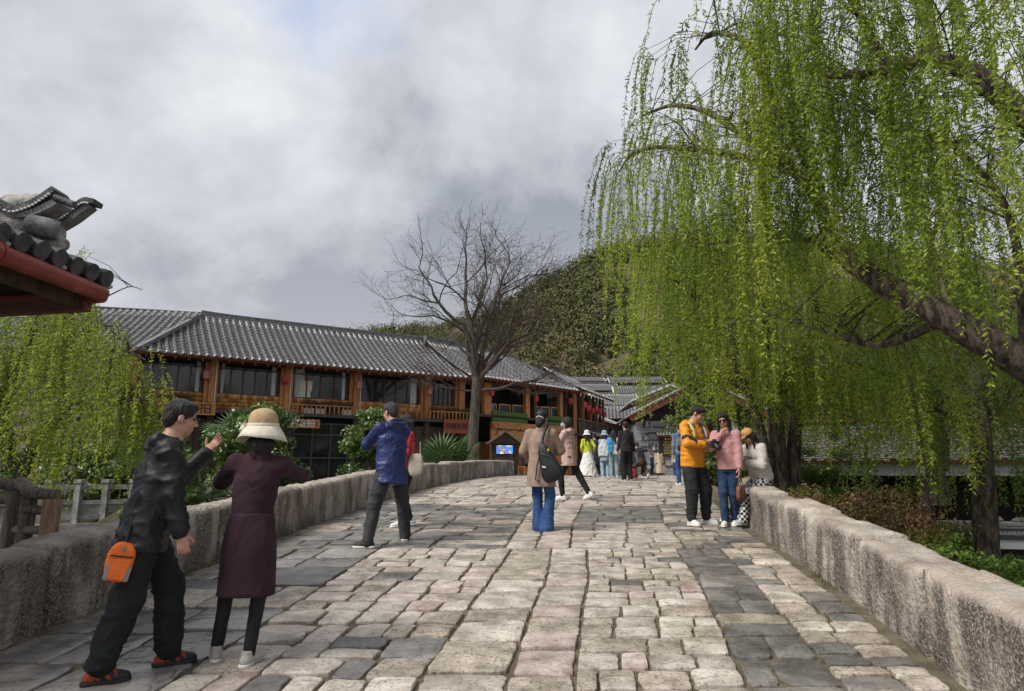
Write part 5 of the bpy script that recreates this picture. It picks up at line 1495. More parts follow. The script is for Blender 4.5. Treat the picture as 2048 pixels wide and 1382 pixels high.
MAPLEG = mat('mid_green_leaf', (0.08, 0.12, 0.03), rough=.5, transl=.3, tint=[(0.03, 0.055, 0.015), (0.07, 0.11, 0.025), (0.12, 0.17, 0.04), (0.2, 0.24, 0.05)])
def flat_blobs(w, d, h, n, seed):
    r = random.Random(seed); out = []
    for _ in range(n):
        x, y = r.uniform(-w, w), r.uniform(-d, d); e = (x / w) ** 2 + (y / d) ** 2
        if e > 1: continue
        z = h * (r.uniform(.35, 1)) * (1 - .45 * e); rr = r.uniform(.22, .4); out.append(((x, y, z), (rr * 1.5, rr * 1.5, rr * .35)))
    return out
p = at(1700, 1000, 11.0); shrub('maple_shrub', 'olive green layered maple shrub over the right parapet', (p.x, 11.6, -1.3), flat_blobs(2.3, 1.5, 2.85, 95, 6), 330, .030, MAPLE, 84)
p = at(1720, 1040, 9.2); shrub('twiggy_shrub', 'rust brown twiggy shrub against the outside of the right parapet', (p.x, 9.4, -1.3), blobset(1.6, .9, 2.45, 75, 7), 330, .024, RUST, 85)
p = at(1870, 1100, 8.8); shrub('maple_shrub', 'bright green feathery maple shrub beside the straight willow trunk', (p.x + .1, 9.0, -1.3), flat_blobs(1.5, 1.3, 2.05, 95, 8), 360, .028, SPRING, 86)
p = at(2030, 1150, 12); shrub('ground_cover', 'bright green low ground cover below the white garden wall', (p.x, 12.0, -1.3), blobset(2.4, 1.6, .55, 60, 9), 150, .045, GLOSSY, 87, stems=False)

p = at(1425, 930, 17.5); shrub('broadleaf_tree', 'dark green bushy tree behind the orange jacket couple', (p.x + .75, 19.6, .9), blobset(1.2, .9, 3.7, 80, 12, (.3, .5)), 300, .05, MAPLEG, 91, cat='tree', group='trees at the bridge end')
p = at(1680, 930, 16.5); shrub('climbing_shrub', 'loose green climber over the white fascia of the riverside house', (p.x, 17.6, -.9), blobset(2.2, .5, 3.4, 42, 13, (.2, .36)), 180, .045, MAPLEG, 92)
p = at(1600, 960, 14.5); shrub('bank_shrub', 'small green shrub at the foot of the twisted willow clump', (p.x + .4, 14.6, .0), blobset(.9, .6, 1.5, 30, 14, (.2, .35)), 180, .04, SPRING, 93)
# ------------------------------------------------------------------ fan palms
PALM = mat('palm_leaf', (0.05, 0.10, 0.03), (0.10, 0.17, 0.05), scale=3, rough=.4, spec=.5, transl=.2, obj_rand=.2)
def palm(p, label, nf, size, seed, aim=None):
    r = random.Random(seed); o = empty('fan_palm', p); tag(o, label, 'palm', 'fan palms by the left parapet')
    G = Geo(); G.tube([(0, 0, -.5), (.03, 0, .1), (0, 0, .5)], [.12, .11, .08], 8); G.build('trunk', BARK, o, True)
    for k in range(nf):
        az_ = r.uniform(0, 6.28) if aim is None else aim[k % len(aim)] + r.uniform(-.25, .25)
        el = r.uniform(.25, 1.2); d = Vector((math.cos(az_) * math.cos(el), math.sin(az_) * math.cos(el), math.sin(el)))
        b = Vector((0, 0, .45)); c = b + d * size * r.uniform(.45, .7)
        G = Geo(); G.tube([b, (b + c) / 2 + Vector((0, 0, .05)), c], [.018, .014, .012], 5)
        side = d.cross(Vector((0, 0, 1))).normalized(); up = side.cross(d)
        for q in range(17):
            a = -1.5 + 3.0 * q / 16
            dd = d * math.cos(a) + side * math.sin(a) + up * .12 * math.cos(a * 2)
            L_ = size * (.62 + .16 * math.cos(a)); w = .034 * size
            e = c + dd * L_ + Vector((0, 0, -.10 * L_)); m_ = c + dd * L_ * .55
            pr = dd.cross(up).normalized() * w
            G.add([c, m_ + pr, e, m_ - pr, m_ + up * w * .5], [(0, 1, 4), (1, 2, 4), (2, 3, 4), (3, 0, 4)])
        G.build('frond', PALM, o)
p = at(880, 930, 25.0); palm((p.x, 25.0, .75), 'fan palm with wide green fronds beside the bare tree', 10, 1.45, 5, aim=[-.3, .1, .5, 2.7, 3.2, 3.5, 1.6, -1.2, -1.9])
p = at(478, 850, 24.0); palm((p.x, 24.0, 1.9), 'fan palm rising behind the rounded green shrub', 7, 1.3, 6, aim=[.9, 1.6, 2.2, 2.6])
p = at(430, 960, 19.5); palm((p.x, 19.0, .2), 'drooping dark fan palm under the rounded green shrub', 7, .9, 9)
# grass tuft at the foot of the bare tree
V, F, T = [], [], []
rr2 = random.Random(3)
for _ in range(420):
    q = at(rr2.gauss(945, 34), 915, 27.0); k = len(V); h = rr2.uniform(.2, .65); x, y, z = q.x, 26.6 + rr2.gauss(0, .25), .75; dx_ = rr2.uniform(-.25, .25) * h
    V += [(x - .012, y, z), (x + .012, y, z), (x + dx_, y + .05, z + h)]; F.append((k, k + 1, k + 2)); T.append(rr2.random())
STRAW = mat('straw_grass', (0.3, 0.22, 0.09), rough=.8, tint=[(0.10, 0.12, 0.03), (0.30, 0.23, 0.09), (0.42, 0.33, 0.15)])
tag(link('dry_grass', np_mesh('dry_grass', V, F, STRAW, tint=T)), 'dry straw-coloured grass at the foot of the bare tree', 'grass', kind='stuff')

# planting bed at the far side of left parapet (soil holding palm, tree and grass)
G = Geo(); G.slab([(-9, 21, .42), (-1.6, 24.0, .72), (.2, 28.2, .80), (-2.4, 32.5, .70), (-14, 25.0, .45)], .5); tag(G.build('planting_bed', MOSS), 'planted bank between the bridge and the restaurant', kind='structure')

# ================================================================== stone bank with balustrade on the left
sb = empty('stone_railing', (0, 0, 0)); tag(sb, 'grey stone railing along the far bank of the stream on the left', 'railing')
a, b = at(40, 1000, 17.5), at(420, 985, 19.2); a.z = .12; b.z = .12
dv = (b - a); n = 7
for i in range(-2, n + 3):
    q = a + dv * (i / n)
    G = Geo(); G.box((q.x, q.y, q.z + .5), (.17, .17, 1.05)); G.box((q.x, q.y, q.z + 1.07), (.22, .22, .1)); G.build('post', STONE_G, sb, bevel=.012)
    if i < n + 2:
        q2 = a + dv * ((i + 1) / n)
        for z, h in ((.92, .12), (.52, .10), (.14, .12)):
            G = Geo(); G.bar(q + Vector((0, 0, z)), q2 + Vector((0, 0, z)), .12, h); G.build('rail', STONE_G, sb)
        G = Geo(); G.bar(q + Vector((0, .0, .32)), q2 + Vector((0, 0, .32)), .05, .30); G.build('panel', STONE_G, sb)
bw = empty('embankment_wall', (0, 0, 0)); tag(bw, 'grey stone embankment wall below the left railing', 'wall')
rw = random.Random(8)
t0 = -1.4
for row in range(6):
    t = t0 - (.05 if row % 2 else 0)
    while t < 2.2:
        L_ = rw.uniform(.10, .2); q, q2 = a + dv * t, a + dv * (t + L_ - .004)
        z = .1 - row * .32
        G = Geo(); G.bar(Vector((q.x, q.y - rw.uniform(0, .03), z - .15)), Vector((q2.x, q2.y - rw.uniform(0, .03), z - .15)), .4, .30); G.build('stone_block', STONE_G, bw)
        t += L_
# potted plant on the bank
pp = at(385, 975, 18.0)
po = empty('flower_pot', (pp.x, 18.2, .25)); tag(po, 'white flower pot standing on the bank behind the black jacket', 'flower pot')
G = Geo(); G.lathe([(.12, 0), (.16, .05), (.20, .22), (.22, .3), (.18, .3)], n=16); G.build('pot', POTW, po, True)
V, F, T = clumps([(0, 0, .42), (.1, 0, .5), (-.1, .05, .48)], [(.16, .16, .14)] * 3, 120, .04, 4); link('plant', np_mesh('plant', V, F, GLOSSY, tint=T), po)

# ================================================================== log railing near the left parapet
lr = empty('log_railing', (0, 0, 0)); tag(lr, 'weathered log railing standing outside the left parapet', 'railing')
YR = 6.6
def lp(px, py, y=YR): return at(px, py, y)
def log(name, a, b, r0, r1, m=WOOD_G, n=10):
    a, b = Vector(a), Vector(b); G = Geo(); k = 9
    pts = [a.lerp(b, i / k) + Vector((.006 * math.sin(i * 1.7), .006 * math.cos(i * 2.1), 0)) for i in range(k + 1)]
    G.tube(pts, [(r0 + (r1 - r0) * i / k) * (1 + .05 * math.sin(i * 2.3 + r0 * 90)) for i in range(k + 1)], n); return G.build(name, m, lr, True)
log('top_rail', lp(-60, 955), lp(48, 975), .055, .055)
log('top_rail', lp(40, 965), lp(66, 985, 6.45), .062, .062)
log('top_rail', lp(52, 985, 6.4), lp(112, 990, 6.3), .058, .052)
log('middle_rail', lp(-60, 993), lp(30, 1000), .05, .05)
log('middle_rail', lp(45, 1018, 6.42), lp(100, 1022, 6.32), .042, .042)
log('lower_rail', lp(30, 1060, 6.45), lp(95, 1060, 6.35), .04, .04)
bb = lp(12, 1090); log('post', (bb.x - .02, YR, -.6), lp(30, 985), .075, .065)
bb = lp(52, 1090, 6.45); log('post', (bb.x, 6.45, -.6), lp(58, 995, 6.45), .075, .07)
POSTT = mat('tan_log', (0.18, 0.10, 0.06), (0.33, 0.21, 0.14), scale=5, rough=.75, stretch=(4, 4, .7), bump=.4)
bb = lp(104, 1090, 6.3); log('post', (bb.x, 6.3, -.6), lp(104, 998, 6.3), .078, .078, POSTT, 14)

# ================================================================== pavilion eave corner at upper left
pv = empty('pavilion_roof', (-5.9, 4.4, .05)); tag(pv, 'tiled pavilion roof corner with red gutter pipe jutting in from the left', 'pavilion')
O_ = pv.location
def W_(x, y, z): return Vector((x, y, z)) - O_
CN = at(204, 588, 5.6); _q = at(0, 508, 4.0); _s = (CN.z - CAM_Z) / (_q.z - CAM_Z); _q = Vector((_q.x * _s, _q.y * _s, CN.z)); EA = CN + (_q - CN).normalized() * 3.2; EB = CN + Vector((-3.3, .75, 0)); APX = CN + Vector((-3.0, -1.2, 1.75))
REDP = mat('red_painted_metal', (0.20, 0.034, 0.024), (0.30, 0.065, 0.045), scale=4, rough=.5, bump=.15, bscale=25, c3=(0.36, 0.14, 0.11))
G = Geo(); G.tube([EA - O_, EA.lerp(CN, .45) - O_, CN - O_], [.075, .075, .070], 16); gut = G.build('gutter_pipe', REDP, pv, True)
cpl = EA.lerp(CN, .60); dE = (CN - EA).normalized()
G = Geo(); G.tube([cpl - dE * .14 - O_, cpl - dE * .12 - O_, cpl + dE * .12 - O_, cpl + dE * .14 - O_], [.078, .088, .088, .078], 16); G.build('coupling', REDP, gut, True)
for s in (-.145, .145):
    G = Geo(); G.tube([cpl + dE * (s - .012) - O_, cpl + dE * (s + .012) - O_], .091, 16); G.build('coupling_ring', MORTAR if s < 0 else REDP, gut, True)
G = Geo(); G.tube([CN - O_ + Vector((0, 0, -.01)), EB - O_ + Vector((0, 0, -.02))], [.070, .075], 16); G.build('gutter_pipe', REDP, pv, True)
G = Geo(); G.bar(CN - O_ + Vector((-.10, -.02, -.10)), EB - O_ + Vector((-.1, -.1, -.10)), .08, .12); G.build('fascia', WOOD_R, pv)
G = Geo(); G.bar(CN - O_ + Vector((-.16, -.1, -.08)), EA - O_ + Vector((-.16, 0, -.08)), .06, .12); G.build('fascia', WOOD_D, pv)
# soffit
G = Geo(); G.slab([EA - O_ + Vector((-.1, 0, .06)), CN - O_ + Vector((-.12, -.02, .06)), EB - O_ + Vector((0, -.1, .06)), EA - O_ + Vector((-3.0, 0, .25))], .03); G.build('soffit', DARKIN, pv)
for k in range(7):
    q = EA.lerp(CN, .1 + k * .14); G = Geo(); G.bar(q - O_ + Vector((-.08, 0, .0)), q - O_ + Vector((-2.2, .0, .35)), .07, .09); G.build('rafter', WOOD_D, pv)
lift = Vector((0, 0, .12))
tiled_slope(pv, EA - O_ + lift, CN - O_ + lift, APX - O_ + (EA - CN) * .6, APX - O_, name='roof', spacing=.19, r=.072, sag=.05, under=WOOD_D, mortar=True)
tiled_slope(pv, CN - O_ + lift, EB - O_ + lift, APX - O_, APX - O_ + Vector((-.6, .1, 0)), name='roof_slope', spacing=.19, r=.072, sag=.05, under=WOOD_D)
# round end tiles along the eave and crumbling mortar
DTILE = mat('dark_wet_tile', (0.03, 0.032, 0.036), (0.10, 0.10, 0.105), scale=9, rough=.7, bump=.6, bscale=40, obj_rand=.2)
for k in range(16):
    q = EA.lerp(CN, .10 + k * .0594) - O_ + Vector((.035, 0, .135))
    G = Geo(); G.tube([q + Vector((.02, 0, -.005)), q + Vector((-.2, 0, .06))], [.078, .072], 14); G.build('end_tile', DTILE, pv, True)
    if k % 3 == 0:
        V, F = [], []
        g = Geo(); g.lathe([(.03, -.03), (.055, 0), (.05, .03), (.02, .05)], (0, 0, 0), 8); ob = g.build('mortar_lump', MORTAR, pv, True); ob.location = q + Vector((-.03, .09, -.05)); ob.scale = (.6, 1.0, .55)
# hip ridge: stacked curved ridge tiles ending in two upswept horns
def sweep(pts, w, h, name, m, parent=pv):
    P = [Vector(p) for p in pts]; Q = []
    for i in range(25):
        t = i / 24 * (len(P) - 1); k = min(int(t), len(P) - 2); Q.append(P[k].lerp(P[k + 1], t - k))
    for _ in range(3): Q = [Q[0]] + [(Q[k - 1] + 2 * Q[k] + Q[k + 1]) / 4 for k in range(1, 24)] + [Q[-1]]
    G = Geo()
    for p, q in zip(Q, Q[1:]): G.bar(p, q + (q - p) * .06, w, h)
    return G.build(name, m, parent), Q
hz = lambda px, py, y: at(px, py, y) - O_
r1, q1 = sweep([hz(-160, 330, 5.0), hz(-20, 395, 5.15), hz(40, 428, 5.2), hz(85, 412, 5.2), hz(122, 386, 5.2)], .20, .05, 'horn', DTILE)
sweep([hz(-160, 350, 5.0), hz(-20, 412, 5.15), hz(35, 437, 5.2), hz(80, 432, 5.2), hz(128, 408, 5.2)], .17, .06, 'horn_base', TILE)
for k in range(0, 24):
    g = Geo(); p = q1[k]; g.box(p + Vector((.0, -.105, -.035)), (.022, .012, .016)); g.build('mortar_dab', MORTAR, r1)
r2, q2 = sweep([hz(60, 448, 5.5), hz(110, 448, 5.5), hz(140, 432, 5.5), hz(175, 403, 5.5), hz(196, 408, 5.5)], .13, .045, 'horn', DTILE)
sweep([hz(60, 460, 5.5), hz(115, 458, 5.5), hz(150, 438, 5.5), hz(184, 412, 5.5)], .11, .05, 'horn_base', TILE)
for k in range(2, 22):
    g = Geo(); p = q2[k]; g.box(p + Vector((.0, -.07, -.03)), (.018, .01, .014)); g.build('mortar_dab', MORTAR, r2)
g = Geo(); p = hz(128, 403, 5.1); g.tube([p + Vector((-.08, 0, .035)), p + Vector((.09, 0, -.03))], .03, 8); g.build('horn_tip', DTILE, pv, True)
# plastered ridge core and barrel tile at the hip end
CRUMB = mat('crumbling_mortar', (0.22, 0.20, 0.18), (0.46, 0.43, 0.40), scale=12, rough=.95, bump=1.2, bscale=22)
for pts, rd_, m_, nm in (([hz(-60, 440, 5.2), hz(20, 450, 5.25), hz(70, 462, 5.3), hz(120, 478, 5.35)], (.17, .17, .14, .10), CRUMB, 'ridge_core'), ([hz(62, 448, 5.15), hz(92, 455, 5.15), hz(118, 462, 5.2)], (.085, .085, .08), TILE, 'barrel_tile'), ([hz(20, 420, 5.3), hz(60, 415, 5.3), hz(100, 405, 5.3)], (.13, .12, .08), CRUMB, 'ridge_core'), ([hz(70, 480, 5.25), hz(120, 488, 5.3), hz(130, 490, 5.35)], (.07, .085, .05), CRUMB, 'mortar_lump')):
    G = Geo(); G.tube(pts, list(rd_), 12); G.build(nm, m_, pv, True)
G = Geo(); G.tube([W_(-5.9, 4.4, .0), W_(-5.9, 4.4, 3.3)], .14, 12); G.build('column', WOOD_R, pv, True)
# ================================================================== people
def nv(v): return np.array(v, float)
def unit(v): v = nv(v); return v / (np.linalg.norm(v) + 1e-9)

class Field:
    """signed distance field of smoothly joined shapes, meshed with surface nets"""
    def __init__(s): s.p = []; s.cut = []
    def cone(s, a, b, ra, rb, k=.02, flat=None): s.p.append(('c', nv(a), nv(b), ra, rb, k, flat)); return s
    def ell(s, c, ax, rad, k=.02, sub=False): s.p.append(('e', nv(c), np.array(ax, float), nv(rad), k, sub)); return s
    def loft(s, a, b, right, fwd, tab, k=.02): s.p.append(('l', nv(a), nv(b), unit(right), unit(fwd), tab, k)); return s
    def plane(s, p, n): s.cut.append((nv(p), unit(n))); return s        # keeps the side n points away from
    def mesh(s, res):
        lo, hi = np.full(3, 1e9), np.full(3, -1e9); bbs = []
        for q in s.p:
            if q[0] == 'c':
                r = max(q[3], q[4]); l = np.minimum(q[1], q[2]) - r; h = np.maximum(q[1], q[2]) + r; k = q[5]; sub = False
            elif q[0] == 'e':
                r = q[3].max(); l = q[1] - r; h = q[1] + r; k = q[4]; sub = q[5]
            else:
                r = max(max(t[1], t[2]) for t in q[5]) + .03
                ax = q[2] - q[1]; tmin = min(t[0] for t in q[5]); tmax = max(t[0] for t in q[5])
                e0, e1 = q[1] + ax * tmin, q[1] + ax * tmax; l = np.minimum(e0, e1) - r; h = np.maximum(e0, e1) + r; k = q[6]; sub = False
            bbs.append((l - k - res * 3, h + k + res * 3))
            if not sub: lo = np.minimum(lo, l); hi = np.maximum(hi, h)
        lo -= res * 3; hi += res * 3
        n = np.ceil((hi - lo) / res).astype(int) + 1
        F = np.full(n, .25, np.float32)
        for q, (l, h) in zip(s.p, bbs):
            i0 = np.clip(np.floor((l - lo) / res).astype(int), 0, n); i1 = np.clip(np.ceil((h - lo) / res).astype(int) + 1, 0, n)
            if np.any(i1 <= i0): continue
            sl_ = tuple(slice(a, b) for a, b in zip(i0, i1))
            g = [lo[d] + res * np.arange(i0[d], i1[d]) for d in range(3)]
            X = np.stack(np.meshgrid(*g, indexing='ij'), -1)
            sub = False
            if q[0] == 'c':
                _, a, b, ra, rb, k, flat = q
                ba = b - a; L2_ = ba @ ba + 1e-12
                w = X - a; t = np.clip((w @ ba) / L2_, 0, 1); w = w - t[..., None] * ba
                if flat is not None:
                    ax, f = flat; c = w @ ax; w = w + c[..., None] * ax * (1 / f - 1)
                d_ = np.sqrt((w * w).sum(-1)) - (ra + (rb - ra) * t)
            elif q[0] == 'e':
                _, c, ax, rad, k, sub = q
                w = (X - c) @ ax.T
                k0 = np.sqrt(((w / rad) ** 2).sum(-1)); k1 = np.sqrt(((w / rad ** 2) ** 2).sum(-1)) + 1e-9
                d_ = k0 * (k0 - 1) / k1
            else:
                _, a, b, rt, fw, tab, k = q
                ax = b - a; L_ = np.linalg.norm(ax); u = ax / L_
                w = X - a; t = (w @ u) / L_
                ts = [r[0] for r in tab]
                rx = np.interp(t, ts, [r[1] for r in tab]); ry = np.interp(t, ts, [r[2] for r in tab]); of = np.interp(t, ts, [r[3] if len(r) > 3 else 0 for r in tab])
                x = w @ rt; y = w @ fw - of
                e = np.sqrt((x / rx) ** 2 + (y / ry) ** 2)
                d_ = (e - 1) * np.minimum(rx, ry)
                cap = np.maximum((ts[0] - t) * L_, (t - ts[-1]) * L_)
                d_ = np.maximum(d_, cap)
            A = F[sl_]
            if sub:
                hh = np.clip(.5 - .5 * (A + d_) / k, 0, 1); F[sl_] = A + (-d_ - A) * hh + k * hh * (1 - hh)
            else:
                hh = np.clip(.5 + .5 * (A - d_) / k, 0, 1); F[sl_] = A + (d_ - A) * hh - k * hh * (1 - hh)
        if s.cut:
            g = [lo[d] + res * np.arange(n[d]) for d in range(3)]
            X = np.stack(np.meshgrid(*g, indexing='ij'), -1)
            for p, nn in s.cut: F = np.maximum(F, (X - p) @ nn)
        return surfnet(F, lo, res)

def surfnet(F, lo, res):
    S = F < 0
    c = [F[i:F.shape[0] - 1 + i, j:F.shape[1] - 1 + j, k:F.shape[2] - 1 + k] for i in (0, 1) for j in (0, 1) for k in (0, 1)]
    cs_ = sum((x < 0).astype(np.int8) for x in c)
    act = (cs_ > 0) & (cs_ < 8)
    idx = -np.ones(act.shape, np.int64); I = np.argwhere(act); idx[act] = np.arange(len(I))
    vals = [x[act] for x in c]
    off = [(i, j, k) for i in (0, 1) for j in (0, 1) for k in (0, 1)]
    acc = np.zeros((len(I), 3)); cnt = np.zeros(len(I))
    for a in range(8):
        for b in range(a + 1, 8):
            if sum(abs(off[a][d] - off[b][d]) for d in range(3)) != 1: continue
            va, vb = vals[a], vals[b]; m = (va < 0) != (vb < 0)
            t = np.where(m, va / np.where(m, va - vb, 1), 0)[:, None]
            p = nv(off[a]) + (nv(off[b]) - nv(off[a])) * t
            acc += p * m[:, None]; cnt += m
    V = lo + res * (I + acc / cnt[:, None])
    Q = []
    for d in range(3):
        A = [slice(None)] * 3; B = [slice(None)] * 3; A[d] = slice(0, -1); B[d] = slice(1, None)
        ch = S[tuple(A)] != S[tuple(B)]
        E = np.argwhere(ch)
        o1, o2 = [x for x in range(3) if x != d]
        ok = (E[:, o1] > 0) & (E[:, o2] > 0) & (E[:, o1] < S.shape[o1] - 1) & (E[:, o2] < S.shape[o2] - 1)
        E = E[ok]
        if not len(E): continue
        def cell(da, db):
            G_ = E.copy(); G_[:, o1] -= da; G_[:, o2] -= db; return idx[G_[:, 0], G_[:, 1], G_[:, 2]]
        q = np.stack([cell(1, 1), cell(0, 1), cell(0, 0), cell(1, 0)], 1)
        ins = S[E[:, 0], E[:, 1], E[:, 2]]
        if d == 1: ins = ~ins
        q = np.where(ins[:, None], q, q[:, ::-1]); Q.append(q)
    Q = np.concatenate(Q); Q = Q[(Q >= 0).all(1)]
    return V, Q

def vnormals(V, Q):
    n = np.cross(V[Q[:, 1]] - V[Q[:, 0]], V[Q[:, 3]] - V[Q[:, 0]]); N = np.zeros_like(V)
    for k in range(4): np.add.at(N, Q[:, k], n)
    return N / (np.linalg.norm(N, axis=1, keepdims=True) + 1e-12)

def folds(V, Q, amp, seed, dirs=(1, 1, 1), sc=1.0):
    """soft cloth folds"""
    N = vnormals(V, Q); P = V * nv(dirs)
    w = np.stack([vnoise(P, 5 * sc, seed + 1), vnoise(P, 5 * sc, seed + 2), vnoise(P, 5 * sc, seed + 3)], 1) * .06
    n = 1 - 2.4 * np.sqrt(np.abs(vnoise(P + w, 7.5 * sc, seed))); n2 = 1 - 2.2 * np.sqrt(np.abs(vnoise(P + w * 1.6, 15 * sc, seed + 5)))
    return V + N * (amp * (.85 * n + .55 * n2) * (1 - .9 * N[:, 2] ** 2))[:, None]

def cloth(name, c, c2=None, rough=.85, scale=7, bump=.4, bscale=45, sheen=0, **kw):
    c2 = c2 or tuple(min(1, x * 1.35 + .004) for x in c)
    return mat(name, c, c2, scale=scale, rough=rough, bump=bump, bscale=bscale, sheen=sheen, **kw)
SKIN = mat('skin', (0.40, 0.215, 0.145), (0.50, 0.285, 0.20), scale=9, rough=.5, bump=.1, bscale=90)
LIP = mat('lips', (0.36, 0.12, 0.10), rough=.45)
HAIRB = mat('black_hair', (0.008, 0.007, 0.007), (0.022, 0.019, 0.018), scale=30, rough=.42, bump=.8, bscale=55, stretch=(3, 3, .5))
HAIRG = mat('greying_hair', (0.014, 0.013, 0.013), (0.06, 0.058, 0.056), scale=30, rough=.5, bump=.8, bscale=55, stretch=(3, 3, .5))
HAIRR = mat('brown_hair', (0.018, 0.010, 0.009), (0.045, 0.026, 0.022), scale=30, rough=.4, bump=.8, bscale=55, stretch=(3, 3, .5))
EYEW = mat('eye', (0.02, 0.015, 0.012), rough=.2)
SOLE = mat('white_rubber', (0.62, 0.61, 0.58), (0.72, 0.71, 0.68), rough=.6)
LENS = mat('sunglass_lens', (0.008, 0.008, 0.009), rough=.08)
def eyelens(nt, vec, col, b): b.inputs['Alpha'].default_value = .18
CLEAR = mat('spectacle_lens', (0.3, 0.32, 0.33), rough=.05, extra=eyelens)

def solve_ground(px, py):
    lo, hi = 1.5, 60.0
    f = lambda Y: at(px, py, Y).z - zg(Y)
    Y = 2.0
    while Y < 45:
        if f(Y) < 0: break
        Y += .02
    return Y
def ik(a, c, l1, l2, hint):
    a, c = nv(a), nv(c); d = c - a; L_ = np.linalg.norm(d); u = d / (L_ + 1e-9)
    L_ = min(L_, (l1 + l2) * .998); c = a + u * L_
    x = (l1 * l1 - l2 * l2 + L_ * L_) / (2 * L_); h = math.sqrt(max(0, l1 * l1 - x * x))
    hv = nv(hint); hv = hv - u * (hv @ u); hv = hv / (np.linalg.norm(hv) + 1e-9)
    return a + u * x + hv * h, c
def yawvec(deg): return nv((-math.sin(R(deg)), math.cos(R(deg)), 0))

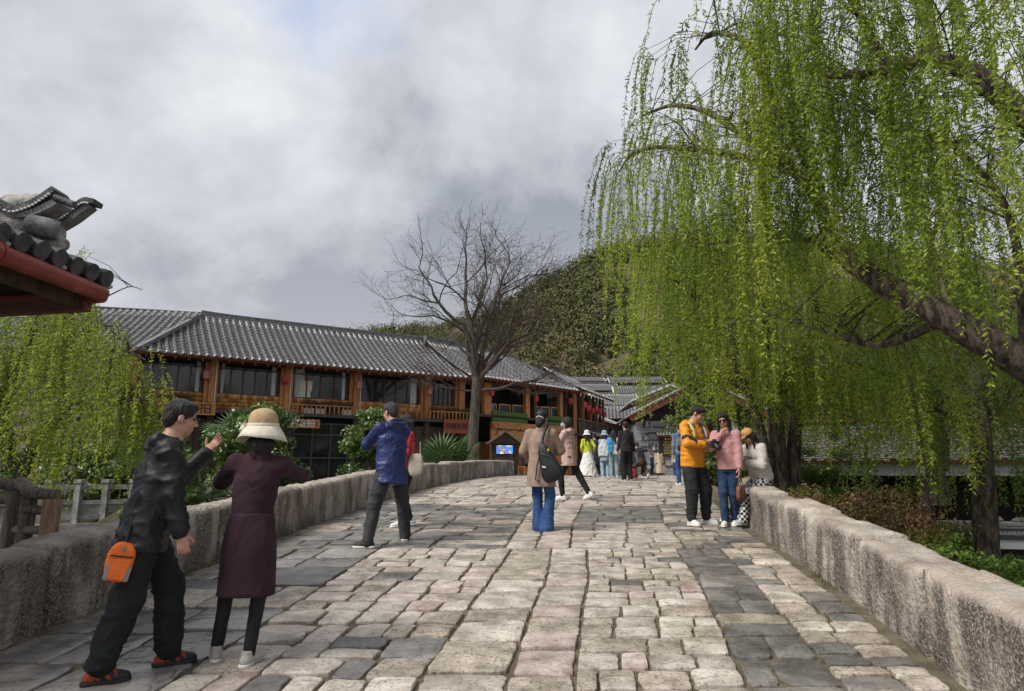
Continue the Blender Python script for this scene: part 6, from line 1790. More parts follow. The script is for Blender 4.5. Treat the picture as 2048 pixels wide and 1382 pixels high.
class Person:
    def __init__(s, label, X, Y, face, H=1.68, z=None, res=.011, pelvis=None, lean=(0, 0), head_yaw=0, head_pitch=0, head_roll=0, torso_yaw=0,
                 feet=None, hands=None, elbows=(None, None), build=1.0, knees=(None, None), name='person'):
        s.k = H / 1.70; k = s.k; s.res = res; s.lod = res / .011
        s.z0 = zg(Y) if z is None else z
        s.o = nv((X, Y, s.z0)); s.root = empty(name, tuple(s.o)); tag(s.root, label, 'person', 'people on the bridge')
        s.f = yawvec(face); s.r = nv((s.f[1], -s.f[0], 0)); up = nv((0, 0, 1)); s.face = face
        # local frame helper: (right, forward, up) in metres of a 1.7 m person
        s.L = lambda x, y, z_: s.r * x * k + s.f * y * k + up * z_ * k
        s.bw = build
        s.pel = s.L(*(pelvis or (0, 0, .93)))
        tf = yawvec(face + torso_yaw); s.tf = tf; s.tr = nv((tf[1], -tf[0], 0))
        s.u = unit(up + s.f * math.tan(R(lean[0])) + s.r * math.tan(R(lean[1])))
        s.tf2 = unit(tf - s.u * (tf @ s.u)); s.tr2 = np.cross(s.tf2, s.u)
        s.chest = s.pel + s.u * .30 * k; s.neck = s.pel + s.u * .53 * k
        s.sh = [s.neck - s.u * .055 * k - s.tr2 * .17 * k * build, s.neck - s.u * .055 * k + s.tr2 * .17 * k * build]   # left, right
        hf = yawvec(face + head_yaw); hr = nv((hf[1], -hf[0], 0))
        cp, sp = math.cos(R(head_pitch)), math.sin(R(head_pitch))
        s.hf = hf * cp - up * sp; s.hu = up * cp + hf * sp; s.hr = hr
        cr_, sr_ = math.cos(R(head_roll)), math.sin(R(head_roll))
        s.hu, s.hr = s.hu * cr_ + s.hr * sr_, s.hr * cr_ - s.hu * sr_
        s.hc = s.neck + s.u * .055 * k + s.hu * .115 * k + s.hf * .025 * k
        s.H_ = lambda x, y, z_: s.hc + (s.hr * x + s.hf * y + s.hu * z_) * k * .97
        s.HA = np.stack([s.hr, s.hf, s.hu])
        s.hip = [s.pel - s.r * .088 * k, s.pel + s.r * .088 * k]
        feet = feet or [(-.10, .0, 8, 0, 0), (.10, 0, -8, 0, 0)]
        s.ank, s.knee, s.toe, s.fp = [], [], [], []
        for i, (x, y, yw, lift, pitch) in enumerate(feet):
            p = s.L(x, y, 0); gz = zg(s.o[1] + p[1]) - s.z0 if z is None else 0
            t = yawvec(face + yw)
            an = nv((p[0], p[1], gz)) + nv((0, 0, .085 * k + lift))
            kn, an2 = ik(s.hip[i], an, .435 * k, .42 * k, s.L(*knees[i]) if knees[i] else t)
            s.knee.append(kn); s.ank.append(an2); s.toe.append(t); s.fp.append(pitch)
        hands = hands or [(-.24, .05, .80), (.24, .05, .80)]
        s.wr, s.el = [], []
        for i, h in enumerate(hands):
            w = s.L(*h[:3]); hint = s.L(*elbows[i]) if elbows[i] else s.L(-.4 if i == 0 else .4, -.8, -.35)
            e, w2 = ik(s.sh[i], w, .285 * k, .25 * k, hint)
            s.el.append(e); s.wr.append(w2)
    def add(s, name, V, Q, m, parent=None, smooth=True, matidx=None):
        return link(name, np_mesh(name, V, Q, m, smooth, matidx), parent or s.root)
    # ---- body: head, neck, hands and the rest of the figure as one mesh
    def body(s, hands=((.5, None), (.5, None)), legs=True, skin=SKIN, arms=True):
        k = s.k; parts = []
        f = Field(); A = s.HA; H_ = s.H_; q = k * .97
        E = lambda x, y, z, rx, ry, rz, kk=.02, sub=False: f.ell(H_(x, y, z), A, nv((rx, ry, rz)) * q, kk * q, sub)
        E(0, -.012, .035, .076, .094, .088); E(0, .022, -.03, .060, .070, .092); E(0, .020, -.068, .054, .058, .042); E(0, .058, -.094, .024, .024, .02)
        E(-.036, .066, -.028, .022, .020, .022); E(.036, .066, -.028, .022, .020, .022); E(0, .074, .032, .046, .018, .012, .015)
        f.cone(H_(0, .088, .012), H_(0, .110, -.026), .008 * q, .0125 * q, .012 * q); E(-.011, .098, -.032, .010, .010, .008, .008); E(.011, .098, -.032, .010, .010, .008, .008)
        E(0, .088, -.060, .022, .010, .006, .008); E(0, .086, -.070, .018, .010, .006, .008)
        for sx in (-1, 1):
            E(sx * .032, .098, .008, .017, .014, .009, .010, True); E(sx * .079, -.008, -.008, .010, .021, .031, .006)
        f.cone(H_(0, -.022, -.05), s.neck + s.tf2 * .0, .050 * q, .056 * q, .03)
        f.cone(s.neck, s.neck - s.u * .12 * k, .07 * k, .10 * k, .04)
        V, Q = f.mesh(.0058 * max(1, s.lod * .9)); parts.append((V, Q, 'h'))
        # limbs and trunk under the clothes
        g = Field(); kk = .03
        g.loft(s.pel - s.u * .06 * k, s.neck, s.tr2, s.tf2, [(0, .145 * k * s.bw, .10 * k), (.45, .125 * k * s.bw, .095 * k), (.8, .15 * k * s.bw, .10 * k), (1, .07 * k, .06 * k)], kk)
        for i in (0, 1):
            g.cone(s.hip[i], s.knee[i], .072 * k, .050 * k, kk); g.cone(s.knee[i], s.ank[i], .048 * k, .033 * k, kk)
            g.cone(s.ank[i], s.ank[i] + s.toe[i] * .05 * k - nv((0, 0, .03 * k)), .032 * k, .03 * k, .02)
            if arms: g.cone(s.sh[i], s.el[i], .044 * k, .036 * k, kk); g.cone(s.el[i], s.wr[i], .035 * k, .024 * k, kk)
        V, Q = g.mesh(.014 * max(1, s.lod)); parts.append((V, Q, 'b'))
        for i in (0, 1):
            if hands[i] is None: continue
            curl, pn = hands[i][0], hands[i][1]; spread = hands[i][2] if len(hands[i]) > 2 else 0.0
            d = unit(s.wr[i] - s.el[i]) if len(hands[i]) < 4 else unit(s.L(*hands[i][3]))
            n_ = nv(pn) if pn is not None else s.r * (1 if i == 1 else -1)      # back of the hand
            if pn is not None: n_ = s.L(*pn)
            n_ = unit(n_ - d * (n_ @ d)); side = np.cross(d, n_) * (1 if i == 0 else -1)   # towards the thumb
            h = Field(); w = s.wr[i]; q2 = k
            P = lambda x, y, z: w + (side * x + d * y + n_ * z) * q2
            h.cone(P(0, -.03, 0), P(0, .02, 0), .024 * q2, .026 * q2, .015)
            h.cone(P(.008, .03, 0), P(.004, .075, 0), .036 * q2, .036 * q2, .015, (n_, .42))
            for j, (bx, L_, rr) in enumerate(((.030, .072, .0088), (.011, .080, .0090), (-.008, .074, .0086), (-.026, .058, .0078))):
                a = R(8 + 50 * curl); sp = (bx * 5.0 + .0) * (.35 + spread)
                b0 = P(bx, .086, 0); c1 = curl
                dirs = []
                for m_ in range(3):
                    an = a * (m_ + .4) * .95
                    dirs.append(unit(d * math.cos(an) - n_ * math.sin(an) + side * sp * .6))
                p1 = b0 + dirs[0] * L_ * .45 * q2; p2 = p1 + dirs[1] * L_ * .32 * q2; p3 = p2 + dirs[2] * L_ * .26 * q2
                h.cone(b0, p1, rr * q2, rr * .95 * q2, .006); h.cone(p1, p2, rr * .95 * q2, rr * .88 * q2, .004); h.cone(p2, p3, rr * .88 * q2, rr * .72 * q2, .004)
            t0 = P(.026, .022, -.004); td = unit(side * (.75 + spread * .4) + d * .75 - n_ * .25 * (1 + curl)); t1 = t0 + td * .042 * q2; t2 = t1 + unit(td + d * .5) * .032 * q2
            h.cone(t0, t1, .0125 * q2, .0105 * q2, .012); h.cone(t1, t2, .0105 * q2, .008 * q2, .004)
            V, Q = h.mesh(.0042 * max(1, s.lod * .9)); parts.append((V, Q, 'm'))
        Vs, Qs, M_ = [], [], []; b = 0
        for V, Q, kind in parts:
            Vs.append(V); Qs.append(Q + b); b += len(V)
            mi = np.zeros(len(Q), int)
            if kind == 'h':
                C = (V[Q].mean(1) - s.hc) @ A.T / q
                mi[(np.abs(C[:, 0]) < .021) & (C[:, 1] > .078) & (np.abs(C[:, 2] + .065) < .0085)] = 1
            M_.append(mi)
        s.add('body', np.concatenate(Vs), np.concatenate(Qs), [skin, LIP], matidx=np.concatenate(M_))
        if s.lod < 1.6:
            for sx in (-1, 1):
                e = Field(); e.ell(H_(sx * .032, .083, .008), A, nv((.013, .008, .0065)) * q); V, Q = e.mesh(.003); s.add('eye', V, Q, EYEW)
                e = Field(); e.cone(H_(sx * .018, .094, .028), H_(sx * .034, .092, .032), .0035 * q, .004 * q, .004); e.cone(H_(sx * .034, .092, .032), H_(sx * .050, .078, .026), .004 * q, .0025 * q, .004); V, Q = e.mesh(.003); s.add('eyebrow', V, Q, HAIRB)
    def hair(s, style='short', m=HAIRB):
        f = Field(); A = s.HA; q = s.k * .97; H_ = s.H_
        E = lambda x, y, z, rx, ry, rz, kk=.015, sub=False: f.ell(H_(x, y, z), A, nv((rx, ry, rz)) * q, kk * q, sub)
        if style == 'short':
            E(0, -.016, .044, .086, .102, .096); E(0, -.06, -.01, .070, .055, .075); E(0, .05, .085, .06, .05, .04)
            E(0, .110, -.025, .080, .070, .082, .012, True); E(0, .04, -.105, .13, .085, .095, .012, True)
        elif style in ('long', 'pony', 'bob', 'bun'):
            E(0, -.016, .042, .089, .104, .098); E(0, -.05, -.02, .082, .065, .095); E(0, .045, .075, .06, .05, .045)
            if style == 'long':
                b = s.neck; k = s.k
                for x in (-.06, -.02, .02, .06): f.cone(H_(x, -.07, -.02), b + s.tr2 * x * 1.4 * k - s.tf2 * .095 * k - s.u * .24 * k, .045 * q, .022 * q, .03)
                for x in (-1, 1): f.cone(H_(x * .078, -.01, .0), b + s.tr2 * x * .095 * k + s.tf2 * .06 * k - s.u * .16 * k, .026 * q, .018 * q, .03)
            if style == 'bob':
                for x in (-1, 1): f.cone(H_(x * .07, -.02, .0), H_(x * .075, -.01, -.12), .035 * q, .028 * q, .03)
                f.cone(H_(0, -.06, 0), H_(0, -.065, -.13), .07 * q, .06 * q, .03)
            if style == 'pony': f.cone(H_(0, -.10, -.02), H_(0, -.13, -.15), .034 * q, .038 * q, .02); f.cone(H_(0, -.13, -.15), H_(0, -.11, -.24), .036 * q, .012 * q, .02)
            if style == 'bun': E(0, -.10, -.085, .056, .046, .072)
            E(0, .115, -.035, .076, .072, .105, .012, True)
            if style in ('pony', 'bun'): E(0, .04, -.115, .14, .09, .09, .012, True)
        V, Q = f.mesh(.007 * max(1, s.lod)); V = folds(V, Q, .0035, 3 + int(s.o[0] * 7) % 50, (2.5, 2.5, .8), 2.2)
        s.add('hair', V, Q, m)
    # ---- garments
    def trousers(s, m, rad=(.096, .076, .064), top=.10, flare=0, amp=.007, name='trousers', hem=.0, waist=(.155, .115)):
        f = Field(); k = s.k; bw = s.bw
        f.loft(s.pel - s.u * .10 * k, s.pel + s.u * top * k, s.r, s.f, [(0, min(.150, waist[0] * 1.02) * k * bw, min(.118, waist[1] * 1.05) * k), (.5, waist[0] * k * bw, waist[1] * k), (1, waist[0] * .92 * k * bw, waist[1] * .92 * k)], .05)
        for i in (0, 1):
            a = s.hip[i] - s.u * .04 * k
            f.cone(a, s.knee[i], rad[0] * k * bw, rad[1] * k, .035)
            end = s.ank[i] + unit(s.knee[i] - s.ank[i]) * hem * k
            f.cone(s.knee[i], end, rad[1] * k, rad[2] * k, .03)
            if flare: f.cone(s.knee[i] * .45 + end * .55, end - nv((0, 0, .03 * k)), rad[2] * k, (rad[2] + flare) * k, .03)
        V, Q = f.mesh(s.res * 1.05); V = folds(V, Q, amp, 11 + int(s.o[0] * 13) % 90, (1, 1, 1.7), .9)
        return s.add(name, V, Q, m)
    def top(s, m, hem=-.12, wid=(.165, .175, .175, .185), dep=(.125, .125, .125, .135), arm=(.066, .056, .046), amp=.008, hood=False, collar=True, name='jacket', cut=True, sleeve=.02, folds_sc=1.0, bulk=1.0, hemvec=None, res=None, shoulders=.072):
        """wid/dep: half width and depth at shoulder, chest, waist, hem"""
        f = Field(); k = s.k; bw = s.bw * bulk
        L_ = .53 - hem
        t = lambda h: (h - hem) / L_
        tab = [(0, wid[3] * k * bw, dep[3] * k), (t(.12) if hem < .1 else .35, wid[2] * k * bw, dep[2] * k, .0), (t(.36), wid[1] * k * bw, dep[1] * k, .005), (t(.455), wid[0] * .92 * k * bw, dep[0] * .82 * k), (t(.50), .095 * k, .078 * k), (t(.545), .066 * k, .064 * k, .005)]
        f.loft(s.pel + s.u * hem * k, s.neck, s.tr2, s.tf2, tab, .035)
        f.cone(s.sh[0], s.sh[1], shoulders * .9 * k, shoulders * .9 * k, .05, (s.tf2, .9))
        for i in (0, 1):
            f.cone(s.sh[i], s.el[i], arm[0] * k, arm[1] * k, .035); f.cone(s.el[i], s.wr[i] - unit(s.wr[i] - s.el[i]) * sleeve * k, arm[1] * k, arm[2] * k, .02)
        if collar: f.cone(s.neck - s.tf2 * .01 * k, s.neck + s.u * .03 * k, .078 * k, .070 * k, .02)
        if hood:
            c = s.neck - s.tf2 * .085 * k - s.u * .015 * k; A = np.stack([s.tr2, s.tf2, s.u])
            f.ell(c, A, nv((.125, .062, .085)) * k, .03); f.cone(c + s.tr2 * .09 * k + s.u * .01 * k, s.neck + s.tr2 * .075 * k + s.tf2 * .05 * k, .045 * k, .028 * k, .03); f.cone(c - s.tr2 * .09 * k + s.u * .01 * k, s.neck - s.tr2 * .075 * k + s.tf2 * .05 * k, .045 * k, .028 * k, .03)
            f.ell(s.neck - s.tf2 * .02 * k + s.u * .065 * k, A, nv((.072, .07, .075)) * k, .02, True)
            f.ell(c - s.tf2 * .035 * k + s.u * .05 * k, A, nv((.10, .02, .014)) * k, .012, True)
        V, Q = f.mesh(res or s.res); V = folds(V, Q, amp, 23 + int(s.o[0] * 17 + s.o[1] * 5) % 90, (1, 1, 1.5), folds_sc)
        return s.add(name, V, Q, m)
    def skirt(s, m, z_hem, w_hem, d_hem, waist=(.15, .115), hipw=(.178, .145), top=.10, amp=.006, name='skirt', sway=(0, 0), folds_dir=(1, 1, .35), sc=1.2):
        f = Field(); k = s.k
        a = s.pel + s.u * top * k; b = nv((s.pel[0], s.pel[1], 0)) + s.L(sway[0], sway[1], z_hem)
        Ls = np.linalg.norm(b - a); th = (top + .10) * k / Ls
        f.loft(a, b, s.r, s.f, [(0, waist[0] * k, waist[1] * k), (th, hipw[0] * k, hipw[1] * k), (1, w_hem * k, d_hem * k)], .03)
        V, Q = f.mesh(s.res * 1.05); V = folds(V, Q, amp, 41 + int(s.o[0] * 11) % 60, folds_dir, sc)
        return s.add(name, V, Q, m)
    def shoes(s, m, solem=SOLE, high=0.0, size=1.0, accent=None, sock=None):
        for i in (0, 1):
            k = s.k * size; t = s.toe[i]; p = R(s.fp[i]); up = nv((0, 0, 1))
            t2 = t * math.cos(p) - up * math.sin(p); u2 = up * math.cos(p) + t * math.sin(p); r2 = np.cross(t2, u2)
            a = s.ank[i] - u2 * .085 * s.k
            P = lambda x, y, z: a + (r2 * x + t2 * y + u2 * z) * k
            f = Field(); sx = .006 if i == 1 else -.006
            f.cone(P(0, -.045, .042), P(sx, .06, .046), .036 * k, .040 * k, .02, (u2, 1.0)); f.cone(P(sx, .06, .044), P(sx * 2, .145, .030), .040 * k, .028 * k, .02)
            f.cone(P(0, -.012, .06), P(0, -.02, .095 + high), .040 * k, .038 * k, .02); f.ell(P(sx, .105, .035), np.stack([r2, t2, u2]), nv((.042, .06, .03)) * k, .02)
            f.plane(P(0, 0, .018), -u2); f.plane(P(0, 0, .108 + high), u2)
            V, Q = f.mesh(.0055 * max(1, s.lod)); mi = None
            if accent:
                C = (V[Q].mean(1) - a) / k; yy = C @ t2; zz = C @ u2; mi = ((yy < -.02) | ((np.abs((yy * 18 + zz * 12) % 1.0 - .5) < .22) & (yy < .10) & (zz > .03))).astype(int)
            sh = s.add('shoe', V, Q, [m, accent] if accent else m, matidx=mi)
            f = Field(); f.cone(P(0, -.05, .016), P(sx * 1.5, .14, .016), .040 * k, .038 * k, .01); f.ell(P(sx * 1.4, .10, .016), np.stack([r2, t2, u2]), nv((.046, .07, .05)) * k, .02)
            f.plane(P(0, 0, .026), u2); f.plane(P(0, 0, 0), -u2)
            V, Q = f.mesh(.0055 * max(1, s.lod)); s.add('sole', V, Q, solem, sh)
            if s.lod < 1.6:
                g = Geo()
                for j in range(4):
                    y = .045 + j * .018; g.bar(P(-.022 + sx, y, .084 - j * .011), P(.022 + sx, y + .004, .084 - j * .011), .007, .006)
                g.build('laces', SOLE if solem is SOLE and m is not None else SOLE, sh)
            if sock is not None:
                g = Geo(); g.tube([P(0, -.012, .085 + high), P(0, -.012, .13 + high)], [.037 * k, .040 * k], 12); g.build('sock', sock, s.root, True)
    def cap(s, m, visor=None, name='cap', back=0):
        f = Field(); q = s.k * .97
        f.ell(s.H_(0, -.012, .058), s.HA, nv((.094, .110, .088)) * q, .01); f.plane(s.H_(0, 0, .050), -s.hu)
        if visor: f.ell(s.H_(0, .125, .052), s.HA, nv((.068, .075, .011)) * q, .02)
        V, Q = f.mesh(.0065 * max(1, s.lod)); return s.add(name, V, Q, m)
    def hat(s, crown, brim, r=.17, drop=.05, parent=None):
        M_ = Matrix((Vector(s.hr), Vector(s.hf), Vector(s.hu))).transposed().to_4x4(); c = Vector(s.H_(0, -.005, .055))
        q = s.k
        g = Geo(); g.lathe([(.105 * q, 0), (.109 * q, .03), (.107 * q, .07 * q), (.096 * q, .105 * q), (.074 * q, .128 * q), (.042 * q, .141 * q), (.01, .146 * q)], n=24)
        o = g.build('hat', crown, s.root, True); o.matrix_local = Matrix.Translation(c) @ M_
        g = Geo(); n = 32; V, F = [], []
        for i, (t) in enumerate((0, .25, .5, .75, 1.0)):
            for j in range(n):
                a = 2 * math.pi * j / n; rr = (.104 + (r - .104) * t) * q * (1 + .05 * math.cos(2 * a)); z = .006 - drop * t ** 1.3 * (1 + .25 * math.cos(2 * a + .4) + .12 * math.sin(3 * a))
                V.append((rr * math.cos(a), rr * 1.06 * math.sin(a), z))
        for i in range(4):
            for j in range(n): F.append((i * n + j, i * n + (j + 1) % n, (i + 1) * n + (j + 1) % n, (i + 1) * n + j))
        g.add(V, F); b = g.build('brim', brim, o, True); sm = b.modifiers.new('solid', 'SOLIDIFY'); sm.thickness = .006
        return o
    def W(s, v): return Vector(s.o + nv(v))       # world position of a body point

def strap(pts, w, t, m, name, parent, sides=6):
    G = Geo(); G.tube([Vector(p) for p in pts], w, sides); return G.build(name, m, parent, True)

def bagshape(name, label, cat, p, ax, rad, m, tap=0.0, bev=.02, group=None, res=.008, box=True):
    """soft box-like bag: superellipsoid by field of crossing ellipsoids"""
    o = empty(name, p); tag(o, label, cat, group)
    V, F = [], []; n1, n2 = 24, 16
    ax = np.array(ax, float); e = 3.2
    for i in range(n2 + 1):
        v = -math.pi / 2 + math.pi * i / n2
        for j in range(n1):
            u = 2 * math.pi * j / n1
            f = lambda c: math.copysign(abs(c) ** (2 / e), c)
            q = nv((f(math.cos(v)) * f(math.cos(u)) * rad[0], f(math.cos(v)) * f(math.sin(u)) * rad[1], f(math.sin(v)) * rad[2]))
            tz = 1 - tap * (q[2] / rad[2]); q = nv((q[0] * tz, q[1] * (1 + (tz - 1) * .5), q[2]))
            V.append(tuple(q @ ax))
    for i in range(n2):
        for j in range(n1): F.append((i * n1 + j, i * n1 + (j + 1) % n1, (i + 1) * n1 + (j + 1) % n1, (i + 1) * n1 + j))
    V = np.array(V); V += .006 * np.stack([vnoise(V, 14, 2), vnoise(V, 14, 3), vnoise(V, 14, 4)], 1)
    link('bag_body', np_mesh('bag_body', V, F, m, True), o)
    return o

BLACKN = cloth('black_nylon', (0.007, 0.008, 0.011), (0.014, 0.015, 0.020), rough=.55, bump=.2)
BLACKT = cloth('black_trouser_cloth', (0.006, 0.009, 0.010), (0.011, 0.014, 0.015), rough=.9)
PURPLE = cloth('plum_wool', (0.026, 0.010, 0.017), (0.042, 0.017, 0.027), rough=.95, bscale=220, bump=.4)
NAVY = cloth('navy_nylon', (0.010, 0.019, 0.085), (0.018, 0.032, 0.13), rough=.45)
GREYT = cloth('dark_grey_denim', (0.020, 0.021, 0.024), (0.045, 0.046, 0.050), rough=.9)
LEGG = cloth('black_legging', (0.007, 0.007, 0.008), (0.012, 0.012, 0.013), rough=.8)
RED = cloth('red_knit', (0.36, 0.018, 0.022), (0.48, 0.03, 0.035))
CAMEL = cloth('camel_wool', (0.27, 0.185, 0.145), (0.36, 0.255, 0.205), rough=.95, bscale=240, bump=.5)
JEAN = cloth('blue_denim', (0.014, 0.045, 0.14), (0.035, 0.085, 0.22), rough=.9, scale=5)
JEAND = cloth('dark_blue_denim', (0.010, 0.030, 0.075), (0.022, 0.052, 0.12), rough=.9, scale=5)
BLUSH = cloth('blush_parka', (0.42, 0.285, 0.24), (0.52, 0.37, 0.32), rough=.7)
def orange_sleeve(nt, vec, col, b): return None
ORANGE = cloth('orange_shell', (0.62, 0.22, 0.010), (0.74, 0.29, 0.016), rough=.5)
PINK = cloth('pink_tweed', (0.46, 0.215, 0.215), (0.60, 0.33, 0.325), rough=.95, scale=60, bscale=120, bump=.6)
CREAM = cloth('cream_sweatshirt', (0.52, 0.475, 0.44), (0.62, 0.575, 0.535), rough=.9)
def checks(nt, vec, col, b):
    ck = nt.nodes.new('ShaderNodeTexChecker'); ck.inputs['Scale'].default_value = 26; ck.inputs['Color1'].default_value = (0.62, 0.61, 0.59, 1); ck.inputs['Color2'].default_value = (0.010, 0.010, 0.011, 1)
    nt.links.new(vec, ck.inputs['Vector']); return ck.outputs['Color']
CHECK = mat('checked_cloth', (0.5, 0.5, 0.5), rough=.9, extra=checks)
WHITE_S = cloth('white_leather', (0.64, 0.63, 0.61), (0.74, 0.73, 0.71), rough=.5, bump=.1)
GREY_S = cloth('grey_mesh_shoe', (0.34, 0.31, 0.28), (0.46, 0.43, 0.40), rough=.8)
BLK_S = cloth('black_shoe', (0.010, 0.010, 0.011), (0.022, 0.022, 0.024), rough=.6)
RED_S = cloth('red_shoe_panel', (0.26, 0.030, 0.016), (0.36, 0.06, 0.03), rough=.7)
DKSOLE = mat('dark_rubber', (0.02, 0.02, 0.022), rough=.7)

def place(px, py): 
    Y = solve_ground(px, py); p = at(px, py, Y); return p.x, p.y

# 1 --- man in the black jacket
x, y = place(262, 1352)
P1 = Person('man in black hooded jacket leaning forward, one arm stretched out, orange pouch at hip', x, y, -60, H=1.64, lean=(10, 0), pelvis=(0, .0, .915), head_yaw=4, head_pitch=10,
            feet=[(-.06, .20, 0, 0, 0), (.10, -.18, 2, 0, 0)], hands=[(-.38, .36, 1.38), (.22, .20, .80)], elbows=[(-.5, -.1, -1), (.35, -.8, 0)], knees=[None, None], build=1.06)
P1.body(hands=((.05, (-.2, .6, .2), .9, (.35, .55, .75)), (.75, (1, 0, 0))))
P1.hair('short', HAIRB); P1.trousers(BLACKT, (.108, .096, .086), amp=.010, hem=.03)
P1.top(BLACKN, hem=-.16, wid=(.18, .195, .195, .205), dep=(.14, .15, .15, .155), arm=(.080, .072, .060), amp=.013, hood=True, name='jacket')
P1.shoes(BLK_S, DKSOLE, accent=RED_S, sock=WHITE_S)
g = Geo()
for sx in (-1, 1):
    for j in range(12):
        a0, a1 = 2 * math.pi * j / 12, 2 * math.pi * (j + 1) / 12
        g.bar(P1.H_(sx * .033 + .025 * math.cos(a0), .112, .006 + .019 * math.sin(a0)), P1.H_(sx * .033 + .025 * math.cos(a1), .112, .006 + .019 * math.sin(a1)), .003, .003)
    g.bar(P1.H_(sx * .058, .110, .012), P1.H_(sx * .082, -.01, .012), .003, .004)
g.bar(P1.H_(-.008, .113, .012), P1.H_(.008, .113, .012), .003, .003); g.build('spectacles', BLACK_M, P1.root)
# orange pouch on his right hip, towards the viewer
c = P1.pel + P1.r * .19 - P1.f * .12 + nv((0, 0, -.20))
ORP = cloth('orange_ripstop', (0.72, 0.12, 0.012), (0.80, 0.17, 0.02), rough=.6); GRYP = cloth('grey_webbing', (0.22, 0.19, 0.17), (0.30, 0.26, 0.24))
axp = np.stack([P1.f, P1.r, nv((0, 0, 1))])
po = bagshape('orange_pouch', 'small orange and grey pouch hanging at the hip of the black jacket man', 'pouch', P1.W(c), axp, (.072, .036, .115), ORP)
rp = Matrix.Rotation(R(-10), 4, Vector(P1.r)); po.matrix_basis = Matrix.Translation(po.location) @ rp
T3 = lambda x_, z_, y_=.038: Vector(P1.f * x_ + P1.r * y_ + nv((0, 0, z_)))
g = Geo(); g.slab([T3(.055, .02), T3(-.055, .02), T3(-.038, -.095), T3(.038, -.095)], -.006); g.build('front_pocket', ORP, po)
for sx in (-1, 1):
    g = Geo(); g.slab([T3(sx * .066, -.02, .034), T3(sx * .050, .0, .041), T3(sx * .032, -.05, .043), T3(sx * .044, -.105, .036), T3(sx * .066, -.1, .032)][::sx], .004); g.build('side_panel', GRYP, po)
g = Geo(); g.bar(T3(-.062, .034, .039), T3(.062, .034, .039), .008, .007); g.build('zip', BLACKN, po)
g = Geo(); g.tube([T3(.0, .075, .036), T3(.004, .075, .041)], .016, 10); g.build('emblem', GRYP, po)
strap([(0, 0, .10), Vector(-P1.r * .02) + Vector((0, 0, .2)), Vector(-P1.r * .06) + Vector((0, 0, .30))], .008, 0, BLACKN, 'strap', po)

# 2 --- woman in the plum dress coat and straw hat
x, y = place(472, 1330)
P2 = Person('woman in long plum coat and straw hat photographing with raised arms, seen from behind', x, y, 6, H=1.50, lean=(3, 3), pelvis=(.03, 0, .93),
            feet=[(-.17, .10, 14, 0, 0), (.09, -.03, -16, 0, 0)], hands=[(-.07, .30, 1.40), (.09, .32, 1.40)], elbows=[(-1, .15, -.75), (1, .1, -.42)], head_pitch=-2)
P2.body(hands=((.7, (0, 0, 1)), (.7, (0, 0, 1)))); P2.hair('bun', HAIRB)
f_ = Field(); A_2 = P2.HA; f_.ell(P2.H_(0, -.05, -.08), A_2, (.10, .06, .06), .02); f_.ell(P2.H_(0, -.085, -.155), A_2, (.055, .035, .06), .03); V, Q = f_.mesh(.008); P2.add('hair', folds(V, Q, .006, 5, (2, 2, 1), 2), Q, HAIRB)
P2.trousers(LEGG, (.074, .056, .044), amp=.002, name='leggings', hem=-.01, waist=(.115, .085), top=.02)
P2.top(PURPLE, hem=-.02, wid=(.165, .168, .152, .150), dep=(.118, .130, .120, .118), arm=(.064, .058, .045), amp=.005, name='coat', collar=True)
P2.skirt(PURPLE, .47, .205, .16, waist=(.155, .124), hipw=(.190, .155), top=.12, amp=.007, name='coat_skirt')
P2.shoes(GREY_S)
P2.hat(mat('tan_straw', (0.40, 0.27, 0.145), (0.50, 0.36, 0.21), scale=30, rough=.85, bump=.5, bscale=90), mat('cream_straw', (0.60, 0.55, 0.45), (0.70, 0.66, 0.56), scale=30, rough=.85, bump=.5, bscale=120), .170, .085)
ho = [c for c in P2.root.children if c.name.startswith('hat')][0]
g = Geo(); g.lathe([(.101, .002), (.1035, .010), (.1035, .020), (.1015, .026)], n=28); g.build('ribbon', mat('cream_ribbon', (0.62, 0.56, 0.42), (0.7, 0.64, 0.5), rough=.7), ho, True)
g = Geo()
for a in range(7): g.tube([(-.108, -.03, .0), (-.118 - .01 * math.sin(a), -.04 + .02 * math.cos(a * 1.3), .03 * math.sin(a * 2.1))], [.012, .018], 6)
g.build('bow', mat('cream_ribbon', (0.6, 0.55, 0.4)), ho, True)
def phone(label, p, n_, up, w=.075, h=.155):
    o = empty('smartphone', p); tag(o, label, 'phone'); n_, up = unit(n_), unit(up); sd = np.cross(up, n_)
    g = Geo(); g.box((0, 0, 0), (w, .009, h), M=Matrix((Vector(sd), Vector(n_), Vector(up))).transposed()); g.build('case', mat('phone_case', (0.02, 0.02, 0.022), rough=.3), o, bevel=.004)
    g = Geo(); g.box(Vector(n_ * -.0052), (w * .92, .001, h * .94), M=Matrix((Vector(sd), Vector(n_), Vector(up))).transposed()); g.build('screen', LENS, o)
    return o
phone('phone held up by the woman in the straw hat', P2.W((P2.wr[0] + P2.wr[1]) / 2 + P2.f * .12 + nv((0, 0, .05))), P2.f, P2.r, .075, .155)

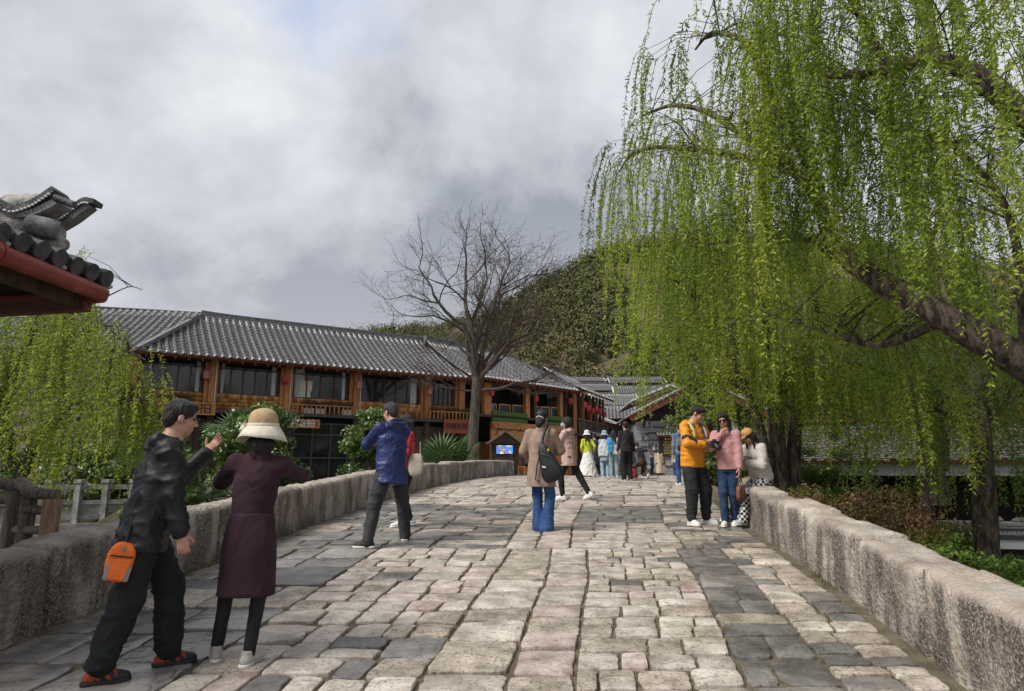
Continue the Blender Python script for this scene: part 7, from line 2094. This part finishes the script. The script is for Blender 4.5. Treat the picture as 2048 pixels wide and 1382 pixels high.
# 3 --- man in the navy jacket
x, y = place(778, 1090)
P3 = Person('man in navy blue hooded jacket and grey trousers standing wide-legged with a phone', x, y, 42, H=1.78, lean=(7, 4), pelvis=(.0, .0, .90), head_yaw=12, head_pitch=12,
            feet=[(-.30, -.02, 38, 0, 0), (.30, .12, -40, 0, 0)], hands=[(-.05, .44, 1.24), (.05, .40, 1.18)], elbows=[(-.8, -.3, -.7), (.7, -.5, -.7)], build=1.05)
P3.body(hands=((.6, (-.5, .2, .6)), (.6, (.5, 0, .6)))); P3.hair('short', HAIRG); P3.trousers(GREYT, (.100, .084, .070), amp=.007, hem=-.02)
P3.top(NAVY, hem=-.20, wid=(.18, .19, .19, .195), dep=(.135, .145, .145, .15), arm=(.078, .068, .056), amp=.010, hood=True); P3.shoes(BLK_S)
phone('phone held by the man in the navy jacket', P3.W(P3.wr[0] + P3.f * .11 + nv((0, 0, .08))), unit(P3.f + nv((0, 0, .4))), nv((0, 0, 1)))
g = Geo()
for sx in (-1, 1): g.bar(P3.H_(sx * .058, .110, .012), P3.H_(sx * .082, -.01, .012), .003, .004); g.tube([P3.H_(sx * .033, .110, .006), P3.H_(sx * .033, .1115, .006)], .022, 12)
g.build('spectacles', CLEAR, P3.root)

# 4 --- woman in red behind him
x, y = place(795, 1055)
P4 = Person('woman in red sweater and black leggings standing behind the navy jacket', x + .13, y + .10, 105, H=1.62, lean=(2, 0), pelvis=(-.02, .0, .92), head_pitch=14,
            feet=[(-.08, .10, 15, 0, 0), (.10, -.06, 0, 0, 0)], hands=[(-.16, .28, 1.02), (.18, .24, 1.0)], elbows=[(-.6, -.6, -.6), (.6, -.6, -.6)])
P4.body(); P4.hair('long', HAIRB); P4.trousers(LEGG, (.085, .058, .045), amp=.002, name='leggings'); P4.top(RED, hem=-.06, amp=.006, name='sweater'); P4.shoes(WHITE_S, size=1.08)
tb_ = P4.pel - P4.f * .02 - P4.r * .02 + nv((.10, -.16, .02))
to = bagshape('tote_bag', 'beige tote bag hanging between the navy jacket and the red sweater', 'bag', P4.W(tb_), np.eye(3), (.11, .05, .17), cloth('beige_canvas', (0.40, 0.35, 0.28), (0.50, 0.44, 0.36)))
strap([(-.06, 0, .16), (-.05, .05, .34), (.05, .06, .34), (.06, 0, .16)], .008, 0, cloth('beige_canvas', (0.4, 0.35, 0.28)), 'strap', to)

# 5 --- woman in the camel coat
x, y = place(1083, 1062)
P5 = Person('woman in camel wool coat and blue jeans with a black sling bag on her back', x, y, -14, H=1.66, lean=(2, 0), head_yaw=-14, head_pitch=8, pelvis=(0, 0, .93),
            feet=[(-.05, .06, 5, 0, 0), (.09, -.04, -22, .01, 16)], hands=[(-.20, .24, 1.00), (.12, .30, 1.12)], elbows=[(-.7, -.5, -.5), (.8, -.4, -.5)])
P5.body(hands=((.6, None), (.6, None))); P5.hair('bun', HAIRB); P5.cap(BLACKN, visor=True)
g = Geo(); g.tube([P5.H_(-.058, -.085, -.005), P5.H_(-.04, -.106, .016), P5.H_(0, -.118, .026), P5.H_(.04, -.106, .016), P5.H_(.058, -.085, -.005)], .007, 8); g.build('cap_strap', SOLE, P5.root, True)
P5.trousers(JEAN, (.095, .078, .078), flare=.028, amp=.006, hem=-.02)
P5.top(CAMEL, hem=-.02, wid=(.185, .190, .182, .175), dep=(.135, .145, .143, .138), arm=(.078, .070, .060), amp=.005, name='coat')
P5.skirt(CAMEL, .63, .225, .175, waist=(.185, .148), hipw=(.205, .165), top=.12, amp=.005, name='coat_skirt'); P5.shoes(BLK_S)
c = P5.pel + P5.tr2 * .15 - P5.f * .22 + nv((0, 0, .05))
axb = np.stack([P5.r * math.cos(R(20)) + nv((0, 0, 1)) * math.sin(R(20)), P5.f, nv((0, 0, 1)) * math.cos(R(20)) - P5.r * math.sin(R(20))])
sbg = bagshape('sling_backpack', 'black sling backpack on the camel coat', 'backpack', P5.W(c), axb, (.125, .075, .28), BLACKN, tap=.48)
L_ = lambda x_, y_, z_: Vector(P5.r * x_ + P5.f * y_ + nv((0, 0, z_)))
g = Geo(); g.tube([L_(-.09, .0, .25), L_(-.085, .06, .36), L_(-.05, .13, .50), L_(-.035, .22, .565)], [.02, .022, .025, .025], 8); g.build('strap', BLACKN, sbg, True)
g = Geo(); g.tube([L_(-.12, .0, .12), L_(-.17, .03, -.06), L_(-.19, .02, -.24), L_(-.12, .02, -.27)], .010, 6); g.build('strap', BLACKN, sbg, True)
g = Geo(); g.add([L_(.0, -.088, .16), L_(.035, -.088, .16), L_(.0175, -.088, .20)], [(0, 1, 2)]); g.build('emblem', mat('yellow_patch', (0.6, 0.45, 0.03), (0.7, 0.5, 0.05)), sbg)
g = Geo(); g.bar(L_(-.07, -.09, -.06), L_(-.02, -.09, -.07), .012, .02); g.build('label', SOLE, sbg)
g = Geo(); g.tube([L_(-.10, -.07, .12), L_(-.02, -.085, .10), L_(.08, -.075, .06)], .005, 5); g.build('zip', mat('dark_zip', (0.06, 0.06, 0.065), rough=.4), sbg)

# 6 --- woman in blush parka with a mask
x, y = place(1142, 1000)
P6 = Person('woman in blush parka and blue face mask striding with black trousers', x, y, 62, H=1.70, lean=(4, 0), head_yaw=15, pelvis=(0, .02, .90),
            feet=[(-.06, .16, 0, 0, 0), (.06, -.40, -6, .03, 22)], hands=[(-.08, .38, 1.22), (.08, .36, 1.20)], elbows=[(-.6, -.4, -.8), (.6, -.4, -.8)])
P6.body(hands=((.6, (0, 0, 1)), (.6, (0, 0, 1)))); P6.hair('bob', HAIRR); P6.trousers(BLACKT, (.095, .075, .055), amp=.006, hem=.02)
P6.top(BLUSH, hem=-.02, wid=(.18, .185, .178, .172), dep=(.135, .145, .142, .138), arm=(.075, .066, .054), amp=.008, hood=True, name='parka'); P6.skirt(BLUSH, .70, .205, .17, waist=(.18, .145), hipw=(.195, .16), top=.12, amp=.008, name='parka_skirt'); P6.shoes(WHITE_S)
f_ = Field(); f_.ell(P6.H_(0, .062, -.048), P6.HA, (.062, .056, .050), .02); f_.plane(P6.H_(0, .05, 0), -P6.hf); V, Q = f_.mesh(.006); P6.add('face_mask', V, Q, cloth('blue_mask', (0.20, 0.42, 0.56), (0.28, 0.52, 0.66)))
phone('phone held by the woman with the face mask', P6.W((P6.wr[0] + P6.wr[1]) / 2 + P6.f * .10 + nv((0, 0, .07))), unit(P6.f), nv((0, 0, 1)))

# 7 --- man in the orange jacket with a camera
x, y = place(1394, 1050)
P7 = Person('man in orange and black jacket looking down at his camera', x, y, -150, H=1.77, lean=(4, 0), head_yaw=26, head_pitch=28, pelvis=(.02, 0, .93),
            feet=[(-.17, .02, 32, 0, 0), (.12, .02, -4, 0, 0)], hands=[(-.06, .28, 1.18), (.06, .30, 1.15)], elbows=[(-.9, -.3, -.6), (.9, -.2, -.5)], build=1.05)
P7.body(hands=((.55, (-.4, .5, .5)), (.55, (.4, .5, .5)))); P7.hair('short', HAIRB); P7.trousers(cloth('charcoal_trouser', (0.010, 0.012, 0.016), (0.020, 0.022, 0.028), rough=.85), (.104, .094, .072), amp=.009, hem=.03, waist=(.142, .105), top=.02)
P7.top(ORANGE, hem=-.10, wid=(.18, .188, .188, .186), dep=(.14, .15, .152, .152), arm=(.075, .068, .054), amp=.009, hood=True); P7.shoes(WHITE_S, high=.03)
for i in (0, 1):      # black lower sleeve panels
    f_ = Field(); f_.cone(P7.el[i] * .72 + P7.sh[i] * .28 + unit(P7.el[i] - P7.pel) * .006, P7.el[i] * .55 + P7.wr[i] * .45 + unit(P7.el[i] - P7.pel) * .012, .073, .062, .02); V, Q = f_.mesh(.011); P7.add('sleeve_panel', folds(V, Q, .006, 9), Q, BLACKN)
REFL = mat('reflective_grey', (0.24, 0.25, 0.25), (0.32, 0.33, 0.33), rough=.4); LIME = mat('lime_piping', (0.55, 0.66, 0.10), (0.62, 0.74, 0.14))
for sx, m_ in ((-1, REFL), (1, REFL)):
    q = [P7.neck + P7.tr2 * sx * .12 - P7.u * .015 - P7.tf2 * .06, P7.neck + P7.tr2 * sx * .125 + P7.u * .005 + P7.tf2 * .06, P7.neck + P7.tr2 * sx * .118 - P7.u * .10 + P7.tf2 * .150, P7.chest + P7.tr2 * sx * .115 + P7.tf2 * .168 + P7.u * .04]
    g = Geo(); g.tube([Vector(p) for p in q], [.022, .022, .02, .014], 8); g.build('shoulder_strap', m_, P7.root, True)
    g = Geo(); g.tube([Vector(p + P7.tr2 * sx * .02) for p in q], .008, 6); g.build('piping', LIME, P7.root, True)
cp = (P7.wr[0] + P7.wr[1]) / 2 + P7.f * .13 - nv((0, 0, .02))
cm = empty('camera_body', P7.W(cp), R(-150)); tag(cm, 'black camera held by the man in the orange jacket', 'camera')
g = Geo(); g.box((0, 0, 0), (.14, .06, .10)); g.box((0, .0, .062), (.06, .055, .035), taper=.7); g.box((-.055, -.0, -.0), (.035, .085, .095)); g.build('housing', mat('camera_black', (0.012, 0.012, 0.013), (0.02, 0.02, 0.021), rough=.5), cm, bevel=.008)
g = Geo(); g.lathe([(.040, 0), (.042, .05), (.038, .06), (.044, .11), (.040, .112)], n=18); ob = g.build('lens', mat('camera_black', (0.012, 0.012, 0.013)), cm, True); ob.rotation_euler = (R(-125), 0, 0)
g = Geo(); g.box((0, -.031, -.005), (.08, .004, .06)); g.build('display', LENS, cm)
for sx in (-1, 1): strap([P7.W(cp) - cm.location + Vector(P7.r * sx * .07), P7.W(P7.chest + P7.tr2 * sx * .10 + P7.tf2 * .16 + P7.u * .05) - cm.location, P7.W(P7.neck + P7.tr2 * sx * .072 + P7.tf2 * .085) - cm.location, P7.W(P7.neck + P7.tr2 * sx * .08 - P7.tf2 * .03 + P7.u * .03) - cm.location], .011, 0, BLACKN, 'strap', empty('tmp') if False else cm)
for ch in cm.children:
    if ch.name.startswith('strap'): ch.matrix_local = Matrix.Rotation(-R(-150), 4, 'Z')

# 8 --- woman in the pink jacket
x, y = place(1463, 1053)
P8 = Person('woman in pink tweed jacket, sunglasses and jeans with a hand at her chin', x, y, 146, H=1.64, lean=(3, 0), head_yaw=6, head_pitch=10, head_roll=8, pelvis=(0, 0, .93),
            feet=[(-.03, -.10, 5, 0, 0), (.07, .06, 6, 0, 0)], hands=[(-.20, .10, .86), (.03, .20, 1.40)], elbows=[(-.5, -.7, -.3), (.75, .1, -1)])
P8.body(hands=((.6, None), (.6, (.5, .3, .2)))); P8.hair('long', HAIRB); P8.trousers(JEAND, (.092, .068, .058), amp=.005); P8.top(PINK, hem=-.06, wid=(.165, .170, .165, .178), dep=(.125, .135, .13, .14), arm=(.066, .060, .050), amp=.006); P8.shoes(WHITE_S)
f_ = Field()
for sx in (-1, 1): f_.ell(P8.H_(sx * .034, .102, .004), P8.HA, (.032, .008, .023), .006); f_.cone(P8.H_(sx * .064, .095, .012), P8.H_(sx * .084, -.01, .010), .004, .004, .004)
V, Q = f_.mesh(.004); P8.add('sunglasses', V, Q, LENS)
for i in (0, 1):
    g = Geo(); t = P8.toe[i]; a = P8.ank[i] - nv((0, 0, .085)); r2 = nv((t[1], -t[0], 0))
    for j in range(3):
        for sx in (-1, 1): g.bar(Vector(a + t * (.03 + j * .022) + r2 * sx * .041 + nv((0, 0, .030))), Vector(a + t * (.005 + j * .022) + r2 * sx * .036 + nv((0, 0, .070))), .006, .009)
    g.build('stripes', BLK_S, P8.root)
hb = P8.wr[0] + nv((0, 0, -.36)); LEA = mat('brown_leather', (0.11, 0.045, 0.022), (0.17, 0.075, 0.038), scale=8, rough=.5, bump=.2)
hbo = bagshape('handbag', 'brown leather handbag hanging between the orange jacket and the pink jacket', 'handbag', P8.W(hb), np.stack([P8.f, P8.r, nv((0, 0, 1))]), (.15, .05, .125), LEA)
for sx in (-1, 1): strap([Vector(P8.f * .07 + P8.r * .02 * sx) + Vector((0, 0, .11)), Vector(P8.f * .04) + Vector((0, 0, .24)), Vector(-P8.f * .0) + Vector((0, 0, .315)), Vector(-P8.f * .04) + Vector((0, 0, .24)), Vector(-P8.f * .07 + P8.r * .02 * sx) + Vector((0, 0, .11))], .007, 0, LEA, 'handle', hbo)

# 9 --- girl sitting on the parapet
Y9 = 10.3; sx9 = XRp(Y9) + .28; ztop = zg(Y9) + .60
P9 = Person('girl in cream sweatshirt, orange cap and checked trousers sitting on the parapet', sx9, Y9, 112, H=1.62, pelvis=(0, .0, (.60 + .10) / .953), lean=(14, 0), head_yaw=0, head_pitch=34,
            feet=[(-.06, .50, 0, .02, 0), (.10, .62, 0, .05, 0)], hands=[(-.07, .36, .98), (.08, .36, .98)], elbows=[(-.7, -.5, -.7), (.7, -.5, -.7)])
P9.body(hands=((.7, (-.4, 0, .6)), (.7, (.4, 0, .6)))); P9.hair('long', HAIRB); P9.cap(cloth('apricot_cap', (0.50, 0.24, 0.085), (0.60, 0.32, 0.13)), visor=True)
P9.trousers(CHECK, (.105, .095, .085), amp=.006); P9.top(CREAM, hem=-.04, wid=(.185, .20, .205, .205), dep=(.14, .155, .16, .16), arm=(.082, .076, .052), amp=.010, name='sweatshirt'); P9.shoes(cloth('checked_shoe', (0.4, 0.4, 0.4), (0.5, 0.5, 0.5)))
phone('phone in the hands of the sitting girl', P9.W((P9.wr[0] + P9.wr[1]) / 2 + P9.f * .09 + nv((0, 0, .03))), unit(nv((0, 0, 1)) * .6 + P9.f), unit(nv((0, 0, 1)) - P9.f * .4))
lm = link('lettering', text_mesh('ZEN', .10, BLK_S, .003), P9.root); q = P9.chest + P9.tf2 * .175 + P9.u * .05
lm.matrix_local = Matrix.Translation(Vector(q)) @ Matrix((Vector(-P9.tr2), Vector(P9.u), Vector(P9.tf2))).transposed().to_4x4()

# --- people farther away at the crest and on the square
def far(label, px, pyf, Yv, face, H, topm, botm, hair='short', hairm=HAIRB, hat=None, skirt=None, coat=None, lean=(2, 0), hands=None, legs=(.095, .078, .066), hood=False, feet=None, pelvis=None, bulk=1.0, shoes=None, head_pitch=0, knees=(None, None), elbows=(None, None)):
    p = at(px, pyf, Yv); zz = zg(Yv)
    P = Person(label, p.x, Yv, face, H=H, z=zz, res=.017, lean=lean, hands=hands, feet=feet, pelvis=pelvis, head_pitch=head_pitch, knees=knees, elbows=elbows)
    P.body(); P.hair(hair, hairm)
    P.trousers(botm, legs, amp=.008)
    P.top(topm, hem=-.08 if not coat else -.02, amp=.010, hood=hood, name='jacket' if not coat else 'coat', bulk=bulk)
    if coat: P.skirt(topm, coat, .205, .17, waist=(.165, .13), hipw=(.18, .15), amp=.008, name='coat_skirt')
    if skirt: P.skirt(skirt[0], skirt[1], skirt[2], skirt[2] * .95, waist=(.14, .11), hipw=(.20, .18), amp=.018, name='skirt', sc=1.6)
    P.shoes(shoes or WHITE_S)
    if hat == 'bucket': pass
    elif hat == 'cap': P.cap(BLACKN, visor=True)
    return P
WHT = cloth('white_cotton', (0.60, 0.59, 0.57), (0.72, 0.71, 0.69)); YEL = cloth('lime_yellow_knit', (0.42, 0.46, 0.03), (0.52, 0.56, 0.06)); PBLU = cloth('pale_blue_denim', (0.20, 0.29, 0.36), (0.30, 0.40, 0.47)); GRN = cloth('grey_green_denim', (0.16, 0.22, 0.24), (0.24, 0.31, 0.33))
DKG = cloth('dark_grey_wool', (0.022, 0.022, 0.025), (0.04, 0.04, 0.044)); TEAL = cloth('bright_blue_scarf', (0.04, 0.20, 0.40), (0.06, 0.28, 0.5)); BEI = cloth('beige_trench', (0.42, 0.33, 0.20), (0.52, 0.42, 0.28)); CRM = cloth('cream_parka', (0.46, 0.43, 0.37), (0.56, 0.53, 0.46)); SLATE = cloth('slate_blue_hoodie', (0.10, 0.13, 0.20), (0.15, 0.19, 0.27))
P10 = far('woman in lime yellow top and wide white skirt with a white bucket hat', 1176, 955, 24.6, 8, 1.60, YEL, WHT, 'long', skirt=(WHT, .05, .40), hands=[(-.20, .14, 1.0), (.26, .05, .98)])
P10.hat(WHT, WHT, .15, .07)
P11 = far('person in dark grey coat beside the wide white skirt', 1191, 955, 25.4, 5, 1.58, DKG, DKG, 'short', coat=.45)
P12 = far('woman in pale denim with a pale blue bucket hat and shawl', 1211, 957, 24.3, -6, 1.58, PBLU, PBLU, 'long', legs=(.10, .09, .085), coat=.62); P12.hat(PBLU, PBLU, .15, .07)
f_ = Field(); f_.loft(P12.pel - nv((0, 0, .12)), P12.neck, P12.r, P12.f, [(0, .24, .10, -.08), (.6, .22, .12, -.05), (1, .10, .09, -.02)], .02); V, Q = f_.mesh(.02); P12.add('shawl', folds(V, Q, .02, 4, (1, 1, .4), 1.5), Q, cloth('pale_shawl', (0.38, 0.40, 0.42), (0.52, 0.54, 0.55)))
P13 = far('woman with long hair, white knit vest and grey-green jeans', 1229, 957, 24.0, -4, 1.62, WHT, GRN, 'long', legs=(.10, .09, .08))
f_ = Field(); f_.loft(P13.pel - nv((0, 0, .05)), P13.neck, P13.r, P13.f, [(0, .10, .06, -.13), (.7, .13, .08, -.09), (1, .11, .08, -.02)], .02); f_.cut = []; V, Q = f_.mesh(.02); P13.add('scarf', folds(V + (-P13.r * .13)[None, :], Q, .015, 6), Q, TEAL)
P14 = far('child in white top and faded blue jeans at the crest', 1241, 957, 24.6, 10, 1.25, WHT, PBLU, 'short')
P15 = far('man in black jacket, black trousers and black cap at the crest', 1255, 962, 21.2, 14, 1.80, cloth('black_suit', (0.012, 0.012, 0.013), (0.022, 0.022, 0.023)), BLACKT, 'short', hat='cap', shoes=BLK_S, legs=(.105, .09, .08), hands=[(-.24, .12, .86), (.26, .02, .84)], bulk=1.08)
P16 = far('person in black puffer jacket and brown trousers bending down', 1283, 960, 22.6, 18, 1.60, BLACKN, cloth('brown_cord', (0.06, 0.028, 0.016), (0.09, 0.045, 0.026)), 'short', lean=(24, 0), pelvis=(0, -.02, .56), feet=[(-.13, .12, 5, 0, 0), (.12, -.22, 0, .04, 45)], hands=[(-.16, .5, 1.02), (.2, .42, 1.08)], bulk=1.25, knees=((-.2, 1, .1), (.2, 1, -.2)), head_pitch=20)
rb = bagshape('red_bag', 'small red bag beside the bending puffer jacket', 'bag', P16.W(nv((-.28, -.05, .17))), np.eye(3), (.09, .06, .16), RED)
P17 = far('child in navy jacket beside the beige trench coat', 1306, 962, 36.0, 60, 1.35, cloth('navy_wool', (0.014, 0.022, 0.06), (0.025, 0.035, 0.09)), BLACKT, 'short')
P18 = far('woman in beige trench coat with black ponytail on the square', 1320, 962, 37.5, 4, 1.62, BEI, BLACKT, 'pony', coat=.32)
P19 = far('person in cream parka and dark jeans before the carved wall', 1355, 966, 34.0, 12, 1.60, CRM, JEAND, 'short', hood=True)
P20 = far('person in slate blue hoodie and jeans half behind the orange jacket', 1366, 978, 18.6, 6, 1.66, SLATE, JEAN, 'short', hood=True, lean=(5, 0))
cb = bagshape('crossbody_bag', 'black crossbody bag on the slate blue hoodie', 'bag', P20.W(P20.pel + nv((0, -.19, .12))), np.eye(3), (.15, .06, .11), BLACKN)
P21 = far('person in dark coat sitting by the end of the left parapet', 1043, 945, 29.5, -70, 1.62, DKG, BLACKT, 'short', pelvis=(0, 0, .52), feet=[(-.1, .42, 0, 0, 0), (.1, .40, 0, 0, 0)], hands=[(-.1, .35, .75), (.1, .35, .75)])
st = empty('stool', (P21.o[0], P21.o[1], P21.z0)); tag(st, 'low wooden stool under the sitting person by the parapet end', 'stool')
g = Geo(); g.box((0, 0, .40), (.34, .34, .05)); g.build('seat', WOOD_O, st)
for a in (-.13, .13):
    for b in (-.13, .13): g = Geo(); g.box((a, b, .19), (.04, .04, .38)); g.build('leg', WOOD_O, st)
